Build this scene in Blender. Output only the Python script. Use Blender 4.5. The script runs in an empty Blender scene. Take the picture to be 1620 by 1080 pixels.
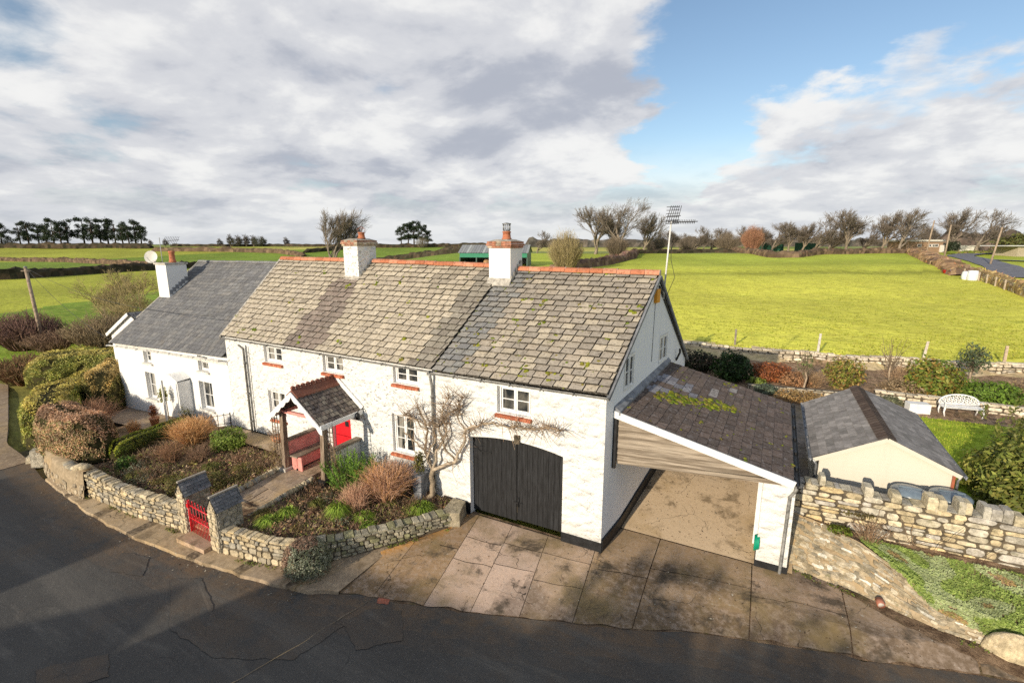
import bpy, math, random
from mathutils import Vector, noise
R = random.Random(11)
scene = bpy.context.scene
COL = scene.collection
rad = math.radians
YAW = 27.9
FW = (-math.sin(rad(YAW)), math.cos(rad(YAW)))      # view heading on the ground
RT = (math.cos(rad(YAW)), math.sin(rad(YAW)))
SUN_AZ, SUN_EL = 10.5, 16.5

# ------------------------------------------------------------------ helpers
def lerp(a, b, t): return a + (b - a) * t
def clamp(t, a=0., b=1.): return max(a, min(b, t))
def sstep(a, b, x):
    t = clamp((x - a) / (b - a)); return t * t * (3 - 2 * t)
def pw(x, pts):
    if x <= pts[0][0]: return pts[0][1]
    for (a, fa), (b, fb) in zip(pts, pts[1:]):
        if x <= b: return lerp(fa, fb, (x - a) / (b - a))
    return pts[-1][1]
def pick(pal, j=.12, r=R):
    c = r.choice(pal); k = 1 + r.uniform(-j, j)
    return (c[0] * k, c[1] * k, c[2] * k)
def V3(*a): return Vector(a)

class MB:
    def __init__(s): s.v = []; s.f = []; s.m = []; s.c = []; s.sm = []
    def face(s, pts, col=(.5, .5, .5), m=0, smooth=False):
        n = len(s.v); s.v.extend([tuple(p) for p in pts]); s.f.append(tuple(range(n, n + len(pts))))
        s.m.append(m); s.c.append(col); s.sm.append(smooth)
    def add(s, verts, faces, col=(.5, .5, .5), m=0, smooth=False):
        n = len(s.v); s.v.extend([tuple(p) for p in verts])
        for f in faces:
            s.f.append(tuple(i + n for i in f)); s.m.append(m); s.c.append(col); s.sm.append(smooth)
    def hexa(s, b, t, col=(.5, .5, .5), m=0):           # bottom quad, top quad
        s.add(list(b) + list(t), [(3, 2, 1, 0), (4, 5, 6, 7), (0, 1, 5, 4), (1, 2, 6, 5), (2, 3, 7, 6), (3, 0, 4, 7)], col, m)
    def box(s, c, size, rz=0, col=(.5, .5, .5), m=0):
        x, y, z = c; a, b, h = size[0] / 2, size[1] / 2, size[2] / 2
        cs, sn = math.cos(rz), math.sin(rz)
        q = [(x + u * cs - w * sn, y + u * sn + w * cs) for u, w in ((-a, -b), (a, -b), (a, b), (-a, b))]
        s.hexa([(p[0], p[1], z - h) for p in q], [(p[0], p[1], z + h) for p in q], col, m)
    def bar(s, p0, p1, w, h, col=(.5, .5, .5), m=0, up=(0, 0, 1)):
        p0, p1 = Vector(p0), Vector(p1); d = (p1 - p0).normalized(); u = Vector(up)
        if abs(d.dot(u)) > .99: u = Vector((0, 1, 0))
        x = d.cross(u).normalized() * w / 2; z = x.cross(d).normalized() * h / 2
        s.hexa([p0 - x - z, p0 + x - z, p0 + x + z, p0 - x + z][::-1], [p1 - x - z, p1 + x - z, p1 + x + z, p1 - x + z][::-1], col, m)
    def tube(s, pts, rads, n=6, col=(.5, .5, .5), m=0, smooth=True, cap=True):
        pts = [Vector(p) for p in pts]
        if not hasattr(rads, '__len__'): rads = [rads] * len(pts)
        vs = []; fs = []; u = None
        for i, p in enumerate(pts):
            d = (pts[min(i + 1, len(pts) - 1)] - pts[max(i - 1, 0)])
            d = d.normalized() if d.length > 1e-9 else Vector((0, 0, 1))
            if u is None:
                a = Vector((0, 0, 1)) if abs(d.z) < .9 else Vector((1, 0, 0))
                u = d.cross(a).normalized()
            else:
                u = (u - d * u.dot(d)); u = u.normalized() if u.length > 1e-6 else d.orthogonal().normalized()
            w = d.cross(u)
            for k in range(n):
                t = 2 * math.pi * k / n
                vs.append(p + (u * math.cos(t) + w * math.sin(t)) * rads[i])
        for i in range(len(pts) - 1):
            for k in range(n):
                a = i * n + k; b = i * n + (k + 1) % n
                fs.append((a, b, b + n, a + n))
        if cap:
            fs.append(tuple(range(n))[::-1]); fs.append(tuple(range(len(vs) - n, len(vs))))
        s.add(vs, fs, col, m, smooth)
    def lathe(s, c, prof, n=16, col=(.5, .5, .5), m=0, smooth=True):
        vs = []; fs = []
        for r, z in prof:
            for k in range(n):
                t = 2 * math.pi * k / n; vs.append((c[0] + r * math.cos(t), c[1] + r * math.sin(t), c[2] + z))
        for i in range(len(prof) - 1):
            for k in range(n):
                a = i * n + k; b = i * n + (k + 1) % n; fs.append((a, b, b + n, a + n))
        fs.append(tuple(range(n))[::-1]); fs.append(tuple(range(len(vs) - n, len(vs))))
        s.add(vs, fs, col, m, smooth)
    def blob(s, c, r, seed=0, amp=.25, freq=1.5, seg=12, rings=8, col=(.5, .5, .5), m=0, flat=0):
        vs = []; fs = []; c = Vector(c)
        for i in range(rings + 1):
            ph = math.pi * i / rings
            for k in range(seg):
                t = 2 * math.pi * k / seg
                d = Vector((math.sin(ph) * math.cos(t), math.sin(ph) * math.sin(t), math.cos(ph)))
                q = 1 + amp * noise.noise(d * freq + Vector((seed * 7.1, seed * 3.3, seed)))
                p = Vector((d.x * r[0], d.y * r[1], d.z * r[2])) * q
                vs.append(c + p)
        for i in range(rings):
            for k in range(seg):
                a = i * seg + k; b = i * seg + (k + 1) % seg; fs.append((b, a, a + seg, b + seg))
        s.add(vs, fs, col, m, True)
    def build(s, name, mats, parent=None):
        me = bpy.data.meshes.new(name)
        off = Vector((0, 0, 0)); p = parent
        while p is not None: off += Vector(p.location); p = p.parent
        me.from_pydata([(x - off.x, y - off.y, z - off.z) for x, y, z in s.v], [], s.f)
        if not isinstance(mats, (list, tuple)): mats = [mats]
        for m in mats: me.materials.append(m)
        me.polygons.foreach_set('material_index', s.m)
        me.polygons.foreach_set('use_smooth', s.sm)
        a = me.attributes.new('Col', 'FLOAT_COLOR', 'FACE')
        buf = []
        for c in s.c: buf.extend((c[0], c[1], c[2], 1.))
        a.data.foreach_set('color', buf)
        me.update()
        o = bpy.data.objects.new(name, me); COL.objects.link(o)
        if parent is not None: o.parent = parent
        return o

def thing(name, label, cat, loc=(0, 0, 0), group=None):
    o = bpy.data.objects.new(name, None); COL.objects.link(o); o.location = loc; o.empty_display_size = .2
    o['label'] = label; o['category'] = cat
    if group: o['group'] = group
    return o
def tag(o, label, cat, group=None):
    o['label'] = label; o['category'] = cat
    if group: o['group'] = group
    return o
def struct(o): o['kind'] = 'structure'; return o
def dup(o, parent=None):
    c = o.copy(); COL.objects.link(c)
    if parent is not None: c.parent = parent
    for ch in list(o.children): dup(ch, c)
    return c
def place(o, loc, rz=0, sc=1., label=None, group=None):
    o.location = loc; o.rotation_euler = (0, 0, rz)
    o.scale = sc if hasattr(sc, '__len__') else (sc, sc, sc)
    if label: o['label'] = label
    if group: o['group'] = group
    return o

# ------------------------------------------------------------------ materials
class NT:
    def __init__(s, name):
        s.mat = bpy.data.materials.new(name); s.mat.use_nodes = True
        s.t = s.mat.node_tree; s.b = s.t.nodes['Principled BSDF']
        g = s.t.nodes.new('ShaderNodeNewGeometry'); s.pos = g.outputs['Position']
    def n(s, typ, **kw):
        o = s.t.nodes.new(typ)
        for k, v in kw.items():
            if k in o.inputs: s.set(o.inputs[k], v)
            else: setattr(o, k, v)
        return o
    def set(s, inp, v):
        if isinstance(v, bpy.types.NodeSocket): s.t.links.new(v, inp)
        else: inp.default_value = v
    def noise(s, scale, detail=4, rough=.55, vec=None, dist=0.):
        o = s.n('ShaderNodeTexNoise'); o.inputs['Scale'].default_value = scale
        o.inputs['Detail'].default_value = detail; o.inputs['Roughness'].default_value = rough; o.inputs['Distortion'].default_value = dist
        s.set(o.inputs['Vector'], vec or s.pos); return o.outputs['Fac']
    def voro(s, scale, feature='F1', vec=None, out='Distance', rnd=1.):
        o = s.n('ShaderNodeTexVoronoi'); o.feature = feature; o.inputs['Scale'].default_value = scale
        o.inputs['Randomness'].default_value = rnd
        s.set(o.inputs['Vector'], vec or s.pos); return o.outputs[out]
    def ramp(s, fac, a, b, ca=0., cb=1.):
        o = s.n('ShaderNodeMapRange'); o.clamp = True; o.interpolation_type = 'SMOOTHSTEP'
        s.set(o.inputs[0], fac)
        for i, v in enumerate((a, b, ca, cb)): o.inputs[i + 1].default_value = v
        return o.outputs[0]
    def mix(s, fac, a, b, mode='MIX'):
        o = s.n('ShaderNodeMix'); o.data_type = 'RGBA'; o.blend_type = mode
        s.set(o.inputs[0], fac)
        for i, v in ((6, a), (7, b)):
            if isinstance(v, tuple) and len(v) == 3: v = (*v, 1)
            s.set(o.inputs[i], v)
        return o.outputs[2]
    def math(s, op, a, b=0.):
        o = s.n('ShaderNodeMath'); o.operation = op; s.set(o.inputs[0], a); s.set(o.inputs[1], b); return o.outputs[0]
    def scale(s, v, vec=None, off=(0, 0, 0), rz=0):
        o = s.n('ShaderNodeMapping'); s.set(o.inputs['Vector'], vec or s.pos); o.inputs['Scale'].default_value = v
        o.inputs['Location'].default_value = off; o.inputs['Rotation'].default_value = (0, 0, rz)
        return o.outputs[0]
    def warp(s, amt, sc, vec=None):
        o = s.n('ShaderNodeTexNoise'); o.inputs['Scale'].default_value = sc; s.set(o.inputs['Vector'], vec or s.pos)
        m = s.n('ShaderNodeVectorMath'); m.operation = 'SCALE'; s.t.links.new(o.outputs['Color'], m.inputs[0]); m.inputs['Scale'].default_value = amt
        a = s.n('ShaderNodeVectorMath'); a.operation = 'ADD'; s.set(a.inputs[0], vec or s.pos); s.t.links.new(m.outputs[0], a.inputs[1])
        return a.outputs[0]
    def attr(s):
        o = s.n('ShaderNodeAttribute'); o.attribute_name = 'Col'; return o.outputs['Color']
    def bump(s, h, strength=.5, dist=.02, prev=None):
        o = s.n('ShaderNodeBump'); o.inputs['Strength'].default_value = strength; o.inputs['Distance'].default_value = dist
        s.set(o.inputs['Height'], h)
        if prev is not None: s.set(o.inputs['Normal'], prev)
        return o.outputs[0]
    def fin(s, col, rough=.85, normal=None, spec=.3, metal=0.):
        if isinstance(col, tuple) and len(col) == 3: col = (*col, 1)
        s.set(s.b.inputs['Base Color'], col); s.set(s.b.inputs['Roughness'], rough)
        s.b.inputs['Specular IOR Level'].default_value = spec; s.b.inputs['Metallic'].default_value = metal
        if normal is not None: s.set(s.b.inputs['Normal'], normal)
        return s.mat

def m_attr(name, var=.35, sc=6., bump=.3, bsc=30., rough=.9, dist=.01, spec=.25):
    t = NT(name); c = t.attr()
    n = t.noise(sc, 5, .6); k = t.ramp(n, .3, .7, 1 - var, 1 + var)
    o = t.n('ShaderNodeVectorMath'); o.operation = 'SCALE'; t.t.links.new(c, o.inputs[0]); t.t.links.new(k, o.inputs['Scale'])
    return t.fin(o.outputs[0], rough, t.bump(t.noise(bsc, 4, .6), bump, dist), spec)

def m_stone(name):
    t = NT(name); c = t.attr()
    n = t.noise(6., 6, .72); k = t.ramp(n, .28, .72, .55, 1.4)
    o = t.n('ShaderNodeVectorMath'); o.operation = 'SCALE'; t.t.links.new(c, o.inputs[0]); t.t.links.new(k, o.inputs['Scale'])
    c = t.mix(t.ramp(t.noise(2.4, 5, .7), .54, .70, 0, .55), o.outputs[0], (.15, .135, .09))
    c = t.mix(t.ramp(t.noise(3.7, 5, .7, t.scale((1, 1, 1), None, (3, 8, 1))), .58, .70, 0, .5), c, (.20, .19, .08))
    c = t.mix(t.ramp(t.noise(11., 4, .7), .62, .70, 0, .5), c, (.62, .60, .54))
    return t.fin(c, .95, t.bump(t.math('ADD', t.noise(14., 6, .75), n), 1., .03), .2)

def m_leaf(name, trans=.35):
    t = NT(name); c = t.attr()
    n = t.ramp(t.noise(2.5, 3), .3, .7, .75, 1.25)
    o = t.n('ShaderNodeVectorMath'); o.operation = 'SCALE'; t.t.links.new(c, o.inputs[0]); t.t.links.new(n, o.inputs['Scale'])
    t.fin(o.outputs[0], .55, None, .3)
    tr = t.n('ShaderNodeBsdfTranslucent'); t.t.links.new(o.outputs[0], tr.inputs['Color'])
    mx = t.n('ShaderNodeMixShader'); mx.inputs[0].default_value = trans
    t.t.links.new(t.b.outputs[0], mx.inputs[1]); t.t.links.new(tr.outputs[0], mx.inputs[2])
    t.t.links.new(mx.outputs[0], t.t.nodes['Material Output'].inputs['Surface'])
    return t.mat

def m_white_rubble(name, scx=3.2, scz=4.2, amt=.055, pits=.5, edge=.25):
    t = NT(name)
    w = t.warp(.30, 2.6)
    v = t.scale((scx, scx, scz), w)
    o = t.n('ShaderNodeTexVoronoi'); o.feature = 'SMOOTH_F1'; o.inputs['Scale'].default_value = 1.; o.inputs['Smoothness'].default_value = .35; t.t.links.new(v, o.inputs['Vector'])
    h = t.math('MULTIPLY', t.ramp(o.outputs['Distance'], .05, .75, 1., 0.), edge * 2.4)
    h = t.math('ADD', h, t.math('MULTIPLY', t.noise(7., 5, .7, t.scale((1, 1, 1.5))), .9))
    pit = t.math('MULTIPLY', t.ramp(t.noise(8.5, 3, .6, t.scale((1, 1, 1.9), w)), .60, .68), t.ramp(t.noise(1.3, 3), .38, .55))
    h = t.math('SUBTRACT', h, t.math('MULTIPLY', pit, pits))
    dirt = t.ramp(t.noise(.9, 5, .65), .55, .85, 0, .16)
    col = t.mix(dirt, (.82, .815, .79), (.68, .675, .65))
    col = t.mix(t.math('MULTIPLY', t.ramp(h, .10, .50, .5, 0), .45), col, (.52, .53, .54))  # low spots greyed, crevice shade painted into the colour
    col = t.mix(t.math('MULTIPLY', pit, .45 * pits), col, (.46, .47, .49))  # pits coloured grey as small painted shadow flecks
    sp = t.n('ShaderNodeSeparateXYZ'); t.t.links.new(t.pos, sp.inputs[0])
    low = t.ramp(t.math('ADD', sp.outputs[2], t.math('MULTIPLY', t.noise(3., 4), .8)), .6, 1.3, .35, 0.)
    col = t.mix(low, col, (.48, .46, .41))
    return t.fin(col, .8, t.bump(h, 1., amt * 1.5), .25)

def m_white_render(name, col=(.78, .775, .76)):
    t = NT(name)
    st = t.ramp(t.noise(1., 6, .7, t.scale((2.2, 2.2, .35))), .5, .75, 0, .3)
    c = t.mix(st, col, tuple(x * .7 for x in col))
    h = t.math('ADD', t.noise(3., 4, .6), t.math('MULTIPLY', t.noise(30., 3), .25))
    return t.fin(c, .75, t.bump(h, .4, .02), .3)

def m_tile(name, spot=(.52, .50, .44), dark=(.10, .095, .085), amt=.5, bsc=22):
    t = NT(name); c = t.attr()
    n1 = t.noise(8., 6, .75); n2 = t.noise(3.2, 5, .65); n3 = t.noise(13., 5, .75)
    c = t.mix(t.ramp(n1, .52, .68, 0, amt), c, spot)
    c = t.mix(t.ramp(n2, .52, .74, 0, .5), c, dark)
    c = t.mix(t.ramp(n3, .53, .62, 0, .70), c, tuple(x * .8 for x in dark))
    c = t.mix(t.ramp(t.noise(48., 3, .65), .60, .70, 0, .5), c, spot)
    c = t.mix(t.ramp(t.noise(1.1, 5, .7), .55, .75, 0, .35), c, (.20, .165, .12))
    return t.fin(c, .9, t.bump(t.math('ADD', t.noise(bsc, 5, .65), t.math('MULTIPLY', n1, 1.)), .6, .012), .2)

def m_plain(name, col, rough=.5, var=.12, sc=5., bump=.1, spec=.4, metal=0.):
    t = NT(name)
    c = t.mix(t.ramp(t.noise(sc, 5, .65), .35, .7), tuple(min(1, x * (1 + var)) for x in col), tuple(x * (1 - 2 * var) for x in col))
    return t.fin(c, rough, t.bump(t.noise(sc * 5, 3), bump, .01), spec, metal)

def m_wood(name, col, dark, along=(1, 1, 12), rough=.85):
    t = NT(name); v = t.scale(along, t.warp(.06, 1.5))
    n = t.noise(2.2, 6, .7, v)
    c = t.mix(t.ramp(n, .38, .66), dark, col)
    c = t.mix(t.ramp(t.noise(1.2, 4), .45, .75, 0, .5), c, tuple(x * .6 for x in col))
    return t.fin(c, rough, t.bump(n, .4, .008), .25)

def m_glass(name):
    t = NT(name)
    c = t.mix(t.ramp(t.noise(1.7, 3), .42, .68), (.018, .022, .026), (.12, .115, .10))
    c = t.mix(t.ramp(t.noise(2.3, 2, .5, t.scale((1, 1, .12))), .52, .60, 0, .75), c, (.38, .36, .32))
    return t.fin(c, .06, t.bump(t.noise(2.5, 1), .05, .02), .5)

def m_brick(name, a=(.44, .13, .07), b=(.30, .085, .05), mort=(.32, .28, .24)):
    t = NT(name)
    br = t.n('ShaderNodeTexBrick'); br.inputs['Scale'].default_value = 9.; br.inputs['Mortar Size'].default_value = .012
    t.t.links.new(t.pos, br.inputs['Vector'])
    br.inputs['Color1'].default_value = (*a, 1); br.inputs['Color2'].default_value = (*b, 1); br.inputs['Mortar'].default_value = (*mort, 1)
    c = t.mix(t.ramp(t.noise(14, 5, .7), .45, .75, 0, .5), br.outputs[0], tuple(x * .55 for x in a))
    return t.fin(c, .85, t.bump(t.noise(30, 4), .3, .008), .25)

def m_asphalt(name, base=.062):
    t = NT(name)
    w = t.warp(.8, .5)
    big = t.noise(.35, 5, .6, w)
    c = t.mix(t.ramp(big, .35, .68), (base * .86, base * .82, base * .77), (base * 1.38, base * 1.31, base * 1.2))
    st = t.ramp(t.noise(.8, 5, .7, t.scale((.35, 2.2, 1), t.warp(.5, .4), (0, 0, 0), rad(-32))), .53, .72, 0, .75)
    c = t.mix(st, c, (base * 2.1, base * 1.95, base * 1.7))
    sk = t.n('ShaderNodeSeparateColor'); t.t.links.new(t.attr(), sk.inputs[0])
    mud = t.math('MULTIPLY', sk.outputs[0], t.ramp(t.noise(1.6, 6, .7), .30, .62))
    c = t.mix(mud, c, (base * 2.3, base * 1.55, base * .95))
    tr = t.ramp(t.noise(1., 5, .6, t.scale((.06, 1.5, 1), t.warp(.3, .4), (0, 0, 0), rad(-4))), .5, .68, 0, .5)
    c = t.mix(tr, c, (base * 1.9, base * 1.75, base * 1.55))
    br = t.ramp(t.noise(.45, 4, .7, t.scale((1, 1, 1), None, (9, 3, 0))), .52, .72, 0, .55)
    c = t.mix(br, c, (base * 1.7, base * 1.25, base * .85))
    ag = t.noise(38, 4, .75)
    c = t.mix(t.ramp(ag, .56, .70, 0, .9), c, (base * 3.2, base * 3.1, base * 2.9))
    c = t.mix(t.ramp(t.noise(55, 2, .6), .6, .7, 0, .6), c, (base * .35, base * .35, base * .35))
    e = t.voro(.38, 'DISTANCE_TO_EDGE', t.warp(.9, 1.2))
    cr = t.math('MULTIPLY', t.ramp(e, .0, .006, 1, 0), t.ramp(t.noise(.3, 2), .56, .64))
    c = t.mix(t.math('MULTIPLY', cr, .5), c, (base * .3, base * .3, base * .3))
    return t.fin(c, t.ramp(big, .3, .7, .7, .95), t.bump(ag, .55, .012, t.bump(t.noise(3, 5, .6), .5, .04)), .35)

def m_concrete(name, pale=(.56, .45, .37), moss=(.22, .16, .07), dark=(.06, .048, .034)):
    t = NT(name); c = t.attr()
    w = t.warp(.6, .9)
    n = t.noise(1.1, 7, .7, w); n2 = t.noise(.45, 5, .65, t.scale((1, 1, 1), w, (5, 2, 0))); n3 = t.noise(7., 5, .7)
    c = t.mix(t.ramp(n3, .40, .70, 0, .40), c, pale)
    c = t.mix(t.ramp(n2, .46, .66, 0, .8), c, moss)
    c = t.mix(t.ramp(n, .52, .66, 0, .85), c, dark)
    c = t.mix(t.ramp(t.noise(16., 5, .75), .56, .70, 0, .6), c, dark)
    e = t.voro(.62, 'DISTANCE_TO_EDGE', t.warp(.28, 3.5))
    cr = t.math('MULTIPLY', t.ramp(e, .0, .0065, 1, 0), t.ramp(t.noise(.5, 2, .5, t.scale((1, 1, 1), None, (2, 7, 0))), .48, .56))
    c = t.mix(t.math('MULTIPLY', cr, .9), c, (.015, .013, .01))
    sp = t.ramp(t.voro(5.5, 'F1', t.warp(.25, 4.)), .10, .14, 1, 0)
    sp = t.math('MULTIPLY', sp, t.ramp(t.noise(.6, 3, .6, t.scale((1, 1, 1), None, (1, 1, 0))), .5, .62))
    c = t.mix(t.math('MULTIPLY', sp, .6), c, (.5, .47, .4))
    return t.fin(c, .85, t.bump(t.noise(40, 4, .7), .35, .01, t.bump(n3, .4, .02)), .3)

def m_soil(name, k=1.):
    t = NT(name)
    c = t.mix(t.ramp(t.noise(3., 7, .75), .35, .65), (.095 * k, .06 * k, .038 * k), (.32 * k, .22 * k, .14 * k))
    c = t.mix(t.ramp(t.noise(1.3, 5, .7), .52, .7, 0, .6), c, (.09, .10, .03))
    c = t.mix(t.ramp(t.noise(14, 5, .7), .58, .7, 0, .6), c, (.24, .17, .10))
    return t.fin(c, .95, t.bump(t.noise(9, 6, .75), 1., .08), .1)

def m_grass(name):
    t = NT(name)
    w = t.warp(3., .08)
    big = t.noise(.035, 5, .6, w); mid = t.noise(.30, 6, .7, t.scale((1, 2.4, 1), None, (0, 0, 0), rad(20)))
    fine = t.noise(2.6, 7, .82, t.scale((1, 3.0, 1), None, (0, 0, 0), rad(27)))
    c = t.attr()
    def mul(c, k):
        o = t.n('ShaderNodeVectorMath'); o.operation = 'SCALE'; t.t.links.new(c, o.inputs[0]); t.t.links.new(k, o.inputs['Scale']); return o.outputs[0]
    c = mul(c, t.ramp(big, .35, .65, .84, 1.16))
    c = mul(c, t.ramp(t.noise(.75, 6, .75, t.scale((1, 2.6, 1), None, (11, 5, 0), rad(27))), .34, .66, .74, 1.26))
    c = t.mix(t.ramp(mid, .48, .70, 0, .42), c, (.50, .44, .10))
    c = t.mix(t.ramp(t.noise(.22, 5, .65, t.scale((1, 2.4, 1), None, (31, 4, 0), rad(22))), .54, .70, 0, .35), c, (.22, .30, .03))
    c = mul(c, t.ramp(fine, .30, .70, .62, 1.38))
    c = t.mix(t.ramp(t.noise(6., 4, .8, t.scale((1, 2.5, 1), None, (3, 1, 0), rad(27))), .58, .74, 0, .45), c, (.60, .52, .18))
    return t.fin(c, .9, t.bump(fine, .35, .06, t.bump(mid, .25, .12)), .1)

M = {}
M['rubble'] = m_white_rubble('white_painted_rubble')
M['rubble_big'] = m_white_rubble('white_painted_large_rubble', 2.2, 3.9, .05, .22, .42)
M['render'] = m_white_render('white_render')
M['gable'] = m_white_render('gable_render', (.83, .84, .86))
M['cream'] = m_white_render('cream_cladding', (.64, .595, .50))
M['tile'] = m_tile('stone_tile', (.58, .54, .46), (.13, .11, .09))
M['slate'] = m_tile('grey_slate', (.26, .26, .26), (.10, .10, .105), .35, 30)
M['browntile'] = m_tile('brown_slate', (.40, .39, .41), (.045, .032, .03), .35)
M['terra'] = m_tile('terracotta', (.55, .30, .20), (.22, .07, .035), .35)
M['felt'] = m_attr('felt_shingle', .2, 5, .3, 60, .95)
M['brick'] = m_brick('red_brick')
M['white'] = m_plain('white_paint', (.80, .80, .79), .45, .05)
M['offwhite'] = m_plain('weathered_white', (.66, .645, .60), .6, .15, 4)
M['black'] = m_plain('black_paint', (.014, .015, .017), .5, .3, 4, .2)
M['blackwood'] = m_wood('black_boards', (.030, .031, .034), (.012, .012, .013), (9, 9, .7), .6)
M['red'] = m_plain('red_paint', (.62, .018, .028), .35, .08)
M['pink'] = m_plain('salmon_paint', (.72, .30, .26), .55, .12, 3)
M['wood'] = m_wood('weathered_timber', (.44, .37, .29), (.16, .125, .09), (.30, .30, 9))
M['post'] = m_wood('grey_post', (.36, .28, .21), (.13, .09, .06), (9, 9, 1))
M['glass'] = m_glass('window_glass')
M['metal'] = m_plain('grey_metal', (.30, .31, .32), .45, .2, 8, .1, .5, .6)
M['gutter'] = m_plain('gutter_grey', (.22, .215, .20), .55, .25, 6)
M['lead'] = m_plain('lead_flashing', (.20, .21, .23), .6, .2, 3, .3)
M['mortar'] = m_plain('lime_mortar', (.44, .41, .36), .9, .2, 6, .5)
M['stone'] = m_stone('rubble_stone')
M['stonecore'] = m_plain('dark_mortar', (.11, .088, .06), .95, .3, 5, .8)
M['asphalt'] = m_asphalt('asphalt')
M['patch'] = m_asphalt('asphalt_patch', .060)
M['concrete'] = m_concrete('old_concrete')
M['tanconcrete'] = m_concrete('tan_concrete', (.68, .53, .36), (.44, .31, .16), (.20, .145, .085))
M['soil'] = m_soil('garden_soil')
M['tansoil'] = m_soil('back_garden_earth', 1.55)
M['grass'] = m_grass('field_grass')
M['leaf'] = m_leaf('leaf')
M['dleaf'] = m_leaf('dense_leaf', .15)
M['bark'] = m_attr('bark', .3, 5, .5, 25, .95)
M['paint'] = m_attr('painted', .12, 3, .1, 20, .55, .005, .4)
M['moss'] = m_attr('moss', .4, 20, .8, 60, 1., .02, .05)
M['bluelid'] = m_plain('grey_plastic', (.17, .22, .27), .3, .15, 2, .05, .5)
M['green_sheet'] = m_plain('green_sheet', (.05, .11, .08), .5, .2, 2)
M['haze'] = m_attr('distant_foliage', .3, .4, .5, 2., 1., .2, .05)
# ------------------------------------------------------------------ camera, sun, sky
cam_d = bpy.data.cameras.new('camera'); cam = bpy.data.objects.new('camera', cam_d); COL.objects.link(cam)
cam.location = (0, 0, 8.5); cam.rotation_euler = (rad(90 - 11.31), 0, rad(YAW))
cam_d.sensor_width = 36; cam_d.lens = 17.11; cam_d.clip_end = 9000; cam_d.clip_start = .1
scene.camera = cam
sun_d = bpy.data.lights.new('sun', 'SUN'); sun = bpy.data.objects.new('sun', sun_d); COL.objects.link(sun)
sun_d.energy = 5.0; sun_d.angle = rad(.5); sun_d.color = (1., .87, .68)
sdir = Vector((math.sin(rad(SUN_AZ)) * math.cos(rad(SUN_EL)), math.cos(rad(SUN_AZ)) * math.cos(rad(SUN_EL)), -math.sin(rad(SUN_EL))))
sun.rotation_euler = sdir.to_track_quat('-Z', 'Y').to_euler(); sun.location = (-10, -40, 30)
scene.view_settings.view_transform = 'Standard'; scene.view_settings.look = 'None'
scene.view_settings.exposure = 0; scene.view_settings.gamma = 1

world = bpy.data.worlds.new('World'); scene.world = world; world.use_nodes = True
wt = world.node_tree
for n_ in list(wt.nodes): wt.nodes.remove(n_)
def WN(typ, **kw):
    o = wt.nodes.new(typ)
    for k, v in kw.items(): setattr(o, k, v)
    return o
def wmath(op, a, b=0., c=None):
    o = WN('ShaderNodeMath', operation=op)
    for i, v in enumerate((a, b) if c is None else (a, b, c)):
        if isinstance(v, bpy.types.NodeSocket): wt.links.new(v, o.inputs[i])
        else: o.inputs[i].default_value = v
    return o.outputs[0]
def wramp(f, a, b, ca=0., cb=1.):
    o = WN('ShaderNodeMapRange', interpolation_type='SMOOTHSTEP'); o.clamp = True
    wt.links.new(f, o.inputs[0])
    for i, v in enumerate((a, b, ca, cb)): o.inputs[i + 1].default_value = v
    return o.outputs[0]
def wmix(f, a, b):
    o = WN('ShaderNodeMix', data_type='RGBA')
    if isinstance(f, bpy.types.NodeSocket): wt.links.new(f, o.inputs[0])
    else: o.inputs[0].default_value = f
    for i, v in ((6, a), (7, b)):
        if isinstance(v, bpy.types.NodeSocket): wt.links.new(v, o.inputs[i])
        else: o.inputs[i].default_value = (*v, 1)
    return o.outputs[2]
tc = WN('ShaderNodeTexCoord'); dirv = tc.outputs['Generated']
sep = WN('ShaderNodeSeparateXYZ'); wt.links.new(dirv, sep.inputs[0]); dz = sep.outputs[2]
sky = WN('ShaderNodeTexSky', sky_type='NISHITA'); sky.sun_disc = False
sky.sun_elevation = rad(SUN_EL); sky.sun_rotation = rad(180 + SUN_AZ); sky.air_density = 1.0; sky.dust_density = .6; sky.ozone_density = 1.5
def cloudvec(shift):
    z = wmath('ADD', wmath('MAXIMUM', dz, 0.), .22 + shift)
    o = WN('ShaderNodeCombineXYZ')
    wt.links.new(wmath('DIVIDE', sep.outputs[0], z), o.inputs[0]); wt.links.new(wmath('DIVIDE', sep.outputs[1], z), o.inputs[1])
    return o.outputs[0]
def wnoise(vec, scale, detail, rough, off, dist=0.):
    mp = WN('ShaderNodeMapping'); wt.links.new(vec, mp.inputs[0]); mp.inputs['Location'].default_value = off
    o = WN('ShaderNodeTexNoise'); wt.links.new(mp.outputs[0], o.inputs['Vector'])
    o.inputs['Scale'].default_value = scale; o.inputs['Detail'].default_value = detail
    o.inputs['Roughness'].default_value = rough; o.inputs['Distortion'].default_value = dist
    return o.outputs['Fac']
def sky_dir(az, el):      # azimuth to the right of the view heading and elevation, degrees
    a = rad(YAW - az); e = rad(el)
    return (-math.sin(a) * math.cos(e), math.cos(a) * math.cos(e), math.sin(e))
wn_ = WN('ShaderNodeTexNoise'); wt.links.new(cloudvec(0.), wn_.inputs['Vector']); wn_.inputs['Scale'].default_value = 1.1; wn_.inputs['Detail'].default_value = 8; wn_.inputs['Roughness'].default_value = .6
w1_ = WN('ShaderNodeVectorMath', operation='SUBTRACT'); wt.links.new(wn_.outputs['Color'], w1_.inputs[0]); w1_.inputs[1].default_value = (.5, .5, .5)
w2_ = WN('ShaderNodeVectorMath', operation='SCALE'); wt.links.new(w1_.outputs[0], w2_.inputs[0]); w2_.inputs['Scale'].default_value = .42
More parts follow.
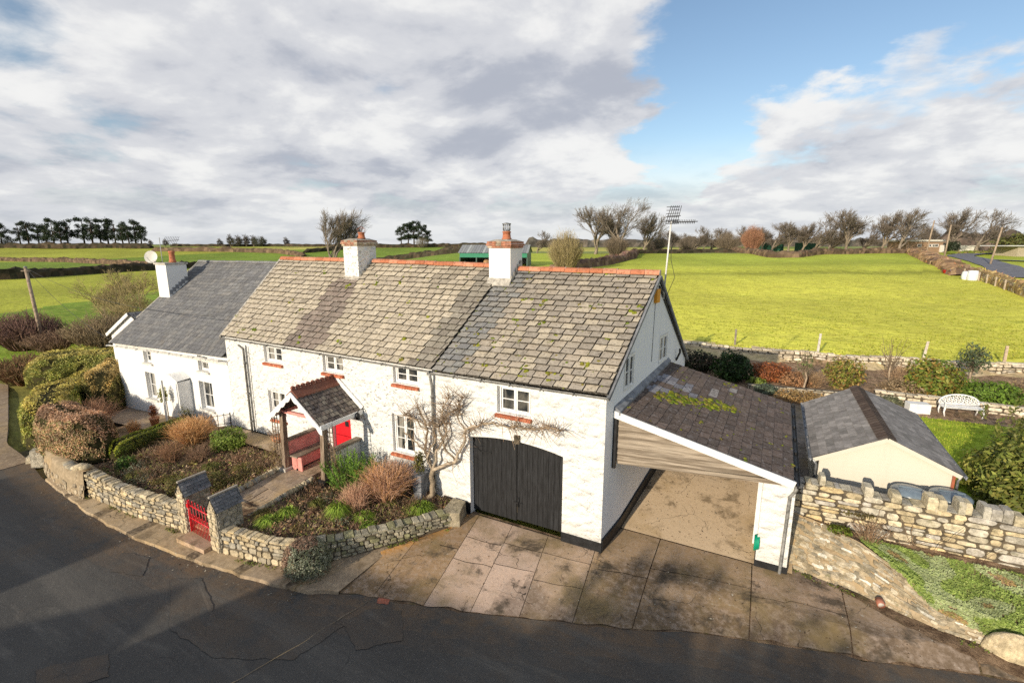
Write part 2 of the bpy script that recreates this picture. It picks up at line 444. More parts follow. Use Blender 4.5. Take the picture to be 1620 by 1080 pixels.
w3_ = WN('ShaderNodeVectorMath', operation='ADD'); wt.links.new(dirv, w3_.inputs[0]); wt.links.new(w2_.outputs[0], w3_.inputs[1])
w4_ = WN('ShaderNodeVectorMath', operation='NORMALIZE'); wt.links.new(w3_.outputs[0], w4_.inputs[0]); wdir = w4_.outputs[0]
def dome(az, el, r, soft=.5):     # 1 inside a cone of r degrees round a sky direction, 0 outside
    d = WN('ShaderNodeVectorMath', operation='DOT_PRODUCT'); wt.links.new(wdir, d.inputs[0]); d.inputs[1].default_value = sky_dir(az, el)
    return wramp(d.outputs['Value'], math.cos(rad(r * (1 + soft))), math.cos(rad(max(r * (1 - soft), .1))))
def wsum(terms):
    acc = None
    for w_, t_ in terms:
        q = wmath('MULTIPLY', t_, w_); acc = q if acc is None else wmath('ADD', acc, q)
    return acc
OFF = (3.1, 1.7, 0.)
p0 = cloudvec(0.); p1 = cloudvec(.05)
n0 = wnoise(p0, 1.75, 12, .57, OFF, .25); n1 = wnoise(p1, 1.75, 12, .57, OFF, .25)
big = wnoise(p0, .55, 5, .5, (7., 2., 0.))
gaps = wsum([(-.29, dome(25, 18.5, 9.5, .6)), (-.22, dome(18.5, 12.5, 4.2, .7)), (-.28, dome(37, 20.5, 8, .6)), (-.22, dome(45, 19, 6, .6)), (-.18, dome(16, 22, 5, .6)), (-.18, dome(30, 24, 7, .6)), (-.07, dome(-44, 16, 3.4, .8)), (-.05, dome(-39.6, 20.5, 4.0, .8)), (-.06, dome(-20, 25, 3.5, .8)), (.10, dome(-50, 22, 9, .8)),
             (.22, dome(33.5, 16.2, 3.4, .8)), (.20, dome(26.5, 13, 3.2, .8)), (.14, dome(43, 12, 5.5, .8)), (.15, dome(30, 7.5, 9)), (.16, dome(4, 17, 10, .5)), (.14, dome(-18, 18, 18)), (-.14, dome(178, 25, 60, .3))])  # last dome thins the unseen cloud behind the camera to lower ambient light
dens = wmath('ADD', wmath('ADD', n0, wmath('MULTIPLY', wmath('SUBTRACT', big, .5), .30)), wmath('ADD', gaps, .125))
alpha = wmath('MAXIMUM', wramp(dens, .43, .66), wramp(dz, .04, .20, .97, 0.))
relief = wmath('MULTIPLY', wmath('SUBTRACT', n0, n1), 3.3)
fineN = wnoise(p0, 4.2, 10, .62, (1., 9., 0.), .35); midN = wnoise(p0, 1.9, 6, .55, (4., 2., 0.), .3)
shade_b = wsum([(.28, dome(10.5, 14, 3.6, .9)), (.22, dome(2, 12, 5.0, .9)), (.12, dome(-8, 15, 7.0, .9)), (.08, dome(-30, 9, 9, .8)), (.10, dome(-45, 9, 7, .8)), (.02, dome(40, 8, 10, .8)), (-.14, dome(-35, 17, 9)), (-.22, dome(8, 8, 5)), (-.12, dome(-22, 23, 7)), (-.16, dome(32, 17, 6)), (-.10, dome(26, 8, 7)), (.10, dome(-3, 21, 9)), (.06, dome(-40, 4, 8))])
sh = wmath('ADD', wmath('MULTIPLY', wmath('SUBTRACT', dens, .62), .55), wmath('ADD', shade_b, .36))
sh = wmath('SUBTRACT', sh, relief)
sh = wmath('ADD', sh, wmath('MULTIPLY', wmath('SUBTRACT', fineN, .5), .6))
sh = wmath('ADD', sh, wmath('MULTIPLY', wmath('SUBTRACT', midN, .5), .75))
shade = wramp(sh, -.2, 1.25)
cl = wmix(wramp(shade, -.05, .5), (.97, .965, .95), (.73, .74, .775))
cl = wmix(wramp(shade, .45, 1.15), cl, (.45, .48, .56))
cl = wmix(wramp(dz, .46, .80), cl, (.62, .64, .68))  # unseen sky overhead pulled to plain grey to cut ambient light
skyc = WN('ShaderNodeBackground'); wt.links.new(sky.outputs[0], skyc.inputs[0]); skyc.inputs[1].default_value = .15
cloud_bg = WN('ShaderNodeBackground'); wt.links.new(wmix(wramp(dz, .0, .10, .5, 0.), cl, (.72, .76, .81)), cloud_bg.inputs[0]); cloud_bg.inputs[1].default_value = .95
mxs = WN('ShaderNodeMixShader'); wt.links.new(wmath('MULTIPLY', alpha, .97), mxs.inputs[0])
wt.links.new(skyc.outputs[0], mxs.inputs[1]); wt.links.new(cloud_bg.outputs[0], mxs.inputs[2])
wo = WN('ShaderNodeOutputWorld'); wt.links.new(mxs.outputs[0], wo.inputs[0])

# ------------------------------------------------------------------ the lie of the land
def FL(x, y): return FW[0] * x + FW[1] * y, RT[0] * x + RT[1] * y
def XY(F, L): return FW[0] * F + RT[0] * L, FW[1] * F + RT[1] * L
def field_edge(x): return pw(x, [(-8, 36.9), (0, 37.2), (6, 37.9), (13.5, 39.6), (24, 41.5), (40, 44)])
def land(x, y):
    F, L = FL(x, y)
    s = sstep(-70, -5, L)
    if F < 142: zr = 1.15 + .0417 * (F - 31) + .22 * math.exp(-((F - 93 - .06 * L) / 5.) ** 2) - .25 * math.exp(-((F - 86 - .06 * L) / 4.) ** 2)
    else: zr = 5.78 + min(2.2, .006 * (F - 142))
    if y < field_edge(x) and x > -12: zr = lerp(.42, .62, clamp((y - 14) / 22))
    elif F < 31: zr = min(zr, 1.15) if F > 26 or x > -8 else max(.5, zr)
    z = lerp(6.3 * sstep(235, 340, F), zr, s)
    if y < 18 and -80 < x: z = lerp(-.36, z, sstep(13.5, 18, y + max(0, (-x - 30)) * .25))
    return z + (noise.noise((x * .05, y * .05, 3)) * .25 if F > 40 else 0)
G_FIELD, G_DEEP, G_DRY, G_FAR = (.68, .66, .095), (.20, .30, .035), (.48, .44, .11), (.26, .30, .10)
def land_col(x, y):
    F, L = FL(x, y); d = math.hypot(x, y)
    if 13 < y < field_edge(x) + .2 and -12 < x < 30: return (.52, .41, .25)
    if L > -8 - .02 * F and F < 143:
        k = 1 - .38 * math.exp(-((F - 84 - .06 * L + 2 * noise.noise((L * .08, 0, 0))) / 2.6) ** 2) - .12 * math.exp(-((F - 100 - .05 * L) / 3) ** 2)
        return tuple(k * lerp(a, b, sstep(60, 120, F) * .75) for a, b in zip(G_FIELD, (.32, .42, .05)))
    if y < 12.5 and x < -28: return (.17, .16, .045)
    if y < 21 and -38 < x < -18: return (.13, .105, .06)
    if L <= -8 - .02 * F:
        if d < 200: return (.42, .44, .055) if L < -62 else G_DEEP
        if d < 330: return (.18, .27, .035)
        if d < 470: return (.36, .38, .055) if (L < -150) else G_DRY
    band = int(d / 130 + noise.noise((x * .004, y * .004, 0)) * 1.5) % 3
    c = (G_FAR, G_DRY, (.16, .22, .04))[band]
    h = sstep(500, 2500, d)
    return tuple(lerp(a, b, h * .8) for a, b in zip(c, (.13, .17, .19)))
mb = MB(); rings = [1.5]
while rings[-1] < 5200: rings.append(rings[-1] * (1.03 if rings[-1] < 220 else 1.11) + .05)
NA = 300; angs = []
for i in range(NA): angs.append(2 * math.pi * i / NA)
vs = []
for r_ in rings:
    for a in angs:
        x = -math.sin(a) * r_; y = math.cos(a) * r_; vs.append((x, y, land(x, y)))
mb.v = vs
for i in range(len(rings) - 1):
    for k in range(NA):
        a = i * NA + k; b = i * NA + (k + 1) % NA
        mb.f.append((b, a, a + NA, b + NA)); mb.m.append(0); mb.sm.append(True)
        p = vs[a]; mb.c.append(land_col(p[0], p[1]))
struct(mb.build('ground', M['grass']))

ROAD = [(-80, 24), (-45, 12.2), (-32, 8.3), (-29.5, 7.5), (-27, 7.3), (-24.1, 6.85), (-19.3, 6.42), (-16.4, 6.4), (-13.7, 6.62), (-11.1, 6.95), (-9.84, 7.2), (-8.66, 7.75), (-7.2, 8.15), (-5.6, 8.63), (-3.5, 9.4), (-2.1, 9.9), (-.8, 10.5), (.5, 10.9), (1.7, 11.25), (2.9, 11.5), (3.8, 11.85), (5.5, 12.3), (9, 12.7), (30, 15)]
WALLL = [(-34, 10.5), (-28.5, 8.0), (-24.6, 7.2), (-23, 7.0), (-20, 6.95), (-15.2, 7.25), (-13.1, 7.1), (-10.65, 7.65), (-7.95, 11.35)]
def yroad(x): return pw(x, ROAD)
def ywall(x): return pw(x, WALLL)
def grid_sheet(name, mat, xs, y0f, y1f, zf, ny, colf=lambda x, y: (.3, .3, .3)):
    mb = MB(); n = ny + 1
    for x in xs:
        for j in range(n):
            y = lerp(y0f(x), y1f(x), j / ny); mb.v.append((x, y, zf(x, y)))
    for i in range(len(xs) - 1):
        for j in range(ny):
            a = i * n + j; mb.f.append((a, a + n, a + n + 1, a + 1)); mb.m.append(0); mb.sm.append(True)
            mb.c.append(colf(*mb.v[a][:2]))
    return struct(mb.build(name, mat))
def frange(a, b, s): return [a + (b - a) * i / max(1, round((b - a) / s)) for i in range(max(1, round((b - a) / s)) + 1)]
def wob(x, y, a=.05, f=1.3): return a * noise.noise((x * f, y * f, 4))
grid_sheet('side_lane', M['tanconcrete'], frange(-70, -26.2, .6), lambda x: yroad(x) - 2.6 + wob(x, 0, .2, .7), lambda x: yroad(x) - .02, lambda x, y: -.232 + .02 * noise.noise((x * .5, y * .5, 1)), 6, lambda x, y: (.26, .19, .13))
grid_sheet('road', M['asphalt'], frange(-80, 30, .5), lambda x: -9., lambda x: yroad(x) + wob(x, 0, .10, 2.2), lambda x, y: -.25 + .02 * noise.noise((x * .5, y * .5, 1)), 40, lambda x, y: (sstep(2.6, .1, yroad(x) - y) if False else 1 - sstep(.15, 1.9, yroad(x) - y), .3, .3))
# repair patches let into the tarmac
def sheet(name, mat, pts, z, col=(.35, .3, .3), sub=16):
    mb = MB(); out = []
    for (x0, y0), (x1, y1) in zip(pts, pts[1:] + pts[:1]):
        for i in range(sub):
            x = lerp(x0, x1, i / sub); y = lerp(y0, y1, i / sub)
            out.append((x + wob(x, y, .05, 3) + wob(x, y, .035, 9), y + wob(y, x, .05, 3) + wob(y, x, .035, 9), z(x, y) if callable(z) else z))
    mb.face(out, col); return struct(mb.build(name, mat))
zr_ = lambda x, y: -.25 + .02 * noise.noise((x * .5, y * .5, 1)) + .012
sheet('road_patch', M['patch'], [(-13.4, 5.9), (-12.7, 6.3), (-10.9, 5.6), (-9.2, 6.4), (-8.1, 6.9), (-8.3, 5.7), (-9.9, 4.9), (-11.6, 4.9)], zr_)
sheet('road_patch', M['patch'], [(-15.9, 5.9), (-14.9, 6.1), (-14.2, 5.6), (-15.2, 5.3)], zr_)
sheet('road_patch', M['patch'], [(-7.9, 7.6), (-7.2, 7.9), (-6.6, 7.2), (-7.3, 6.5), (-8.2, 6.9)], zr_)
sheet('road_seam', M['tanconcrete'], [(-8.15, 7.75), (-8.6, 5.9), (-9.05, 4.3), (-9.5, 3.2), (-9.485, 3.2), (-9.03, 4.3), (-8.58, 5.9), (-8.13, 7.75)], lambda x, y: zr_(x, y) + .006, (.12, .11, .09), 8)
sheet('drain_cover', M['brick'], [(-8.05, 8.0), (-7.75, 8.12), (-7.65, 7.9), (-7.95, 7.78)], zr_)
sheet('road_patch', M['patch'], [(-12.9, 3.0), (-12.0, 3.9), (-11.3, 3.6), (-12.1, 2.7)], zr_, (.45, .3, .3))
# pavement in front of the garden wall
mbp = MB()
xs = frange(-23.5, -9.0, .35); breaks = [-21.2, -18.7, -16.6, -13.95, -12.1, -10.4]
for a, b in zip(xs, xs[1:]):
    k = sum(1 for q in breaks if q < a); c = pick([(.36, .27, .17), (.42, .33, .22), (.33, .25, .17)], .1, random.Random(k * 7))
    if any(a < q <= b for q in breaks): c = (.08, .06, .04)
    ya, yb = yroad(a) - .02 + wob(a, 0, .07, 2), yroad(b) - .02 + wob(b, 0, .07, 2)
    wa = min(ywall(a) + .2, 11); wb_ = min(ywall(b) + .2, 11)
    za, zb = -.17 + wob(a, 1, .02), -.17 + wob(b, 1, .02)
    mbp.face([(a, ya, za), (b, yb, zb), (b, wb_, zb + .03), (a, wa, za + .03)], c)
    mbp.face([(a, ya - .03, -.3), (b, yb - .03, -.3), (b, yb, zb), (a, ya, za)], tuple(q * .8 for q in c))
struct(mbp.build('pavement', M['tanconcrete']))

# concrete drive: slabs with open joints
def zdrive(x, y):
    t = clamp((y - yroad(x)) / max(.5, 12.0 - yroad(x))); return lerp(-.235, .0, t) + .008 * noise.noise((x, y, 2))
def yb_drive(x):
    if x < -7.95: return pw(x, [(-10.2, 7.85), (-7.95, 11.3)])
    if x < -3.5: return 12.05
    if x < 1.05: return 13.45
    return pw(x, [(1.05, 13.75), (2.5, 13.45), (4, 12.95), (5.5, 12.9), (9, 13.1)])
mbd = MB()
cols_ = [-9.95, -8.95, -7.55, -6.35, -5.15, -3.7, -2.15, .28, 2.3, 4.6, 9.0]
base_c = [(.34, .25, .15), (.33, .24, .15), (.52, .42, .35), (.55, .45, .39), (.40, .32, .25), (.34, .26, .17), (.38, .29, .19), (.36, .28, .21), (.34, .27, .20), (.33, .26, .18)]
rr = random.Random(5)
def joint(x, y): return x + (12. - y) * (.19 if x < -5 else .12 if x < -3 else .02)
for ci in range(len(cols_) - 1):
    tb = [0, rr.uniform(.42, .52), rr.uniform(.70, .78), 1] if ci in (2, 3, 4) else [0, rr.uniform(.45, .6), 1]
    if ci in (8, 9): tb = [0, 1]
    for r0, r1 in zip(tb, tb[1:]):
        c = pick([base_c[ci]], .13, rr); nu = 14; nv = 14; pts = {}
        for i in range(nu + 1):
            for j in range(nv + 1):
                u = lerp(.006, .994, i / nu); v = lerp(r0 + .003, r1 - .003, j / nv)
                xb = lerp(cols_[ci], cols_[ci + 1], u); x = xb
                for _ in range(3):
                    y = lerp(yroad(x) + wob(x, 0, .08, 2) + .02, yb_drive(max(xb, x) if ci > 1 else x), v); x = joint(xb, y)
                pts[i, j] = (x, y, zdrive(x, y))
        for i in range(nu):
            for j in range(nv):
                p_ = pts[i, j]; d_ = p_[1] - yroad(p_[0]); st = (1 - sstep(.1, 1.5, d_ + 1.1 * noise.noise((p_[0] * .8, p_[1] * .8, 6)))) * (.85 if p_[0] > -5.4 else .35 if p_[0] > -7.4 else .7); st = max(st, .75 * sstep(.1, .45, noise.noise((p_[0] * .55, p_[1] * .55, 2))) * (p_[0] > -5)); k_ = lerp(1, .30, st)
                or_ = (1 - sstep(.1, .9, abs(yb_drive(p_[0]) - p_[1]))) * (p_[0] < -7.9); mbd.face([pts[i, j], pts[i + 1, j], pts[i + 1, j + 1], pts[i, j + 1]], (c[0] * k_ * 1.12 * (1 + .5 * or_), c[1] * k_ * (1 + .15 * or_), c[2] * k_ * .88 * (1 - .4 * or_)))
struct(mbd.build('driveway', M['concrete']))
grid_sheet('driveway_bed', M['soil'], frange(-10.4, 9, .5), lambda x: yroad(x) - .02, lambda x: yb_drive(x) + .15, lambda x, y: zdrive(x, y) - .022, 8)
def zcar(y): return pw(y, [(12, .0), (13.4, .02), (16.5, .62), (19, .85), (24, .9)])
grid_sheet('carport_floor', M['tanconcrete'], frange(-3.6, 1.2, .4), lambda x: 13.44, lambda x: 21., lambda x, y: zcar(y), 14, lambda x, y: (.58, .44, .29))

# front garden
FZ = [(-34, -.15), (-30, -.1), (-24, .2), (-19, .36), (-14, .34), (-10.5, .3), (-8, .05)]
BZ = [(-34, 0), (-30, 0), (-25, .25), (-20, .68), (-14, .64), (-11, .5), (-8, .12)]
def gz(x, y):
    t = clamp((y - ywall(x)) / (12 - ywall(x) + .01)); return lerp(pw(x, FZ), pw(x, BZ), t)
grid_sheet('garden_soil', M['soil'], frange(-30, -8.05, .18), lambda x: ywall(x) + .12, lambda x: 12.1, lambda x, y: gz(x, y) + .07 * noise.noise((x * 1.3, y * 1.3, 9)) + .04 * noise.noise((x * 4, y * 4, 2)), 34)
def zpath(y): return pw(y, [(7.0, -.02), (7.6, .12), (8.3, .34), (10.4, .60), (12, .68)])
mbs = MB(); rr = random.Random(3)
for j in range(9):
    y0 = lerp(7.35, 12.0, j / 9); y1 = lerp(7.35, 12.0, (j + 1) / 9) - .02
    for i in range(2):
        sp = lerp(.46, .5, rr.random())
        def px_(u, y): return lerp(-14.9, -13.55, u) + (.55 if y > 8 else .3) * 0 + (y - 7.4) * .05
        ua, ub = (0, sp) if i == 0 else (sp + .015, 1)
        z = zpath((y0 + y1) / 2) + rr.uniform(-.006, .006) + .05
        mbs.hexa([(px_(ua, y0), y0, z - .12), (px_(ub, y0), y0, z - .12), (px_(ub, y1), y1, z - .12), (px_(ua, y1), y1, z - .12)],
                 [(px_(ua, y0), y0, zpath(y0) + .05), (px_(ub, y0), y0, zpath(y0) + .05), (px_(ub, y1), y1, zpath(y1) + .05), (px_(ua, y1), y1, zpath(y1) + .05)], pick([(.30, .23, .16), (.36, .27, .19), (.27, .21, .16)], .12, rr))
struct(mbs.build('garden_path', M['tanconcrete']))
grid_sheet('cottage_path', M['tanconcrete'], frange(-20.2, -14.95, .4), lambda x: 11.15, lambda x: 12.05, lambda x, y: gz(x, y) + .10, 4, lambda x, y: (.33, .25, .17))
grid_sheet('side_path', M['tanconcrete'], frange(-29.4, -22.0, .4), lambda x: 10.5, lambda x: 12.05, lambda x, y: gz(x, y) + .10, 4, lambda x, y: (.22, .17, .14))

# back garden: earth, gravel and a bit of lawn behind the house
def zbg(x, y): return land(x, y) + .05
grid_sheet('back_garden_soil', M['tansoil'], frange(-6, 26, .5), lambda x: 27.6 + .05 * x, lambda x: pw(x, [(-6, 37.2), (0, 37.), (13, 39.4), (26, 41)]), lambda x, y: zbg(x, y) + .05 * noise.noise((x, y, 1)), 24)
grid_sheet('back_yard', M['concrete'], frange(-3, 30, .6), lambda x: 15.2, lambda x: 27.7 + .05 * x, lambda x, y: zbg(x, y) - .02, 20, lambda x, y: (.16, .14, .12))
grid_sheet('lawn', M['grass'], frange(5.0, 24, .4), lambda x: 19., lambda x: 27.3 + .08 * x, lambda x, y: zbg(x, y) + .03, 20, lambda x, y: (.28, .37, .03))
# ------------------------------------------------------------------ building helpers
class Plane3:
    def __init__(s, O, U, N): s.O = Vector(O); s.U = Vector(U).normalized(); s.N = Vector(N).normalized()
    def p(s, u, z, d=0.):
        q = s.O + s.U * u + s.N * d; return (q.x, q.y, z)
FRONT = Plane3((0, 12.04, 0), (1, 0, 0), (0, -1, 0))
GAB = Plane3((-3.55, 12.04, 0), (.112, 1, 0), (1, -.112, 0))

def wall_panel(mb, pl, u0, u1, zb, zt, ops, depth=.22, extra=(), m=0, mr=0, col=(.7, .7, .7)):
    zbf = zb if callable(zb) else (lambda u: zb); ztf = zt if callable(zt) else (lambda u: zt)
    ops = [(a, b, c, (d if callable(d) else (lambda u, d=d: d))) for a, b, c, d in ops]
    br = sorted(set([u0, u1] + [o[0] for o in ops] + [o[1] for o in ops] + list(extra)))
    br = [b for b in br if u0 - 1e-6 <= b <= u1 + 1e-6]
    for a, b in zip(br, br[1:]):
        mid = (a + b) / 2
        act = sorted([o for o in ops if o[0] < mid < o[1]], key=lambda o: o[2])
        lo = (zbf(a), zbf(b))
        for o in act:
            mb.face([pl.p(a, lo[0]), pl.p(b, lo[1]), pl.p(b, o[2]), pl.p(a, o[2])], col, m)
            lo = (o[3](a), o[3](b))
            mb.face([pl.p(a, o[3](a)), pl.p(b, o[3](b)), pl.p(b, o[3](b), -depth), pl.p(a, o[3](a), -depth)], col, mr)
        mb.face([pl.p(a, lo[0]), pl.p(b, lo[1]), pl.p(b, ztf(b)), pl.p(a, ztf(a))], col, m)
    for a, b, c, d in ops:
        mb.face([pl.p(a, c), pl.p(a, d(a)), pl.p(a, d(a), -depth), pl.p(a, c, -depth)], col, mr)
        mb.face([pl.p(b, c), pl.p(b, c, -depth), pl.p(b, d(b), -depth), pl.p(b, d(b))], col, mr)
        mb.face([pl.p(a, c), pl.p(a, c, -depth), pl.p(b, c, -depth), pl.p(b, c)], col, mr)

def pbox(mb, pl, u0, u1, z0, z1, d0, d1, col=(.5, .5, .5), m=0):
    mb.hexa([pl.p(u0, z0, d1), pl.p(u1, z0, d1), pl.p(u1, z0, d0), pl.p(u0, z0, d0)], [pl.p(u0, z1, d1), pl.p(u1, z1, d1), pl.p(u1, z1, d0), pl.p(u0, z1, d0)], col, m)

def window(root, pl, u0, u1, z0, z1, depth, lights=2, rows=2, cols=1, fr=.055, sill=None, mat='white', curtain=True):
    mb = MB(); g = .012; u0 += g; u1 -= g; z0 += g; z1 -= g; d1 = -depth + .06; d0 = -depth
    pbox(mb, pl, u0, u0 + fr, z0, z1, d0, d1); pbox(mb, pl, u1 - fr, u1, z0, z1, d0, d1)
    pbox(mb, pl, u0 + fr, u1 - fr, z1 - fr, z1, d0, d1); pbox(mb, pl, u0 + fr, u1 - fr, z0, z0 + fr * 1.2, d0, d1 + .01)
    lw = (u1 - u0 - 2 * fr) / lights
    for i in range(lights):
        a = u0 + fr + lw * i; b = a + lw; s = fr * .75; e = .004
        if i: pbox(mb, pl, a - .018, a + .018, z0 + fr * 1.2, z1 - fr, d0, d1 + e)
        za, zb = z0 + fr * 1.2, z1 - fr
        pbox(mb, pl, a + .018, a + .018 + s, za, zb, d0 + .01, d1 - .012); pbox(mb, pl, b - .018 - s, b - .018, za, zb, d0 + .01, d1 - .012)
        pbox(mb, pl, a + .018 + s, b - .018 - s, zb - s, zb, d0 + .01, d1 - .012); pbox(mb, pl, a + .018 + s, b - .018 - s, za, za + s, d0 + .01, d1 - .012)
        for r in range(1, rows):
            z = lerp(za + s, zb - s, r / rows); pbox(mb, pl, a + .018 + s, b - .018 - s, z - .013, z + .013, d0 + .014, d1 - .018)
        for c in range(1, cols):
            u = lerp(a + .018 + s, b - .018 - s, c / cols); pbox(mb, pl, u - .012, u + .012, za + s, zb - s, d0 + .016, d1 - .02)
    w = mb.build('window', M[mat], root)
    gm = MB(); gm.face([pl.p(u0 + .02, z0 + .02, d0 + .02), pl.p(u1 - .02, z0 + .02, d0 + .02), pl.p(u1 - .02, z1 - .02, d0 + .02), pl.p(u0 + .02, z1 - .02, d0 + .02)])
    gm.build('pane', M['glass'], w)
    if sill:
        sm = MB(); n = max(4, int((u1 - u0) / .11))
        for i in range(n):
            a = lerp(u0 - .05, u1 + .05, i / n); b = lerp(u0 - .05, u1 + .05, (i + 1) / n) - .006
            c = pick([(.50, .15, .08), (.42, .12, .06), (.56, .20, .11)], .12)
            z = z0 - .012 + R.uniform(-.004, .004)
            sm.hexa([pl.p(a, z - .12, sill), pl.p(b, z - .12, sill), pl.p(b, z - .12, -.15), pl.p(a, z - .12, -.15)], [pl.p(a, z - .03, sill), pl.p(b, z - .03, sill), pl.p(b, z, -.15), pl.p(a, z, -.15)], c)
        sm.build('sill', M['terra'], w)
    return w

def bil(P, u, v):
    a = P[0].lerp(P[1], u); b = P[3].lerp(P[2], u); return a.lerp(b, v)
def tiles(mb, quad, rows, tw, th, colf, stagger=.5, gap=.012, lap=.25, jit=.012, rnd=R, deck=None, tailrag=.012, m=0, butt=.14):
    """quad: eave left, eave right, ridge right, ridge left; one slab per tile"""
    P = [Vector(q) for q in quad]
    n = (P[1] - P[0]).cross(P[3] - P[0]).normalized()
    W = ((P[1] - P[0]).length + (P[2] - P[3]).length) / 2; nt = max(2, round(W / tw)); du = 1. / nt
    vs = [i / rows for i in range(rows + 1)]
    for i in range(rows):
        off = (stagger * (i % 2) + rnd.uniform(-.08, .08)) * du; u = -off
        while u < 1 - 1e-6:
            w = du * rnd.uniform(.86, 1.14); ua, ub = max(0, u), min(1, u + w); u += w
            if ub - ua < du * .15: continue
            g = gap / W; v0 = vs[i] - rnd.uniform(-.3, 1) * tailrag / 4; v1 = min(1, vs[i + 1] + lap / rows)
            lift = th * rnd.uniform(.9, 1.35); tilt = rnd.uniform(-jit, jit)
            q = [bil(P, ua + g, v0), bil(P, ub - g, v0), bil(P, ub - g, v1), bil(P, ua + g, v1)]
            top = [q[0] + n * (lift * 1.55 + tilt), q[1] + n * (lift * 1.55 - tilt), q[2] + n * lift * .35, q[3] + n * lift * .35]
            bot = [q[0] + n * (lift * .45), q[1] + n * (lift * .45), q[2] - n * .01, q[3] - n * .01]
            c = colf((ua + ub) / 2, (vs[i] + vs[i + 1]) / 2)
            k = len(mb.v); mb.v.extend([tuple(p) for p in bot + top])
            for fi, f in enumerate(((4, 5, 6, 7), (0, 1, 5, 4), (1, 2, 6, 5), (3, 0, 4, 7))):
                mb.f.append(tuple(x + k for x in f)); mb.m.append(m); mb.c.append(c if fi == 0 else tuple(q * butt for q in c)); mb.sm.append(False)
    G = 10; k = len(mb.v)
    for i in range(G + 1):
        for j in range(G + 1): mb.v.append(tuple(bil(P, i / G, j / G) - n * .02))
    for i in range(G):
        for j in range(G):
            a = k + i * (G + 1) + j; mb.f.append((a, a + G + 1, a + G + 2, a + 1)); mb.m.append(m); mb.c.append((.05, .045, .04)); mb.sm.append(False)
def moss(root, quad, n, th, rnd, smax=.22, region=None, name='moss'):
    P = [Vector(q) for q in quad]; nn = (P[1] - P[0]).cross(P[3] - P[0]).normalized(); up = (P[3] - P[0]).normalized(); sd = (P[1] - P[0]).normalized()
    mb = MB()
    for k in range(n):
        u, v = region(rnd) if region else (rnd.random(), rnd.random() ** 1.2)
        c = bil(P, u, v) + nn * th * 1.5; s = rnd.uniform(.25, 1) ** 2 * smax + .025
        for q in range(rnd.randint(1, 4)):
            o = c + sd * rnd.uniform(-s, s) + up * rnd.uniform(-s, s) * .7; r = s * rnd.uniform(.35, .7)
            vs = []; seg = 9
            for i, (rr_, h) in enumerate(((1, -.05), (.8, .32), (.4, .5))):
                for t in range(seg):
                    a = 2 * math.pi * t / seg; w = r * rr_ * (1 + .35 * noise.noise((o.x * 3 + math.cos(a), o.y * 3 + math.sin(a), k)))
                    vs.append(o + sd * math.cos(a) * w + up * math.sin(a) * w + nn * h * r * .8)
            fs = [(i * seg + t, i * seg + (t + 1) % seg, (i + 1) * seg + (t + 1) % seg, (i + 1) * seg + t) for i in range(2) for t in range(seg)] + [tuple(range(2 * seg, 3 * seg))]
            mb.add(vs, fs, pick([(.16, .19, .02), (.22, .23, .03), (.11, .15, .02), (.19, .16, .04)], .2, rnd), 0, True)
    o = mb.build(name, M['moss'], root); o['kind'] = 'stuff'; return o
def ridge_tiles(root, a, b, L=.46, r=.13, pal=((.52, .20, .11), (.46, .17, .09), (.58, .26, .16)), name='ridge_tiles', h=1., mat='terra'):
    a, b = Vector(a), Vector(b); n = max(1, round((b - a).length / L)); mb = MB(); d = (b - a).normalized(); s = d.cross(Vector((0, 0, 1))).normalized()
    for i in range(n):
        p = a.lerp(b, i / n) + d * .006; q = a.lerp(b, (i + 1) / n) - d * .006; c = pick(pal, .12); dz = R.uniform(-.008, .008); prof = []
        for k in range(9):
            t = math.pi * (k / 8 * 1.1 - .05); prof.append((math.cos(t) * r * 1.25, math.sin(t) * r * h))
        vs = [p + s * x + Vector((0, 0, z + dz)) for x, z in prof] + [q + s * x + Vector((0, 0, z + dz)) for x, z in prof]
        mb.add(vs, [(k, k + 1, k + 10, k + 9) for k in range(8)] + [tuple(range(9)), tuple(range(17, 8, -1))], c, 0, False)
        mb.tube([q + Vector((0, 0, r * .2 + dz)), q + d * .02 + Vector((0, 0, r * .2 + dz))], r * .9, 9, (.5, .42, .36), 0, False)
    return mb.build(name, M[mat], root)
def gutter(root, a, b, r=.055, mat='gutter'):
    mb = MB(); a, b = Vector(a), Vector(b); d = (b - a).normalized(); s = d.cross(Vector((0, 0, 1))).normalized()
    pr = [(math.cos(math.pi * k / 8) * r, -math.sin(math.pi * k / 8) * r) for k in range(9)] + [(math.cos(math.pi * k / 8) * (r - .008), -math.sin(math.pi * k / 8) * (r - .008)) for k in range(8, -1, -1)]
    m = len(pr); vs = [a + s * x + Vector((0, 0, z)) for x, z in pr] + [b + s * x + Vector((0, 0, z)) for x, z in pr]
    mb.add(vs, [(k, (k + 1) % m, (k + 1) % m + m, k + m) for k in range(m)] + [tuple(range(9)), tuple(range(m, m + 9))[::-1]])
    n = int((b - a).length / .9)
    for i in range(n + 1):
        p = a.lerp(b, i / max(1, n)); mb.box((p.x, p.y, p.z - r * .5), (.035, r * 2.4, r * 1.5))
    return mb.build('gutter', M[mat], root)
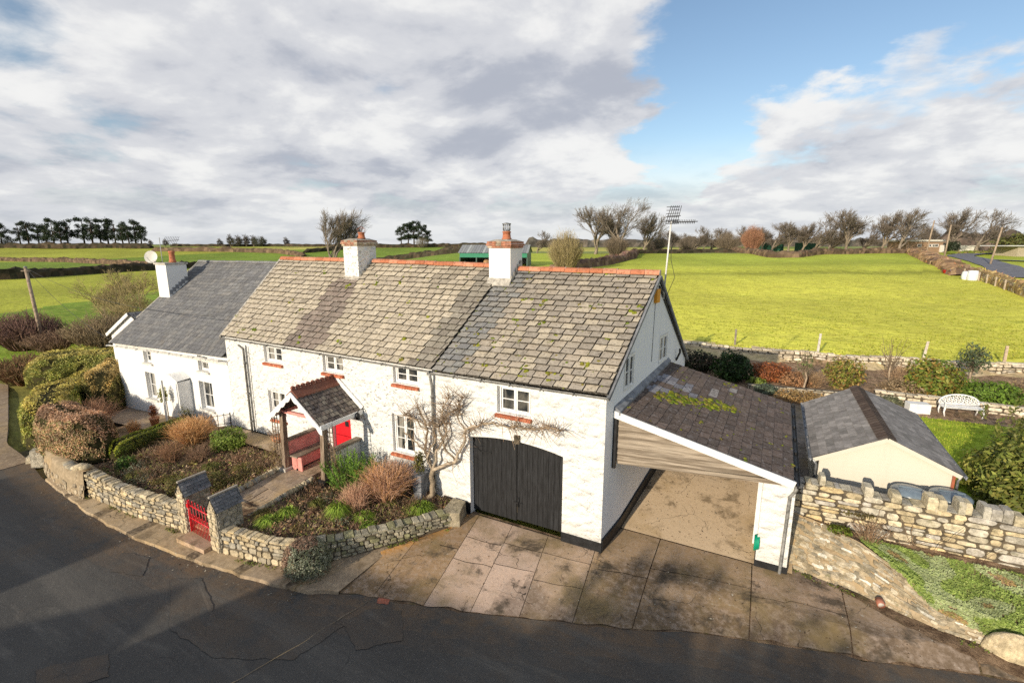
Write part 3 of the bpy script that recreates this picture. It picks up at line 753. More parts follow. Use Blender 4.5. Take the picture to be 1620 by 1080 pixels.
def pot(root, c, h, r, cage=False, cowl=False):
    mb = MB(); mb.lathe(c, [(r * 1.15, 0), (r * 1.2, h * .12), (r, h * .18), (r * .88, h * .8), (r * 1.05, h * .84), (r * 1.05, h * .95), (r * .8, h)], 14, (.46, .17, .09))
    p = mb.build('chimney_pot', M['terra'], root)
    if cage:
        m2 = MB()
        for k in range(8):
            t = 2 * math.pi * k / 8; m2.tube([(c[0] + r * math.cos(t), c[1] + r * math.sin(t), c[2] + h), (c[0] + r * 1.3 * math.cos(t), c[1] + r * 1.3 * math.sin(t), c[2] + h + .12), (c[0], c[1], c[2] + h + .24)], .008, 4, (.3, .12, .08))
        m2.build('wire_guard', M['paint'], p)
    if cowl:
        m2 = MB(); m2.lathe((c[0], c[1], c[2] + h), [(r * .8, 0), (r * .8, .05)], 12, (.2, .2, .2))
        for k in range(10):
            t = 2 * math.pi * k / 10; m2.tube([(c[0] + r * .85 * math.cos(t), c[1] + r * .85 * math.sin(t), c[2] + h + .03), (c[0] + r * .85 * math.cos(t), c[1] + r * .85 * math.sin(t), c[2] + h + .24)], .012, 4, (.2, .2, .2))
        m2.lathe((c[0], c[1], c[2] + h + .24), [(r * 1.05, 0), (r * 1.05, .03), (.02, .06)], 12, (.25, .25, .25))
        m2.build('cowl', M['metal'], p)
    return p
def chimney(root, x0, x1, y0, y1, z0, z1, mat='rubble', cap=True, brickc=((.42, .24, .16), (.46, .38, .28), (.38, .18, .12)), flash=True):
    mb = MB(); mb.box(((x0 + x1) / 2, (y0 + y1) / 2, (z0 + z1) / 2), (x1 - x0, y1 - y0, z1 - z0))
    ch = mb.build('chimney', M[mat], root); cm = MB()
    if cap:
        z = z1 + .002
        for k, (e, h) in enumerate(((.04, .075), (.075, .075), (.05, .08))):
            n = 5
            for i in range(n):
                a = lerp(x0 - e, x1 + e, i / n); b = lerp(x0 - e, x1 + e, (i + 1) / n) - .006
                cm.box(((a + b) / 2, (y0 + y1) / 2, z + h / 2), (b - a, y1 - y0 + 2 * e, h - .005), 0, pick(brickc, .15))
            z += h
        cm.hexa([(x0 - .02, y0 - .02, z), (x1 + .02, y0 - .02, z), (x1 + .02, y1 + .02, z), (x0 - .02, y1 + .02, z)], [(x0 + .18, y0 + .18, z + .07), (x1 - .18, y0 + .18, z + .07), (x1 - .18, y1 - .18, z + .07), (x0 + .18, y1 - .18, z + .07)], (.42, .38, .32))
        cm.build('chimney_cap', M['stone'], ch)
    else:
        cm.box(((x0 + x1) / 2, (y0 + y1) / 2, z1 + .05), (x1 - x0 + .12, y1 - y0 + .12, .096), 0, (.45, .45, .44)); cm.build('chimney_cap', M['mortar'], ch)
    return ch

# ------------------------------------------------------------------ the stone-tiled cottage
CZ = [(.55, .475, .36), (.51, .44, .335), (.47, .405, .315), (.57, .495, .38), (.40, .345, .28), (.50, .43, .33)]
cott = thing('cottage', 'long white cottage with mossy stone tile roof and black arched garage doors', 'house', (-11.5, 14, 0))
arch = lambda u: 2.60 + .17 * (1 - ((u + 6.31) / 1.57) ** 2)
eave_m = lambda u: pw(u, [(-20, 4.76), (-9.19, 4.64)])
W_UP = [(-17.5, -16.45, 3.92, 4.60), (-14.2, -13.18, 3.92, 4.59), (-10.87, -9.82, 3.95, 4.56)]
W_LO = [(-17.5, -16.5, 1.58, 2.76), (-11.02, -10.05, 1.47, 2.86)]
mb = MB(); wall_panel(mb, FRONT, -19.97, -9.19, -.4, eave_m, W_UP + W_LO + [(-13.95, -13.0, .62, 2.36)], .24, m=0, mr=1)
wl = mb.build('wall', [M['rubble'], M['render']], cott); wl['label'] = 'painted rubble front wall of the main house'
gop = [(-6.88, -5.76, 3.57, 4.40), (-7.88, -4.74, -.3, arch)]
mb = MB(); wall_panel(mb, FRONT, -9.19, -3.55, -.4, 4.52, gop, .26, extra=[lerp(-7.88, -4.74, i / 14) for i in range(15)], m=0, mr=1)
mb.build('wall', [M['rubble_big'], M['render']], cott)['label'] = 'front wall of the garage end, larger painted stones'
zt = lambda u: pw(u, [(0, 4.56), (3.68, 7.5), (7.6, 4.15)])
GW = [(1.18, 1.98, 4.38, 5.42), (4.25, 5.15, 4.55, 5.52)]
mb = MB(); wall_panel(mb, GAB, 0, 7.6, -.4, zt, GW, .08, extra=[3.68], m=0, mr=0)
mb.face([(-20.0, 12.04, -.4), (-20.0, 19.6, -.4), (-20.0, 19.6, 4.2), (-20.2, 15.7, 7.6), (-20.0, 12.04, 4.65)][::-1]); mb.face([(-20, 19.6, -.4), (-2.7, 19.6, -.4), (-2.7, 19.6, 4.15), (-20, 19.6, 4.15)][::-1])
mb.build('wall', M['gable'], cott)['label'] = 'plain rendered gable end wall in shade'
for w in W_UP: window(cott, FRONT, *w, .17, 2, 2, 1, sill=.10)
window(cott, FRONT, *W_LO[0], .17, 2, 3, 1, sill=.08); window(cott, FRONT, *W_LO[1], .17, 2, 3, 1, sill=.10)
window(cott, FRONT, *gop[0], .19, 2, 2, 1, sill=.10)
for w in GW: window(cott, GAB, *w, .05, 2, 2, 1, fr=.06)
# white timber lintel strip under the eaves and beam over the garage
mb = MB(); pbox(mb, FRONT, -9.1, -3.6, 4.42, 4.51, 0.003, .03); mb.build('eaves_board', M['white'], cott)
# garage doors, two leaves of boards
for leaf, (a, b) in enumerate(((-7.88, -6.32), (-6.30, -4.74))):
    mb = MB(); n = 9
    for i in range(n):
        u0, u1 = lerp(a, b, i / n) + .004, lerp(a, b, (i + 1) / n) - .004
        dd = -.20 + R.uniform(-.004, .004); z0 = .06 + .05 * leaf
        mb.hexa([FRONT.p(u0, z0, dd), FRONT.p(u1, z0, dd), FRONT.p(u1, z0, dd - .04), FRONT.p(u0, z0, dd - .04)], [FRONT.p(u0, arch(u0) - .005, dd), FRONT.p(u1, arch(u1) - .005, dd), FRONT.p(u1, arch(u1) - .005, dd - .04), FRONT.p(u0, arch(u0) - .005, dd - .04)])
    d = mb.build('garage_door', M['blackwood'], cott)
    hb = MB()
    if leaf: hb.tube([FRONT.p(-6.24, .55, -.19), FRONT.p(-6.24, .72, -.14), FRONT.p(-6.24, .88, -.19)], .013, 6); pbox(hb, FRONT, -6.40, -6.1, .66, .70, -.195, -.175)
    else: pbox(hb, FRONT, -7.86, -7.2, 2.1, 2.15, -.195, -.186)
    hb.build('handle' if leaf else 'hinge', M['black'], d)
mb = MB(); pbox(mb, FRONT, -6.28, -6.10, 2.72, 2.98, .003, .06); mb.build('keystone', M['stonecore'], cott)
# black tar plinth
for a_ in ((-4.74, -3.52, -.35, .27, .003, .045), (-8.9, -7.88, -.35, .36, .003, .04), (-19.95, -13.95, -.1, .80, .003, .03)):
    mb = MB(); pbox(mb, FRONT, *a_); mb.build('plinth', M['black'], cott)
mb = MB()
for i in range(20):
    a, b = 7.0 * i / 20, 7.0 * (i + 1) / 20; ya, yb = 12.04 + a, 12.04 + b
    mb.hexa([GAB.p(a, -.4, .003), GAB.p(a, -.4, .05), GAB.p(b, -.4, .05), GAB.p(b, -.4, .003)], [GAB.p(a, zcar(ya) + .37, .003), GAB.p(a, zcar(ya) + .35, .05), GAB.p(b, zcar(yb) + .35, .05), GAB.p(b, zcar(yb) + .37, .003)])
mb.build('plinth', M['black'], cott)
# stable door
mb = MB(); pbox(mb, FRONT, -13.93, -13.02, .66, 1.50, -.18, -.13); pbox(mb, FRONT, -13.93, -13.02, 1.52, 2.32, -.18, -.135)
for u in (-13.75, -13.57, -13.39, -13.2): pbox(mb, FRONT, u - .006, u + .006, .68, 1.48, -.131, -.125)
d = mb.build('door', M['red'], cott); mb = MB(); pbox(mb, FRONT, -13.42, -13.24, 1.9, 2.1, -.134, -.128); mb.build('letter_box', M['black'], d)
# roofs
MQ = [(-20.02, 11.93, 4.76), (-9.17, 11.93, 4.64), (-8.55, 15.7, 7.66), (-20.74, 15.7, 7.80)]
GQ = [(-9.15, 11.91, 4.59), (-3.48, 11.91, 4.64), (-3.08, 15.7, 7.56), (-8.53, 15.7, 7.59)]
rt_ = random.Random(21)
def c_main(u, v):
    x = lerp(-20.3, -8.9, u); y = lerp(11.9, 15.7, v); c = pick(CZ[:4] + CZ[5:], .07, rt_)
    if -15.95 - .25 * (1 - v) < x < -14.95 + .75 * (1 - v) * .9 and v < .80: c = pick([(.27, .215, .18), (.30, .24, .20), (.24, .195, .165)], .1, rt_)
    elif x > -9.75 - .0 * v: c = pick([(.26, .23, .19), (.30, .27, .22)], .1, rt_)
    elif noise.noise((x * .7, y * .7, 3)) > .32: c = tuple(q * .72 for q in c)
    return c
def c_gar(u, v):
    c = pick([(.48, .415, .32), (.42, .36, .285), (.36, .315, .26), (.33, .29, .24), (.39, .34, .275), (.50, .435, .335)], .07, rt_)
    if u < .16 + .05 * v: c = pick([(.25, .25, .24), (.29, .275, .25), (.22, .22, .22)], .1, rt_)
    return c
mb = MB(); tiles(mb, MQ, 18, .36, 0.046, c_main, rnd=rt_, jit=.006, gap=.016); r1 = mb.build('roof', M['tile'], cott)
mb = MB(); tiles(mb, GQ, 20, .385, 0.048, c_gar, rnd=rt_, jit=.007, gap=.016); r2 = mb.build('roof', M['tile'], cott)
mb = MB(); tiles(mb, [(-2.62, 19.75, 4.12), (-8.5, 19.75, 4.12), (-8.5, 15.7, 7.56), (-3.06, 15.7, 7.56)], 12, .5, .03, c_gar, rnd=rt_); tiles(mb, [(-8.5, 19.75, 4.2), (-20.3, 19.75, 4.2), (-20.7, 15.7, 7.74), (-8.5, 15.7, 7.64)], 12, .6, .03, c_gar, rnd=rt_)
mb.build('roof', M['tile'], cott)['label'] = 'rear slope of the stone tile roof'
moss(r1, MQ, 60, .03, random.Random(4), .12); moss(r2, GQ, 130, .03, random.Random(8), .11)
moss(r1, MQ, 14, .03, random.Random(14), .15, lambda r: (r.random(), r.uniform(.0, .13)))
ridge_tiles(cott, (-20.72, 15.7, 7.80), (-15.9, 15.7, 7.78)); ridge_tiles(cott, (-14.9, 15.7, 7.77), (-8.95, 15.7, 7.68)); ridge_tiles(cott, (-8.02, 15.7, 7.60), (-3.08, 15.7, 7.58))
# verge and mortar fillets at the gable and at the left end
mb = MB(); mb.bar((-3.46, 11.9, 4.53), (-3.06, 15.68, 7.50), .07, .09); mb.bar((-3.06, 15.72, 7.50), (-2.62, 19.7, 4.08), .07, .09); mb.build('verge', M['lead'], cott)
mb = MB(); mb.bar((-20.03, 11.9, 4.72), (-20.76, 15.68, 7.82), .08, .10); mb.build('verge', M['mortar'], cott)
gutter(cott, (-20.0, 11.90, 4.70), (-9.25, 11.90, 4.58), .05); gutter(cott, (-9.28, 11.88, 4.53), (-3.45, 11.88, 4.57), .05)
mb = MB(); mb.tube([(-9.2, 11.86, 4.50), (-9.2, 11.87, 4.40), (-9.2, 11.93, 4.15), (-9.2, 11.95, 4.0), (-9.2, 11.95, .25)], .045, 8)
for z in (3.7, 2.4, 1.2): mb.lathe((-9.2, 11.95, z), [(.058, 0), (.058, .08)], 8)
mb.build('downpipe', M['gutter'], cott)
mb = MB(); mb.tube([(-18.66, 11.76, 4.53), (-18.66, 11.95, 4.35), (-18.66, 11.95, .6)], .045, 8); mb.tube([(-18.48, 11.97, 4.45), (-18.48, 11.97, .6)], .022, 6)
for z in (3.7, 2.4, 1.2): mb.lathe((-18.66, 11.95, z), [(.058, 0), (.058, .08)], 8)
mb.build('downpipe', M['gutter'], cott)
c1 = chimney(cott, -15.82, -15.02, 14.9, 15.95, 6.6, 8.42); pot(c1, (-15.25, 15.4, 8.72), .26, .14, cage=True)
c2 = chimney(cott, -8.92, -8.06, 15.1, 16.0, 6.6, 8.36, 'render', brickc=((.42, .20, .13), (.40, .32, .24), (.36, .16, .10))); pot(c2, (-8.42, 15.5, 8.66), .28, .15, cowl=True)
for c, x0, x1, y0, z0 in ((c1, -15.86, -14.98, 14.9, 7.06), (c2, -8.96, -8.02, 15.1, 7.18)):
    mb = MB(); mb.hexa([(x0, y0 - .16, z0 - .16), (x1, y0 - .16, z0 - .16), (x1, y0 + .02, z0 - .05), (x0, y0 + .02, z0 - .05)], [(x0, y0 - .15, z0 - .06), (x1, y0 - .15, z0 - .06), (x1, y0 - .003, z0 + .14), (x0, y0 - .003, z0 + .14)])
    for i in range(5): mb.box((x1 + .0, y0 + .1 + .16 * i, z0 + .12 + .13 * i), (.02, .16, .22))
    mb.build('flashing', M['mortar'], c)
# alarm box, pole aerial
mb = MB(); pbox(mb, GAB, 3.42, 3.72, 6.70, 7.12, .004, .10, (.72, .30, .02)); mb.build('alarm_box', M['paint'], cott)
mb = MB(); mb.bar(GAB.p(3.8, 7.2, .03), GAB.p(7.5, 4.2, .03), .035, .05, (.02, .02, .02)); mb.tube([GAB.p(3.55, 6.7, .01), GAB.p(3.5, 4.8, .01)], .008, 4, (.2, .2, .2)); mb.tube([GAB.p(6.3, 4.3, .02), GAB.p(6.3, 4.6, .14), GAB.p(6.2, 4.75, .16)], .04, 6, (.03, .03, .03))
mb.build('cable', M['paint'], cott)
A0 = Vector((-3.05, 16.3, 6.75)); A1 = Vector((-2.95, 16.3, 9.2))
ant = thing('aerial_mast', 'tall leaning television aerial mast on the gable end', 'aerial', tuple(A0))
mb = MB(); mb.tube([A0, A1], [.03, .024], 8, (.66, .65, .62)); mb.tube([A0 + Vector((0, -.15, .1)), A0 + Vector((.02, .15, .1))], .02, 5, (.2, .2, .2)); mb.build('pole', M['paint'], ant)
dk = (.06, .06, .065); AS = .72; mb = MB()
for z in (0., .22): mb.tube([A1 + AS * Vector((-.25 + z * .4, -.1, z + .0)), A1 + AS * Vector((.28 + z * .4, .1, z + .02))], .012, 5, dk)
for k in range(6): mb.tube([A1 + AS * Vector((-.22 + k * .09, -.08 + k * .03, -.12)), A1 + AS * Vector((-.02 + k * .08, -.08 + k * .03, .66))], .01, 4, dk)
for k in range(6): mb.tube([A1 + AS * Vector((-.20, -.15, -.1 + k * .14)), A1 + AS * Vector((.30, .1, -.08 + k * .14))], .01, 4, dk)
mb.build('grid_aerial', M['paint'], ant)
mb = MB(); mb.tube([A1 + AS * Vector((-.1, 0, -.03)), A1 + AS * Vector((1.08, .15, -.02))], .014, 5, dk)
for k in range(13):
    p = A1 + AS * Vector((.1 + k * .07, .012 * k, -.025)); mb.tube([p + AS * Vector((0, -.14, -.04)), p + AS * Vector((0, .14, .04))], .009, 4, dk); mb.tube([p + AS * Vector((0, -.02, -.09)), p + AS * Vector((.02, .02, .09))], .009, 4, dk)
mb.build('yagi_aerial', M['paint'], ant)
mb = MB(); mb.tube([A1 + Vector((.02, 0, -.4)), A1 + Vector((.05, .1, -1.2)), A0 + Vector((.3, .1, .7)), A0 + Vector((.1, 0, .1))], .008, 4, (.03, .03, .03)); mb.build('cable', M['paint'], ant)

# ------------------------------------------------------------------ slate-roofed house next door
lh = thing('slate_house', 'lower white rendered house with smooth grey slate roof and hooded door', 'house', (-24.6, 14, 0))
LW_UP = [(-26.72, -26.0, 2.84, 3.52), (-22.16, -21.4, 2.99, 3.70)]; LW_LO = [(-26.82, -25.95, 1.02, 2.36), (-22.3, -21.32, 1.2, 2.5)]
ze = lambda u: pw(u, [(-29.3, 3.58), (-19.97, 3.86)])
mb = MB(); wall_panel(mb, FRONT, -29.3, -19.975, -.5, ze, LW_UP + LW_LO + [(-24.1, -23.1, .2, 2.2)], .30)
mb.face([(-29.3, 12.04, -.5), (-29.3, 20.5, -.5), (-29.3, 20.5, 3.6), (-29.35, 16.8, 7.4), (-29.3, 12.04, 3.58)][::-1]); mb.face([(-29.3, 20.5, -.5), (-20, 20.5, -.5), (-20, 20.5, 3.8), (-29.3, 20.5, 3.6)][::-1])
mb.build('wall', M['render'], lh)
for w in LW_UP: window(lh, FRONT, *w, .20, 1, 2, 2, fr=.045, mat='white')
for w in LW_LO: window(lh, FRONT, *w, .22, 1, 2, 2, fr=.045)
mb = MB()
for a, b, z, _ in LW_UP + LW_LO: pbox(mb, FRONT, a - .06, b + .06, z - .09, z, .003, .09)
pbox(mb, FRONT, -29.28, -19.99, 3.46, 3.58, .004, .03); mb.build('window_ledges', M['offwhite'], lh)
mb = MB(); pbox(mb, FRONT, -24.08, -23.12, .24, 2.18, -.26, -.2); d = mb.build('door', M['offwhite'], lh)
mb = MB(); pbox(mb, FRONT, -23.3, -23.25, 1.1, 1.2, -.199, -.15); mb.build('handle', M['metal'], d)
LQ = [(-29.42, 11.84, 3.60), (-20.0, 11.84, 3.86), (-20.45, 16.8, 7.55), (-29.45, 16.8, 7.50)]
rs = random.Random(9)
def c_sl(u, v):
    c = pick([(.185, .185, .185), (.165, .165, .17), (.205, .20, .195), (.15, .15, .155)], .1, rs)
    if .62 + .3 * v - .3 < u < .75 and v > .6 and rs.random() < .5: c = tuple(q * 1.2 for q in c)
    return c
mb = MB(); tiles(mb, LQ, 27, .33, .010, c_sl, rnd=rs, jit=.003, gap=.008, tailrag=.006); r3 = mb.build('roof', M['slate'], lh)
mb = MB(); tiles(mb, [(-20.0, 20.6, 3.7), (-29.4, 20.6, 3.7), (-29.45, 16.8, 7.46), (-20.45, 16.8, 7.5)], 12, .6, .012, c_sl, rnd=rs); mb.build('roof', M['slate'], lh)['label'] = 'rear slate slope'
ridge_tiles(lh, (-29.45, 16.8, 7.50), (-20.6, 16.8, 7.55), .5, .09, ((.24, .24, .24), (.20, .20, .21)), mat='slate')
gutter(lh, (-29.4, 11.74, 3.50), (-20.05, 11.74, 3.74), .05, 'offwhite')
mb = MB(); mb.bar((-29.44, 11.86, 3.57), (-29.47, 16.78, 7.46), .08, .1); mb.build('verge', M['mortar'], lh)
c3 = chimney(lh, -29.42, -28.42, 14.45, 15.5, 5.2, 7.42, 'render', cap=False); pot(c3, (-28.75, 15.0, 7.52), .62, .15)
mb = MB()
for i in range(6): mb.box((-28.41, 14.55 + .17 * i, 5.98 + .132 * i), (.025, .17, .22))
mb.build('flashing', M['lead'], c3)
# white hood over the door with side cheeks
mb = MB(); hx0, hx1, hy = -24.3, -22.9, 11.45
prof = [(hx0 + (hx1 - hx0) * k / 10, 2.50 + .24 * math.sin(math.pi * k / 10)) for k in range(11)]
vs = [(x, hy, z) for x, z in prof] + [(x, 12.03, z + .05) for x, z in prof]; mb.add(vs, [(k, k + 1, k + 12, k + 11) for k in range(10)], smooth=True)
mb.face([(x, hy, z) for x, z in prof] + [(hx1, hy, 2.40), (hx0, hy, 2.40)])
mb.box((hx0 + .04, hy + .04, 1.3), (.07, .07, 2.3)); mb.box((hx1 - .04, (hy + 12.03) / 2, 1.3), (.07, .56, 2.3)); mb.box(((hx0 + hx1) / 2, hy + .3, 2.43), (1.3, .5, .05))
mb.build('door_hood', M['white'], lh)
# low white wing at the far end
mb = MB(); wx0, wx1, wy = -32.4, -29.33, 13.2
mb.face([(wx0, wy, -.3), (wx1, wy, -.3), (wx1, wy, 4.6), (-29.95, wy, 4.84), (wx0, wy, 3.62)]); mb.face([(wx0, wy, -.3), (wx0, wy, 3.62), (wx0, 18, 3.62), (wx0, 18, -.3)])
wg = mb.build('wing', M['render'], lh); mb = MB(); tiles(mb, [(-29.33, 13.05, 4.62), (-29.33, 18, 4.62), (-29.95, 18, 4.94), (-29.95, 13.05, 4.94)], 3, .35, .012, c_sl, rnd=rs); tiles(mb, [(-32.6, 18, 3.6), (-32.6, 13.05, 3.6), (-29.95, 13.05, 4.94), (-29.95, 18, 4.94)], 10, .35, .012, c_sl, rnd=rs)
mb.build('wing_roof', M['slate'], wg); mb = MB(); mb.bar((-32.6, 13.05, 3.52), (-29.95, 13.05, 4.86), .05, .16); mb.build('bargeboard', M['white'], wg)
dish = thing('satellite_dish', 'round white satellite dish fixed to the left chimney', 'dish', (-29.5, 14.4, 7.4))
mb = MB(); dc = Vector((-30.2, 14.7, 7.80)); dn = Vector((.55, -.8, .22)).normalized(); du_ = dn.cross(Vector((0, 0, 1))).normalized(); dv = du_.cross(dn); vs = []
for i in range(5):
    r = .34 * i / 4
    for k in range(16): t = 2 * math.pi * k / 16; vs.append(dc + du_ * math.cos(t) * r + dv * math.sin(t) * r + dn * r * r * .5)
mb.add(vs, [(i * 16 + k, i * 16 + (k + 1) % 16, (i + 1) * 16 + (k + 1) % 16, (i + 1) * 16 + k) for i in range(4) for k in range(16)], (.62, .60, .55), 0, True); mb.build('reflector', M['paint'], dish)
mb = MB(); mb.tube([dc - dn * .02, dc - dn * .2, (-29.45, 14.6, 7.3)], .02, 6, (.4, .4, .4)); mb.tube([dc - dv * .3, dc + dn * .4 - dv * .1], .012, 5, (.4, .4, .4)); mb.build('arm', M['paint'], dish)
a2 = thing('roof_aerial', 'small grey aerial standing behind the left chimney pot', 'aerial', (-29.4, 15.2, 7.4)); mb = MB(); mb.tube([(-29.75, 15.0, 7.1), (-29.75, 15.0, 8.85)], .02, 6, (.35, .35, .35)); mb.build('pole', M['paint'], a2)
mb = MB(); mb.tube([(-29.9, 15.2, 8.65), (-28.8, 15.5, 8.72)], .014, 5, dk)
for k in range(9): mb.tube([(-29.8 + k * .11, 15.1 + k * .03, 8.45), (-29.8 + k * .11, 15.35 + k * .03, 8.9)], .009, 4, dk)
mb.build('yagi_aerial', M['paint'], a2)
# narrow black railing where the houses meet
rl = thing('railing', 'short black iron railing between the two front gardens', 'railing', (-20.3, 11.4, .6)); mb = MB()
for z in (.95, 1.35): mb.tube([(-20.6, 10.9, z), (-20.0, 11.9, z)], .014, 5)
mb.build('rail', M['black'], rl)
for k in range(6):
    mb = MB(); p = (lerp(-20.6, -20.0, k / 5), lerp(10.9, 11.9, k / 5)); mb.tube([(*p, .5), (*p, 1.42)], .014 if k % 5 else .025, 5); mb.build('baluster', M['black'], rl)

# ------------------------------------------------------------------ lean-to carport
cp = thing('carport', 'lean-to carport with brown slate roof and white fascia beside the gable', 'carport', (-1.2, 15, 0))
CQ = [(.96, 13.34, 2.64), (.97, 18.8, 3.07), (-3.0, 17.35, 4.46), (-3.46, 12.60, 4.0)]
rc = random.Random(31)
def c_cp(u, v):
    c = pick([(.135, .102, .085), (.12, .092, .078), (.15, .113, .095), (.108, .085, .073)], .08, rc)
    x = bil([Vector(q) for q in CQ], u, v)
    if v > .62 and .42 < u < .74 and rc.random() < .6: c = pick([(.26, .26, .29), (.20, .20, .23)], .15, rc)
    if rc.random() < .02: c = (.30, .28, .27)
    return c
mb = MB(); tiles(mb, CQ, 17, .36, .016, c_cp, stagger=.5, rnd=rc, jit=.004, gap=.012, butt=.2); r4 = mb.build('roof', M['browntile'], cp)
def reg(r):
    t = r.random(); return (clamp(.60 - .22 * t + r.gauss(0, .035)), clamp(.42 + .42 * t ** 1.1 + r.gauss(0, .04)))
moss(r4, CQ, 165, .012, random.Random(2), .13, reg)
moss(r4, CQ, 60, .012, random.Random(12), .07)
mb = MB(); mb.bar((-3.50, 12.56, 3.93), (1.0, 13.27, 2.57), .05, .19); mb.build('fascia', M['white'], cp)
mb = MB()
for i in range(7):       # weathered boards under the fascia
    z0, z1 = 2.52 + i * .20, 2.52 + (i + 1) * .20 - .016
    def xr(z): return clamp(-3.5 + (3.86 - z) / (3.86 - 2.55) * 4.2, -3.45, .62)
    def yy(x): return lerp(12.68, 13.36, (x + 3.5) / 4.4)
    tl = lambda x: .07 * (x + 3.5) * (1 - i / 9)
    a, b0, b1 = -3.47, xr(z0 + .06), xr(z1)
    if b0 - a < .1: continue
    b1 = max(b1, a + .02)
    mb.hexa([(a, yy(a) - .022, z0), (b0, yy(b0) - .022, z0 + tl(b0) * .5), (b0, yy(b0) + .02, z0 + tl(b0) * .5), (a, yy(a) + .02, z0)], [(a, yy(a) + .006, z1), (b1, yy(b1) + .006, min(z1 + tl(b1) * .5, 3.9)), (b1, yy(b1) + .03, min(z1 + tl(b1) * .5, 3.9)), (a, yy(a) + .03, z1)])
mb.build('boarding', M['wood'], cp); mb = MB(); mb.face([(-3.45, 12.76, 2.53), (.5, 13.36, 2.62), (-3.45, 12.76, 3.86)]); mb.build('board_backing', M['black'], cp)
mb = MB(); mb.box((-3.44, 12.62, 3.1), (.10, .10, 1.55)); mb.build('end_post', M['black'], cp)
mb = MB(); mb.bar((-3.4, 12.78, 2.48), (.9, 13.5, 2.50), .12, .12); mb.bar((.75, 13.5, 2.42), (.8, 18.7, 2.85), .1, .12); mb.build('beam', M['wood'], cp)
mb = MB(); mb.box((.68, 13.62, 1.15), (.74, .42, 2.62)); mb.box((.88, 16.0, 1.1), (.2, 4.4, 1.9)); pi = mb.build('pillar', M['rubble_big'], cp)
mb = MB(); mb.box((.68, 13.62, .02), (.78, .46, .32)); mb.build('pillar_base', M['black'], pi)
mb = MB(); mb.box((.27, 14.25, 1.2), (.12, .12, 2.45)); mb.build('post', M['white'], cp)
gutter(cp, (1.06, 13.26, 2.60), (1.07, 18.85, 3.03), .06, 'black')
mb = MB(); mb.tube([(1.06, 13.32, 2.54), (1.02, 13.34, 2.35), (.93, 13.36, 2.2), (.90, 13.36, -.1), (.90, 13.2, -.18)], .042, 8); mb.build('downpipe', M['gutter'], cp)
mb = MB(); mb.hexa([(-3.53, 12.6, 3.93), (-3.30, 12.55, 3.90), (-2.85, 17.35, 4.37), (-3.05, 17.4, 4.4)], [(-3.52, 12.6, 4.16), (-3.30, 12.55, 4.02), (-2.85, 17.35, 4.49), (-3.02, 17.4, 4.65)]); mb.build('flashing', M['lead'], cp)
hose = MB()
for k in range(4):
    pts = [(.26 + .03 * k, 13.50 + .17 * math.cos(t), .62 + .2 * math.sin(t) + .02 * k) for t in [2 * math.pi * i / 18 for i in range(19)]]; hose.tube(pts, .022, 6, (.0, .28, .16))
tag(hose.build('garden_hose', M['paint']), 'coiled green garden hose hanging on the white carport pillar', 'hose')

# ------------------------------------------------------------------ porch
po = thing('porch', 'timber porch with small slate roof, scalloped white bargeboards and pink benches', 'porch', (-13.7, 11.2, .6))
for x in (-14.62, -12.66):
    mb = MB(); mb.hexa([(x - .09, 10.36, .55), (x + .09, 10.36, .55), (x + .09, 10.56, .55), (x - .09, 10.56, .55)], [(x - .08 + (.06 if x < -14 else .10), 10.4, 2.78), (x + .08 + (.06 if x < -14 else .1), 10.4, 2.78), (x + .08 + (.06 if x < -14 else .1), 10.55, 2.78), (x - .08 + (.06 if x < -14 else .1), 10.55, 2.78)])
    p = mb.build('post', M['post'], po); mb = MB(); mb.box((x, 10.46, .62), (.34, .34, .26)); mb.build('post_base', M['black'] if x > -14 else M['mortar'], p)
PR0, PR1 = (-13.62, 10.2, 3.72), (-13.62, 12.02, 3.72)
rp_ = random.Random(6); cpo = lambda u, v: pick([(.15, .12, .10), (.18, .145, .12), (.115, .095, .085), (.26, .225, .18)], .15, rp_)
QR = [(-12.36, 10.2, 2.74), (-12.36, 12.02, 2.74), PR1, PR0]; QL = [(-14.88, 12.02, 2.74), (-14.88, 10.2, 2.74), PR0, PR1]
mb = MB(); tiles(mb, QR, 9, .17, .016, cpo, rnd=rp_, gap=.008); tiles(mb, QL, 9, .17, .016, cpo, rnd=rp_, gap=.008); mb.build('roof', M['browntile'], po)
mb = MB()
for sx in (-1, 1):
    mb.hexa([(-13.62, 10.2, 3.73), (-13.62, 12.0, 3.73), (-13.62 + sx * .27, 12.0, 3.53), (-13.62 + sx * .27, 10.2, 3.53)], [(-13.62, 10.2, 3.80), (-13.62, 12.0, 3.80), (-13.62 + sx * .28, 12.0, 3.575), (-13.62 + sx * .28, 10.2, 3.575)], (.20, .085, .06))
for k in range(9): mb.tube([(-13.66, 10.27 + k * .2, 3.84), (-13.58, 10.27 + k * .2, 3.84)], .075, 10, (.22, .09, .065), 0, False)
mb.build('ridge_tiles', M['terra'], po)
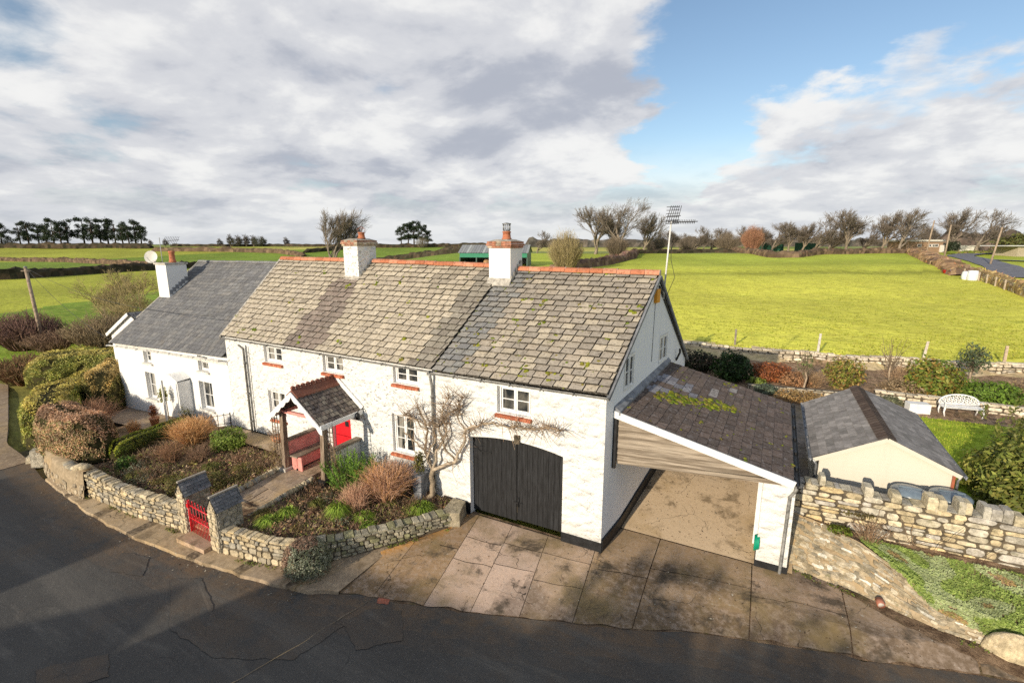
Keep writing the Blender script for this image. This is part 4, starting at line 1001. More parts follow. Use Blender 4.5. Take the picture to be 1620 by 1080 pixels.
for s in (-1, 1):        # scalloped boards
    mb = MB(); a = Vector((-13.62, 10.15, 3.70)); b = Vector((-13.62 + s * 1.36, 10.15, 2.62)); n = 36; top = []; bot = []
    for i in range(n + 1):
        t = i / n; p = a.lerp(b, t); top.append(p + Vector((0, 0, .03))); bot.append(p - Vector((0, 0, .14 + .07 * abs(math.sin(t * math.pi * 5)))))
    for i in range(n):
        for dy in (0, .03): mb.face([top[i] + Vector((0, dy, 0)), top[i + 1] + Vector((0, dy, 0)), bot[i + 1] + Vector((0, dy, 0)), bot[i] + Vector((0, dy, 0))])
        mb.face([bot[i], bot[i + 1], bot[i + 1] + Vector((0, .03, 0)), bot[i] + Vector((0, .03, 0))]); mb.face([top[i], top[i + 1], top[i + 1] + Vector((0, .03, 0)), top[i] + Vector((0, .03, 0))])
    mb.build('bargeboard', M['white'], po)
for a_, b_ in (((-12.34, 10.18, 2.69), (-12.34, 12.02, 2.69)), ((-14.9, 10.18, 2.69), (-14.9, 12.02, 2.69)), ((-12.33, 12.0, 2.84), (-13.6, 12.0, 3.84))):
    mb = MB(); mb.bar(a_, b_, .045, .16); mb.build('fascia', M['white'], po)
mb = MB(); mb.bar((-14.6, 10.48, 2.84), (-12.56, 10.48, 2.84), .09, .1); mb.bar((-14.6, 10.48, 2.8), (-14.6, 12, 2.8), .09, .1); mb.bar((-12.56, 10.48, 2.8), (-12.56, 12, 2.8), .09, .1); mb.build('beam', M['pink'], po)
# left side wall and bench
mb = MB(); mb.box((-14.62, 11.28, 1.16), (.10, 1.46, 1.04)); sw = mb.build('side_panel', M['pink'], po); mb = MB(); mb.box((-14.6, 11.28, 1.72), (.2, 1.5, .075)); mb.build('rail', M['wood'], sw)
mb = MB(); mb.box((-14.2, 11.28, .9), (.05, 1.4, .42)); mb.box((-14.2, 10.62, .9), (.5, .05, .5)); bn = mb.build('bench_front', M['pink'], po); mb = MB(); mb.box((-14.36, 11.28, 1.15), (.48, 1.46, .05)); mb.build('bench_seat', M['wood'], bn); mb = MB(); mb.box((-14.19, 11.28, .66), (.052, 1.44, .14)); mb.build('kick_board', M['black'], bn)
mb = MB(); mb.box((-12.62, 11.32, 1.05), (.12, 1.4, 1.1)); sw = mb.build('side_panel', M['offwhite'], po); mb = MB(); mb.box((-12.62, 11.28, 1.64), (.26, 1.52, .075)); mb.build('rail', M['wood'], sw)
for x, y in ((-14.86, 10.36), (-12.46, 10.62)):
    mb = MB()
    for i in range(3): mb.bar((x + .14 * i - .14, y, .55), (x + .14 * i - .14, y, 2.7), .022, .022)
    for j in range(12): mb.bar((x - .16, y - .012, .75 + j * .165), (x + .16, y - .012, .75 + j * .165), .02, .02)
    mb.build('trellis', M['post'], po)
lam = thing('porch_lamp', 'black wall lamp by the eaves of the porch', 'lamp', (-12.3, 11.9, 2.7)); mb = MB(); mb.lathe((-12.27, 11.7, 2.5), [(.03, 0), (.075, .03), (.085, .2), (.03, .27)], 10); mb.build('lamp_shade', M['black'], lam); mb = MB(); mb.tube([(-12.27, 11.7, 2.77), (-12.27, 11.8, 2.85), (-12.27, 12.03, 2.8)], .015, 6); mb.build('arm', M['black'], lam)

# ------------------------------------------------------------------ shed
sh_ = thing('garden_shed', 'cream boarded shed with grey shingle roof behind the stone wall', 'shed', (3.4, 19.5, .5))
FLc, FRc, BLc, BRc = Vector((1.80, 16.6, 0)), Vector((5.06, 17.12, 0)), Vector((1.85, 22.2, 0)), Vector((5.1, 22.7, 0))
fu = (FRc - FLc).normalized(); SF = Plane3(FLc, fu, (fu.y, -fu.x, 0)); wS = (FRc - FLc).length
mb = MB(); nb = 20
for i in range(nb):
    z0, z1 = .45 + i * .125, .45 + (i + 1) * .125 - .004
    def lim(z): t = clamp((z - 2.2) / .8); return wS * .5 * t * .97, wS - wS * .5 * t * 1.0
    a0, b0 = lim(z0); a1, b1 = lim(z1)
    if b0 - a0 < .05: continue
    mb.hexa([SF.p(a0, z0, .02), SF.p(b0, z0, .02), SF.p(b0, z0, -.03), SF.p(a0, z0, -.03)], [SF.p(a1, z1, .008), SF.p(max(b1, a1 + .01), z1, .008), SF.p(max(b1, a1 + .01), z1, -.03), SF.p(a1, z1, -.03)])
for a, b in ((FLc, BLc), (BRc, FRc), (BLc, BRc)):
    for i in range(14):
        z0, z1 = .45 + i * .125, .45 + (i + 1) * .125 - .004; q = [Vector((p.x, p.y, z)) for p, z in ((a, z0), (b, z0), (b, z1), (a, z1))]; mb.face(q)
    mb.face([(a.x, a.y, .45), (b.x, b.y, .45), (b.x, b.y, 2.2), (a.x, a.y, 2.2)])
mb.build('wall', M['cream'], sh_)
AF, AB = Vector((3.40, 16.72, 3.02)), Vector((3.36, 22.6, 3.02))
rsx = random.Random(17)
cS = lambda u, v: pick([(.22, .205, .19), (.27, .25, .235), (.32, .295, .275), (.245, .225, .21)], .08, rsx)
L0, L1 = Vector((1.60, 16.42, 2.17)), Vector((1.62, 22.3, 2.17)); R0, R1 = Vector((5.24, 17.0, 2.17)), Vector((5.3, 22.9, 2.17))
mb = MB(); tiles(mb, [L1, L0, AF, AB], 9, .30, .010, cS, rnd=rsx, gap=.003, jit=.001, stagger=.5); tiles(mb, [R0, R1, AB, AF], 9, .30, .010, cS, rnd=rsx, gap=.003, jit=.001); mb.build('roof', M['felt'], sh_)
mb = MB(); n = 26
for i in range(n):
    p = AF.lerp(AB, i / n); q = AF.lerp(AB, (i + 1) / n + .02); c = pick([(.10, .07, .055), (.125, .09, .07)], .12, rsx); h = .012 * (i % 2) * 0 + .03
    for s, e in ((-1, L0), (1, R0)):
        dd = Vector((s * .24, s * .03, -.115)); mb.face([p + Vector((0, 0, h + .02)), q + Vector((0, 0, h)), q + dd + Vector((0, 0, h)), p + dd + Vector((0, 0, h + .02))], c)
mb.build('ridge_capping', M['felt'], sh_)
mb = MB(); mb.bar(L0 + Vector((.03, .0, -.06)), AF + Vector((0, -.0, -.05)), .03, .11); mb.bar(AF + Vector((0, 0, -.05)), R0 + Vector((-.03, 0, -.06)), .03, .11); mb.build('bargeboard', M['cream'], sh_)
gutter(sh_, L0 + Vector((-.05, -.02, -.02)), L1 + Vector((-.05, 0, -.02)), .05, 'lead'); gutter(sh_, R0 + Vector((.05, -.02, -.02)), R1 + Vector((.05, 0, -.02)), .05, 'lead')
for x, y in ((1.62, 16.42), (5.22, 17.05)):
    mb = MB(); mb.tube([(x, y, 2.12), (x + (.1 if x < 3 else -.04), y + .06, 1.95), (x + (.1 if x < 3 else -.04), y + .06, .5)], .035, 8); mb.build('downpipe', M['metal'], sh_)
mb = MB(); mb.box((5.07, 17.06, 1.3), (.06, .06, 1.7), 0, (.35, .10, .05)); mb.build('corner_post', M['paint'], sh_)
for i, (x, y, r) in enumerate(((3.92, 16.05, .43), (4.85, 16.28, .46))):
    wb_ = thing('water_butt', ('left' if i == 0 else 'right') + ' one of two water butts with round grey lids behind the stone wall', 'water butt', (x, y, .5), 'water butts by the shed')
    mb = MB(); mb.lathe((x, y, .5), [(r * .8, 0), (r * .95, .5), (r * .9, 1.26)], 20); mb.build('barrel', M['black'], wb_)
    mb = MB(); mb.lathe((x, y, 1.76), [(r, 0), (r * 1.02, .05), (r * .9, .10), (r * .5, .15), (.05, .17)], 24); ld = mb.build('lid', M['bluelid'], wb_)
    mb = MB(); mb.bar((x - r * .6, y, 1.93), (x + r * .6, y, 1.93), .06, .03); mb.build('handle', M['bluelid'], ld)
# ------------------------------------------------------------------ stonework
STONE = [(.46, .41, .30), (.50, .44, .32), (.40, .37, .30), (.36, .34, .30), (.52, .43, .27), (.43, .40, .35)]
class Path:
    """a plan line with a length coordinate; outward normal to the right of its direction (times side)"""
    def __init__(s, pts, side=1):
        s.p = [Vector((x, y)) for x, y in pts]; s.l = [0]; s.side = side
        for a, b in zip(s.p, s.p[1:]): s.l.append(s.l[-1] + (b - a).length)
        s.L = s.l[-1]
    def at(s, t):
        t = clamp(t, 0, s.L - 1e-6); i = max(k for k in range(len(s.l) - 1) if s.l[k] <= t)
        d = (s.p[i + 1] - s.p[i]).normalized(); q = s.p[i] + d * (t - s.l[i])
        e = s.pos(t + .35) - s.pos(t - .35); d = e.normalized() if e.length > 1e-6 else d
        n = Vector((d.y, -d.x)); return q, n * s.side
    def pos(s, t):
        t = clamp(t, 0, s.L - 1e-6); i = max(k for k in range(len(s.l) - 1) if s.l[k] <= t)
        return s.p[i] + (s.p[i + 1] - s.p[i]).normalized() * (t - s.l[i])
def stone(mb, P, s0, s1, z0, z1, proud, col, rnd, m=0):
    """an irregular rounded stone on the surface P(s, z, depth)"""
    w, h = s1 - s0, z1 - z0; n = 12; ring = []
    sq = rnd.uniform(.0, .24)
    for k in range(n):
        t = 2 * math.pi * (k + .5 + rnd.uniform(-.2, .2)) / n; c, s_ = math.cos(t), math.sin(t)
        q = (abs(c) ** 5 + abs(s_) ** 5) ** -.2
        q = lerp(1, q, 1 - sq) * rnd.uniform(.90, 1.03)
        ring.append((c * q * .5 * w * rnd.uniform(.93, 1.0), s_ * q * .5 * h * rnd.uniform(.92, 1.0)))
    cs, cz = (s0 + s1) / 2, (z0 + z1) / 2; ta, tb = rnd.uniform(-.3, .3) * proud, rnd.uniform(-.3, .3) * proud
    vs = []
    for sc, dd in ((1., -.03), (1., proud * .6), (.965, proud * .92), (.78, proud)):
        for x, z in ring:
            vs.append(P(cs + x * sc, cz + z * sc, dd + (ta * x / w + tb * z / h if dd > 0 else 0)))
    fs = [(i * n + k, i * n + (k + 1) % n, (i + 1) * n + (k + 1) % n, (i + 1) * n + k) for i in range(3) for k in range(n)] + [tuple(range(3 * n, 4 * n))]
    mb.add(vs, fs, col, m, False)
def stones_fill(mb, P, s0, s1, zb, zt, ch, cw, proud, pal, rnd, joint=.015):
    """random courses between zb(s) and zt(s)"""
    f = 0.; H = max(zt(s0 + (s1 - s0) * k / 10) - zb(s0 + (s1 - s0) * k / 10) for k in range(11))
    while f < 1 - 1e-3:
        dh = rnd.uniform(*ch) / H; f1 = min(1, f + dh)
        if 1 - f1 < ch[0] * .6 / H: f1 = 1
        s = s0 - rnd.uniform(0, cw[0])
        while s < s1:
            w = rnd.uniform(*cw); a, b = max(s, s0), min(s + w, s1); s += w
            if b - a < .06: continue
            mid = (a + b) / 2; za, zt_ = zb(mid), zt(mid); j = rnd.uniform(-.02, .02)
            z0, z1 = lerp(za, zt_, f) + j, lerp(za, zt_, f1) + j
            if z1 - z0 < .04: continue
            if rnd.random() < .22 and z1 - z0 > .15:
                zm = lerp(z0, z1, rnd.uniform(.4, .6)); parts = [(z0, zm), (zm, z1)]
            else: parts = [(z0, z1)]
            for q0, q1 in parts:
                stone(mb, P, a + joint / 2, b - joint / 2, q0 + joint / 2, q1 - joint / 2, proud * rnd.uniform(.6, 1.4), pick(pal, .2, rnd), rnd)
        f = f1
def stone_wall(path, zb, zt, thick, ch, cw, proud, pal, rnd, s0=None, s1=None, cope=None, both=False, joint=.015, name='stones'):
    mb = MB(); s0 = 0 if s0 is None else s0; s1 = path.L if s1 is None else s1
    def P(s, z, d):
        q, n = path.at(s); q = q + n * d; return (q.x, q.y, z)
    def Pb(s, z, d):
        q, n = path.at(s); q = q - n * (thick + d); return (q.x, q.y, z)
    stones_fill(mb, P, s0, s1, zb, zt, ch, cw, proud, pal, rnd, joint)
    if both: stones_fill(mb, Pb, s0, s1, lambda s: zt(s) - .35, zt, ch, cw, proud, pal, rnd, joint)
    # mortar core
    n = max(2, int((s1 - s0) / .3))
    for i in range(n):
        a, b = lerp(s0, s1, i / n), lerp(s0, s1, (i + 1) / n)
        mb.hexa([P(a, zb(a) - .15, 0), P(b, zb(b) - .15, 0), P(b, zb(b) - .15, -thick), P(a, zb(a) - .15, -thick)], [P(a, zt(a) - .03, -.0), P(b, zt(b) - .03, -.0), P(b, zt(b) - .03, -thick), P(a, zt(a) - .03, -thick)], (.3, .27, .2), 1)
    if cope:
        s = s0
        while s < s1 - .03:
            w = rnd.uniform(*cope['w']); b = min(s + w, s1); h = rnd.uniform(*cope['h']) if rnd.random() < cope.get('p', 1) else rnd.uniform(.02, .05)
            t0, t1 = -rnd.uniform(-.03, .04), -thick + rnd.uniform(-.03, .04); z = zt((s + b) / 2) - .02; tw = rnd.uniform(.75, .95)
            mid = (s + b) / 2; hw = (b - s) / 2 * .93; base = [P(mid - hw, z, t0), P(mid + hw, z, t0), P(mid + hw, z, t1), P(mid - hw, z, t1)]
            q = rnd.uniform(-.02, .02); m1 = [P(mid - hw, z + h * .7, t0 + .01), P(mid + hw, z + h * .7 + q, t0 + .01), P(mid + hw, z + h * .7 + q, t1), P(mid - hw, z + h * .7, t1)]
            top = [P(mid - hw * tw, z + h, lerp(t0, t1, .12)), P(mid + hw * tw, z + h + q, lerp(t0, t1, .12)), P(mid + hw * tw, z + h + q, lerp(t0, t1, .88)), P(mid - hw * tw, z + h, lerp(t0, t1, .88))]
            c = pick(cope.get('pal', pal), .2, rnd); k = len(mb.v); mb.v.extend(base + m1 + top)
            for o in (0, 4):
                for e in range(4):
                    e2 = (e + 1) % 4; mb.f.append((k + o + e, k + o + e2, k + o + 4 + e2, k + o + 4 + e)); mb.m.append(0); mb.c.append(c); mb.sm.append(False)
            mb.f.append((k + 8, k + 9, k + 10, k + 11)); mb.m.append(0); mb.c.append(c); mb.sm.append(False)
            s = b
    return mb.build(name, [M['stone'], M['stonecore']])
rw = random.Random(77)
GW_PAL = [(.55, .455, .30), (.49, .41, .28), (.59, .49, .33), (.40, .35, .26), (.54, .43, .26), (.34, .31, .25)]
pa = Path([(-20.4, 6.9), (-20, 6.93), (-17.5, 7.0), (-15.35, 7.28)])
tag(stone_wall(pa, lambda s: -.17, lambda s: pw(s, [(0, .72), (1.2, .60), (5.1, .58)]), .32, (.07, .23), (.12, .46), .04, GW_PAL, rw, cope={'w': (.10, .2), 'h': (.06, .12)}), 'low rubble garden wall running left from the red gate', 'wall')
pb_ = Path([(-13.12, 7.18), (-11.8, 7.38), (-10.72, 7.66)])
tag(stone_wall(pb_, lambda s: -.17, lambda s: .50 + .03 * math.sin(s * 3), .32, (.07, .23), (.12, .46), .04, GW_PAL, rw, cope={'w': (.12, .26), 'h': (.04, .08)}), 'low rubble garden wall right of the red gate along the road', 'wall')
pc = Path([(-10.62, 7.72), (-9.6, 8.95), (-8.6, 10.4), (-8.05, 11.2)])
tag(stone_wall(pc, lambda s: pw(s, [(0, -.17), (4.4, .02)]), lambda s: pw(s, [(0, .46), (4.4, .34)]), .34, (.08, .17), (.12, .3), .05, [(.36, .33, .25), (.42, .38, .28), (.30, .28, .20), (.26, .25, .14)], rw, cope={'w': (.14, .3), 'h': (.05, .12)}), 'mossy low stone wall edging the driveway up to the garage', 'wall')
mb = MB(); mb.hexa([(-8.35, 11.0, -.05), (-7.78, 11.25, -.05), (-8.0, 11.98, -.05), (-8.5, 11.95, -.05)], [(-8.33, 11.03, .42), (-7.8, 11.28, .40), (-8.02, 11.95, .42), (-8.48, 11.92, .43)], (.36, .31, .22)); tag(mb.build('stone_block', M['stone']), 'squared stone block ending the wall beside the garage door', 'stone')
# rendered curved retaining wall under the clipped hedges
mb = MB(); pe = Path([(-25.0, 7.55), (-24.3, 7.12), (-23.0, 6.93), (-21.4, 6.80), (-20.36, 6.84)]); NR = 30
hR = lambda f: pw(f, [(0, .95), (.25, .72), (.55, .62), (.8, .66), (1, .80)]) + .03 * noise.noise((f * 9, 0, 0))
def rp_(f, v, d):
    q, n = pe.at(f * pe.L); q = q + n * (d + .10 * (1 - v) + .04 * noise.noise((f * 7, v * 2, 3))); return (q.x, q.y, lerp(-.3, hR(f), v))
NV = 5; k0 = len(mb.v)
for i in range(NR + 1):
    for j in range(NV + 1): mb.v.append(rp_(i / NR, j / NV, 0))
    mb.v.append(rp_(i / NR, 1, -.4))
for i in range(NR):
    for j in range(NV + 1):
        a = i * (NV + 2) + j; mb.f.append((a, a + NV + 2, a + NV + 3, a + 1)); mb.m.append(0); mb.c.append((.30, .235, .15)); mb.sm.append(True)
for k in range(60):
    f = rw.random(); v = rw.uniform(.05, .5); stone(mb, lambda s, z, d: rp_(clamp(s), clamp(z), d), f - .02, f + .02, v - .08, v + .08, .03, pick([(.34, .28, .2), (.42, .35, .25)], .2, rw), rw, 1)
for k in range(12):
    f = lerp(.66, .99, k / 11); q = Vector(rp_(f, 1, -.15)); mb.blob((q.x, q.y, q.z + rw.uniform(.0, .07) + (.08 if k > 7 else 0)), (.16 * rw.uniform(.8, 1.3), .17, .09), k, .3, 1.6, 9, 6, pick(GW_PAL, .15, rw), 1)
tag(mb.build('retaining_wall', [M['tanconcrete'], M['stone']]), 'curved buff rendered retaining wall below the rounded russet hedge', 'wall')
for (x, y, sx, sy, h, rz, c, lb) in ((-25.55, 7.30, .62, .42, .62, -.5, (.66, .60, .47), 'pale squared kerb stone at the left road corner'), (-26.3, 7.45, .9, .5, .2, -.55, (.60, .52, .38), 'low flat kerb stone beside the pale squared one')):
    mb = MB(); cs, sn = math.cos(rz), math.sin(rz); rq = lambda u, w, z: (x + u * cs - w * sn, y + u * sn + w * cs, z); t_ = .86
    mb.hexa([rq(-sx / 2, -sy / 2, -.3), rq(sx / 2, -sy / 2, -.3), rq(sx / 2, sy / 2, -.3), rq(-sx / 2, sy / 2, -.3)], [rq(-sx / 2 * t_, -sy / 2 * t_, h - .25), rq(sx / 2 * t_, -sy / 2 * t_, h - .2), rq(sx / 2 * t_, sy / 2 * t_, h - .22), rq(-sx / 2 * t_, sy / 2 * t_, h - .24)], c); tag(mb.build('kerb_stone', M['stone']), lb, 'stone')
# pillars with stone faces and gabled slate caps
def gate_pillar(x, y, label, h=1.16):
    t = thing('gate_pillar', label, 'pillar', (x, y, 0)); hw, hd = .20, .38
    mb = MB(); mb.box((x, y + hd - .02, .42), (hw * 2, hd * 2, h + .3), 0, (.40, .36, .28)); rp = random.Random(int(x * 100)); c0 = (.44, .39, .30)
    ytop = h / 2 + .57; mb.face([(x - hw, y - .021, ytop), (x + hw, y - .021, ytop), (x, y - .021, ytop + .33)], c0); mb.face([(x - hw, y + .74, ytop), (x + hw, y + .74, ytop), (x, y + .74, ytop + .33)], c0)
    stones_fill(mb, lambda s, z, d: (x - hw + s, y - .02 - d, z), 0, 2 * hw, lambda s: -.15, lambda s: ytop, (.10, .2), (.14, .3), .03, GW_PAL[:3], rp)
    stones_fill(mb, lambda s, z, d: (x + hw + d, y + s, z), 0, .72, lambda s: -.15, lambda s: ytop, (.10, .2), (.14, .3), .03, [(.40, .36, .28), (.36, .33, .27)], rp)
    stones_fill(mb, lambda s, z, d: (x - hw + s, y - .024 - d, z), .1, 2 * hw - .1, lambda s: ytop, lambda s: ytop + .22 - abs(s - hw) * .7, (.1, .12), (.12, .2), .02, GW_PAL[:3], rp)
    mb.build('stonework', M['stone'], t)
    mb = MB(); cs = lambda u, v: pick([(.17, .175, .185), (.21, .21, .22), (.14, .145, .155)], .12, rp)
    for s in (-1, 1):
        a, b = Vector((x + s * (hw + .05), y - .04, ytop - .05)), Vector((x + s * (hw + .05), y + .78, ytop - .05)); q = [a, b, Vector((x, y + .78, ytop + .36)), Vector((x, y - .04, ytop + .36))]
        if s < 0: q = [q[1], q[0], q[3], q[2]]
        tiles(mb, q, 5, .2, .014, cs, rnd=rp, gap=.004)
    mb.bar((x, y - .05, ytop + .385), (x, y + .79, ytop + .385), .07, .05, (.40, .36, .3)); mb.build('slate_cap', M['slate'], t)
gate_pillar(-15.10, 7.22, 'left stone gate pillar with gabled slate cap'); gate_pillar(-13.36, 7.12, 'right stone gate pillar with gabled slate cap')
gt = thing('garden_gate', 'red iron garden gate of upright bars between stone pillars', 'gate', (-14.2, 7.35, 0)); mb = MB(); ga, gb = Vector((-14.84, 7.26, -.13)), Vector((-13.62, 7.18, -.13))
for z, r in ((.06, .02), (.56, .02), (.98, .02)): mb.tube([ga + Vector((0, 0, z)), gb + Vector((0, 0, z))], r, 6)
for p in (ga, gb): mb.tube([p + Vector((0, 0, .0)), p + Vector((0, 0, 1.12))], .026, 6)
mb.build('gate_frame', M['red'], gt)
for k in range(13):
    p = ga.lerp(gb, (k + 1) / 14); mb = MB(); top = 1.10 if k % 2 == 0 else .66
    mb.tube([p + Vector((0, 0, .06)), p + Vector((0, 0, top))], .0105, 6); mb.tube([p + Vector((0, 0, top)), p + Vector((0, 0, top + .05)), p + Vector((0, 0, top + .07))], [.013, .024, .003], 6); mb.build('bar', M['red'], gt)
mb = MB(); mb.box((-14.78, 7.22, .85), (.09, .05, .12)); mb.build('latch', M['red'], gt)
mb = MB(); mb.box((-14.22, 7.22, -.13), (1.3, .75, .2), .03, (.42, .29, .20)); tag(mb.build('doorstep', M['tanconcrete']), 'worn stone step below the red garden gate', 'step')
# stones edging the path
mb = MB(); rk = random.Random(8)
for k in range(22):
    t = k / 21; y = lerp(8.2, 10.3, t); x = lerp(-15.02, -14.88, t); mb.blob((x, y, zpath(y) + .06), (.12 * rk.uniform(.7, 1.2), .1 * rk.uniform(.7, 1.3), .13), k, .3, 1.5, 8, 5, pick(GW_PAL, .2, rk))
tag(mb.build('path_edging', M['stone']), 'row of rough stones edging the left side of the garden path', 'edging')
mb = MB()
for k in range(26):
    t = k / 25; y = lerp(8.1, 10.4, t); x = lerp(-13.4, -13.22, t); mb.blob((x, y, zpath(y) + .03), (.1 * rk.uniform(.7, 1.2), .1 * rk.uniform(.7, 1.3), .1), k + 40, .3, 1.5, 8, 5, pick(GW_PAL, .2, rk))
tag(mb.build('path_edging', M['stone']), 'row of rough stones edging the right side of the garden path', 'edging')

# big wall at the right: upper wall and sloping lower bank wall
BIG = [(.56, .46, .29), (.62, .51, .32), (.54, .48, .36), (.66, .57, .40), (.50, .46, .40), (.58, .53, .43), (.64, .50, .28)]
pu = Path([(1.12, 15.0), (3.3, 15.12), (6.0, 15.25), (9.5, 15.5)])
tag(stone_wall(pu, lambda s: .45, lambda s: pw(s, [(0, 1.93), (4, 1.80), (9, 1.72)]) + .03 * math.sin(s * 2), .42, (.13, .25), (.22, .60), .03, BIG, rw, joint=.017,
    cope={'w': (.14, .27), 'h': (.20, .34), 'p': .46, 'pal': [(.52, .47, .36), (.58, .50, .34), (.46, .43, .36), (.40, .37, .32)]}), 'tall honey coloured stone wall with upright cope stones at the right', 'wall')
LB = [(1.0, 13.72, -.12), (1.6, 13.55, -.15), (2.5, 13.38, -.2), (3.3, 13.0, -.24), (4.1, 12.72, -.26), (5.4, 12.72, -.28), (9.5, 12.9, -.3)]
LT = [(1.1, 14.9, 1.02), (1.7, 14.75, .98), (2.6, 14.35, .86), (3.3, 13.75, .70), (3.9, 13.3, .52), (5.4, 13.05, .46), (9.5, 13.3, .45)]
def low_p(s, f, d):      # s along (0..1), f up (0..1)
    x = lerp(1.02, 9.5, s); b = Vector((x, pw(x, [(a, q) for a, q, _ in LB]), pw(x, [(a, q) for a, _, q in LB]))); t = Vector((x + .1, pw(x, [(a, q) for a, q, _ in LT]), pw(x, [(a, q) for a, _, q in LT])))
    n = Vector((0, -(t.z - b.z), (t.y - b.y))).normalized(); bulge = .10 * math.sin(math.pi * f) + .05 * noise.noise((x * 2.2, f * 3, 5)); return b.lerp(t, f) + n * (d + bulge)
mb = MB(); nu, nv = 90, 14; k0 = len(mb.v)
for i in range(nu + 1):
    for j in range(nv + 1): mb.v.append(tuple(low_p(i / nu, j / nv, .03 * noise.noise((i * .5, j * .5, 2)))))
for i in range(nu):
    for j in range(nv):
        a = i * (nv + 1) + j; mb.f.append((a, a + nv + 1, a + nv + 2, a + 1)); mb.m.append(1); mb.c.append((.34, .265, .165)); mb.sm.append(True)
for k in range(1000):
    s, f = rw.random(), rw.uniform(.04, .97); w, h = rw.uniform(.012, .042), rw.uniform(.04, .10)
    c = pick([(.42, .34, .22), (.46, .38, .26), (.36, .30, .20), (.30, .26, .19), (.52, .45, .33)] if rw.random() > .05 else [(.72, .68, .58)], .14, rw)
    stone(mb, lambda a, z, d: low_p(clamp(a), clamp(z), d), s - w / 2, s + w / 2, f - h / 2, f + h / 2, rw.uniform(.004, .035), c, rw, 0)
tag(mb.build('bank_wall', [M['stone'], M['tanconcrete']]), 'sloping lime patched rubble wall at the foot of the tall wall', 'wall')
grid_sheet('wall_ledge', M['tansoil'], frange(1.05, 9.5, .25), lambda x: pw(x, [(a, q) for a, q, _ in LT]) - .04, lambda x: 15.2, lambda x, y: lerp(pw(x, [(a, q) for a, _, q in LT]) - .03, .72, clamp((y - pw(x, [(a, q) for a, q, _ in LT])) / 1.6)) + .02 * noise.noise((x * 3, y * 3, 1)), 10)
mb = MB(); mb.blob((5.15, 12.70, .05), (.44, .17, .46), 4, .22, 1.4, 12, 8, (.62, .51, .33)); tag(mb.build('boulder', M['stone']), 'large smooth buff boulder at the foot of the bank wall, bottom right', 'stone')
mb = MB(); mb.tube([(3.0, 13.2, .12), (3.02, 13.02, .10)], .085, 12, (.36, .14, .09)); mb.tube([(3.0, 13.1, .12), (3.02, 13.015, .101)], .065, 12, (.5, .45, .4)); tag(mb.build('drain_pipe', M['paint']), 'terracotta drain pipe end poking out of the bank wall', 'pipe')

# ------------------------------------------------------------------ plants
GREEN = [(.06, .11, .015), (.09, .15, .02), (.045, .08, .015), (.12, .17, .03)]
def leafq(mb, p, n, s, col, rnd, asp=.55, m=0):
    n = n.normalized(); t = Vector((rnd.gauss(0, 1), rnd.gauss(0, 1), rnd.gauss(0, 1))); t = (t - n * t.dot(n)); t = t.normalized() if t.length > 1e-5 else n.orthogonal().normalized()
    b = n.cross(t) * asp
    k = len(mb.v); mb.v.extend([tuple(p - t * s), tuple(p + b * s * .8), tuple(p + t * s), tuple(p - b * s * .8)]); mb.f.append((k, k + 1, k + 2, k + 3)); mb.m.append(m); mb.c.append(col); mb.sm.append(False)
def leaf_cloud(mb, c, r, n, s, pal, rnd, clump=.35, freq=2., hollow=.55, up=.3, m=0, zmin=None):
    c = Vector(c); sd = rnd.random() * 50
    for k in range(n):
        d = Vector((rnd.gauss(0, 1), rnd.gauss(0, 1), rnd.gauss(0, 1))).normalized()
        q = lerp(hollow, 1, rnd.random() ** .6); cl = noise.noise(d * freq + Vector((sd, 0, 0))); q *= 1 + clump * cl
        p = c + Vector((d.x * r[0], d.y * r[1], d.z * r[2])) * q
        if zmin is not None and p.z < zmin: continue
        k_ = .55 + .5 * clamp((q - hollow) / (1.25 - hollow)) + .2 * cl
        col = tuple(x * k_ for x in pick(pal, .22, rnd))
        nn = d + Vector((rnd.gauss(0, .6), rnd.gauss(0, .6), rnd.gauss(0, .6) + up)); leafq(mb, p, nn, s * rnd.uniform(.6, 1.3), col, rnd, m=m)
def twigs(mb, c, h, r, n, pal, rnd, th=.008, fork=2, lean=(0, 0), m=0, curve=.2):
    c = Vector(c)
    for k in range(n):
        a = rnd.random() * 2 * math.pi; o = rnd.random() ** .5; hh = h * rnd.uniform(.65, 1.08) * (1 - .28 * o * o)
        p0 = c + Vector((math.cos(a) * r * .3 * o, math.sin(a) * r * .3 * o, -.03)); p2 = c + Vector((math.cos(a) * r * o + lean[0], math.sin(a) * r * o + lean[1], hh))
        p1 = p0.lerp(p2, .5) + Vector((rnd.gauss(0, 1), rnd.gauss(0, 1), .4)) * r * curve * .5; col = pick(pal, .2, rnd)
        mb.tube([p0, p1, p2], [th, th * .75, th * .4], 3, col, m, False, False)
        for f in range(fork):
            q = p1.lerp(p2, rnd.uniform(0, .7)); e = q + (p2 - p1).normalized() * h * rnd.uniform(.12, .3) + Vector((rnd.gauss(0, 1), rnd.gauss(0, 1), rnd.gauss(0, .4))) * r * .28
            mb.tube([q, e], [th * .6, th * .3], 3, col, m, False, False)
LM = None
def shrub(name, label, cat, c, r, n, s, pal, seed, core=(.02, .03, .01), stems=None, group=None, **kw):
    rnd = random.Random(seed); t = thing(name, label, cat, (c[0], c[1], c[2]), group); mb = MB()
    cz = c[2] + r[2] * .85; kw.setdefault('zmin', c[2] - .02)
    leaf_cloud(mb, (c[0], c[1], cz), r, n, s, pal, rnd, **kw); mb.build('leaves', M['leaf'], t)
    mb = MB(); twigs(mb, c, r[2] * 1.3, r[0] * .7, stems or 14, [(.10, .07, .045), (.07, .05, .03)], rnd, .012); mb.build('stems', M['bark'], t); return t
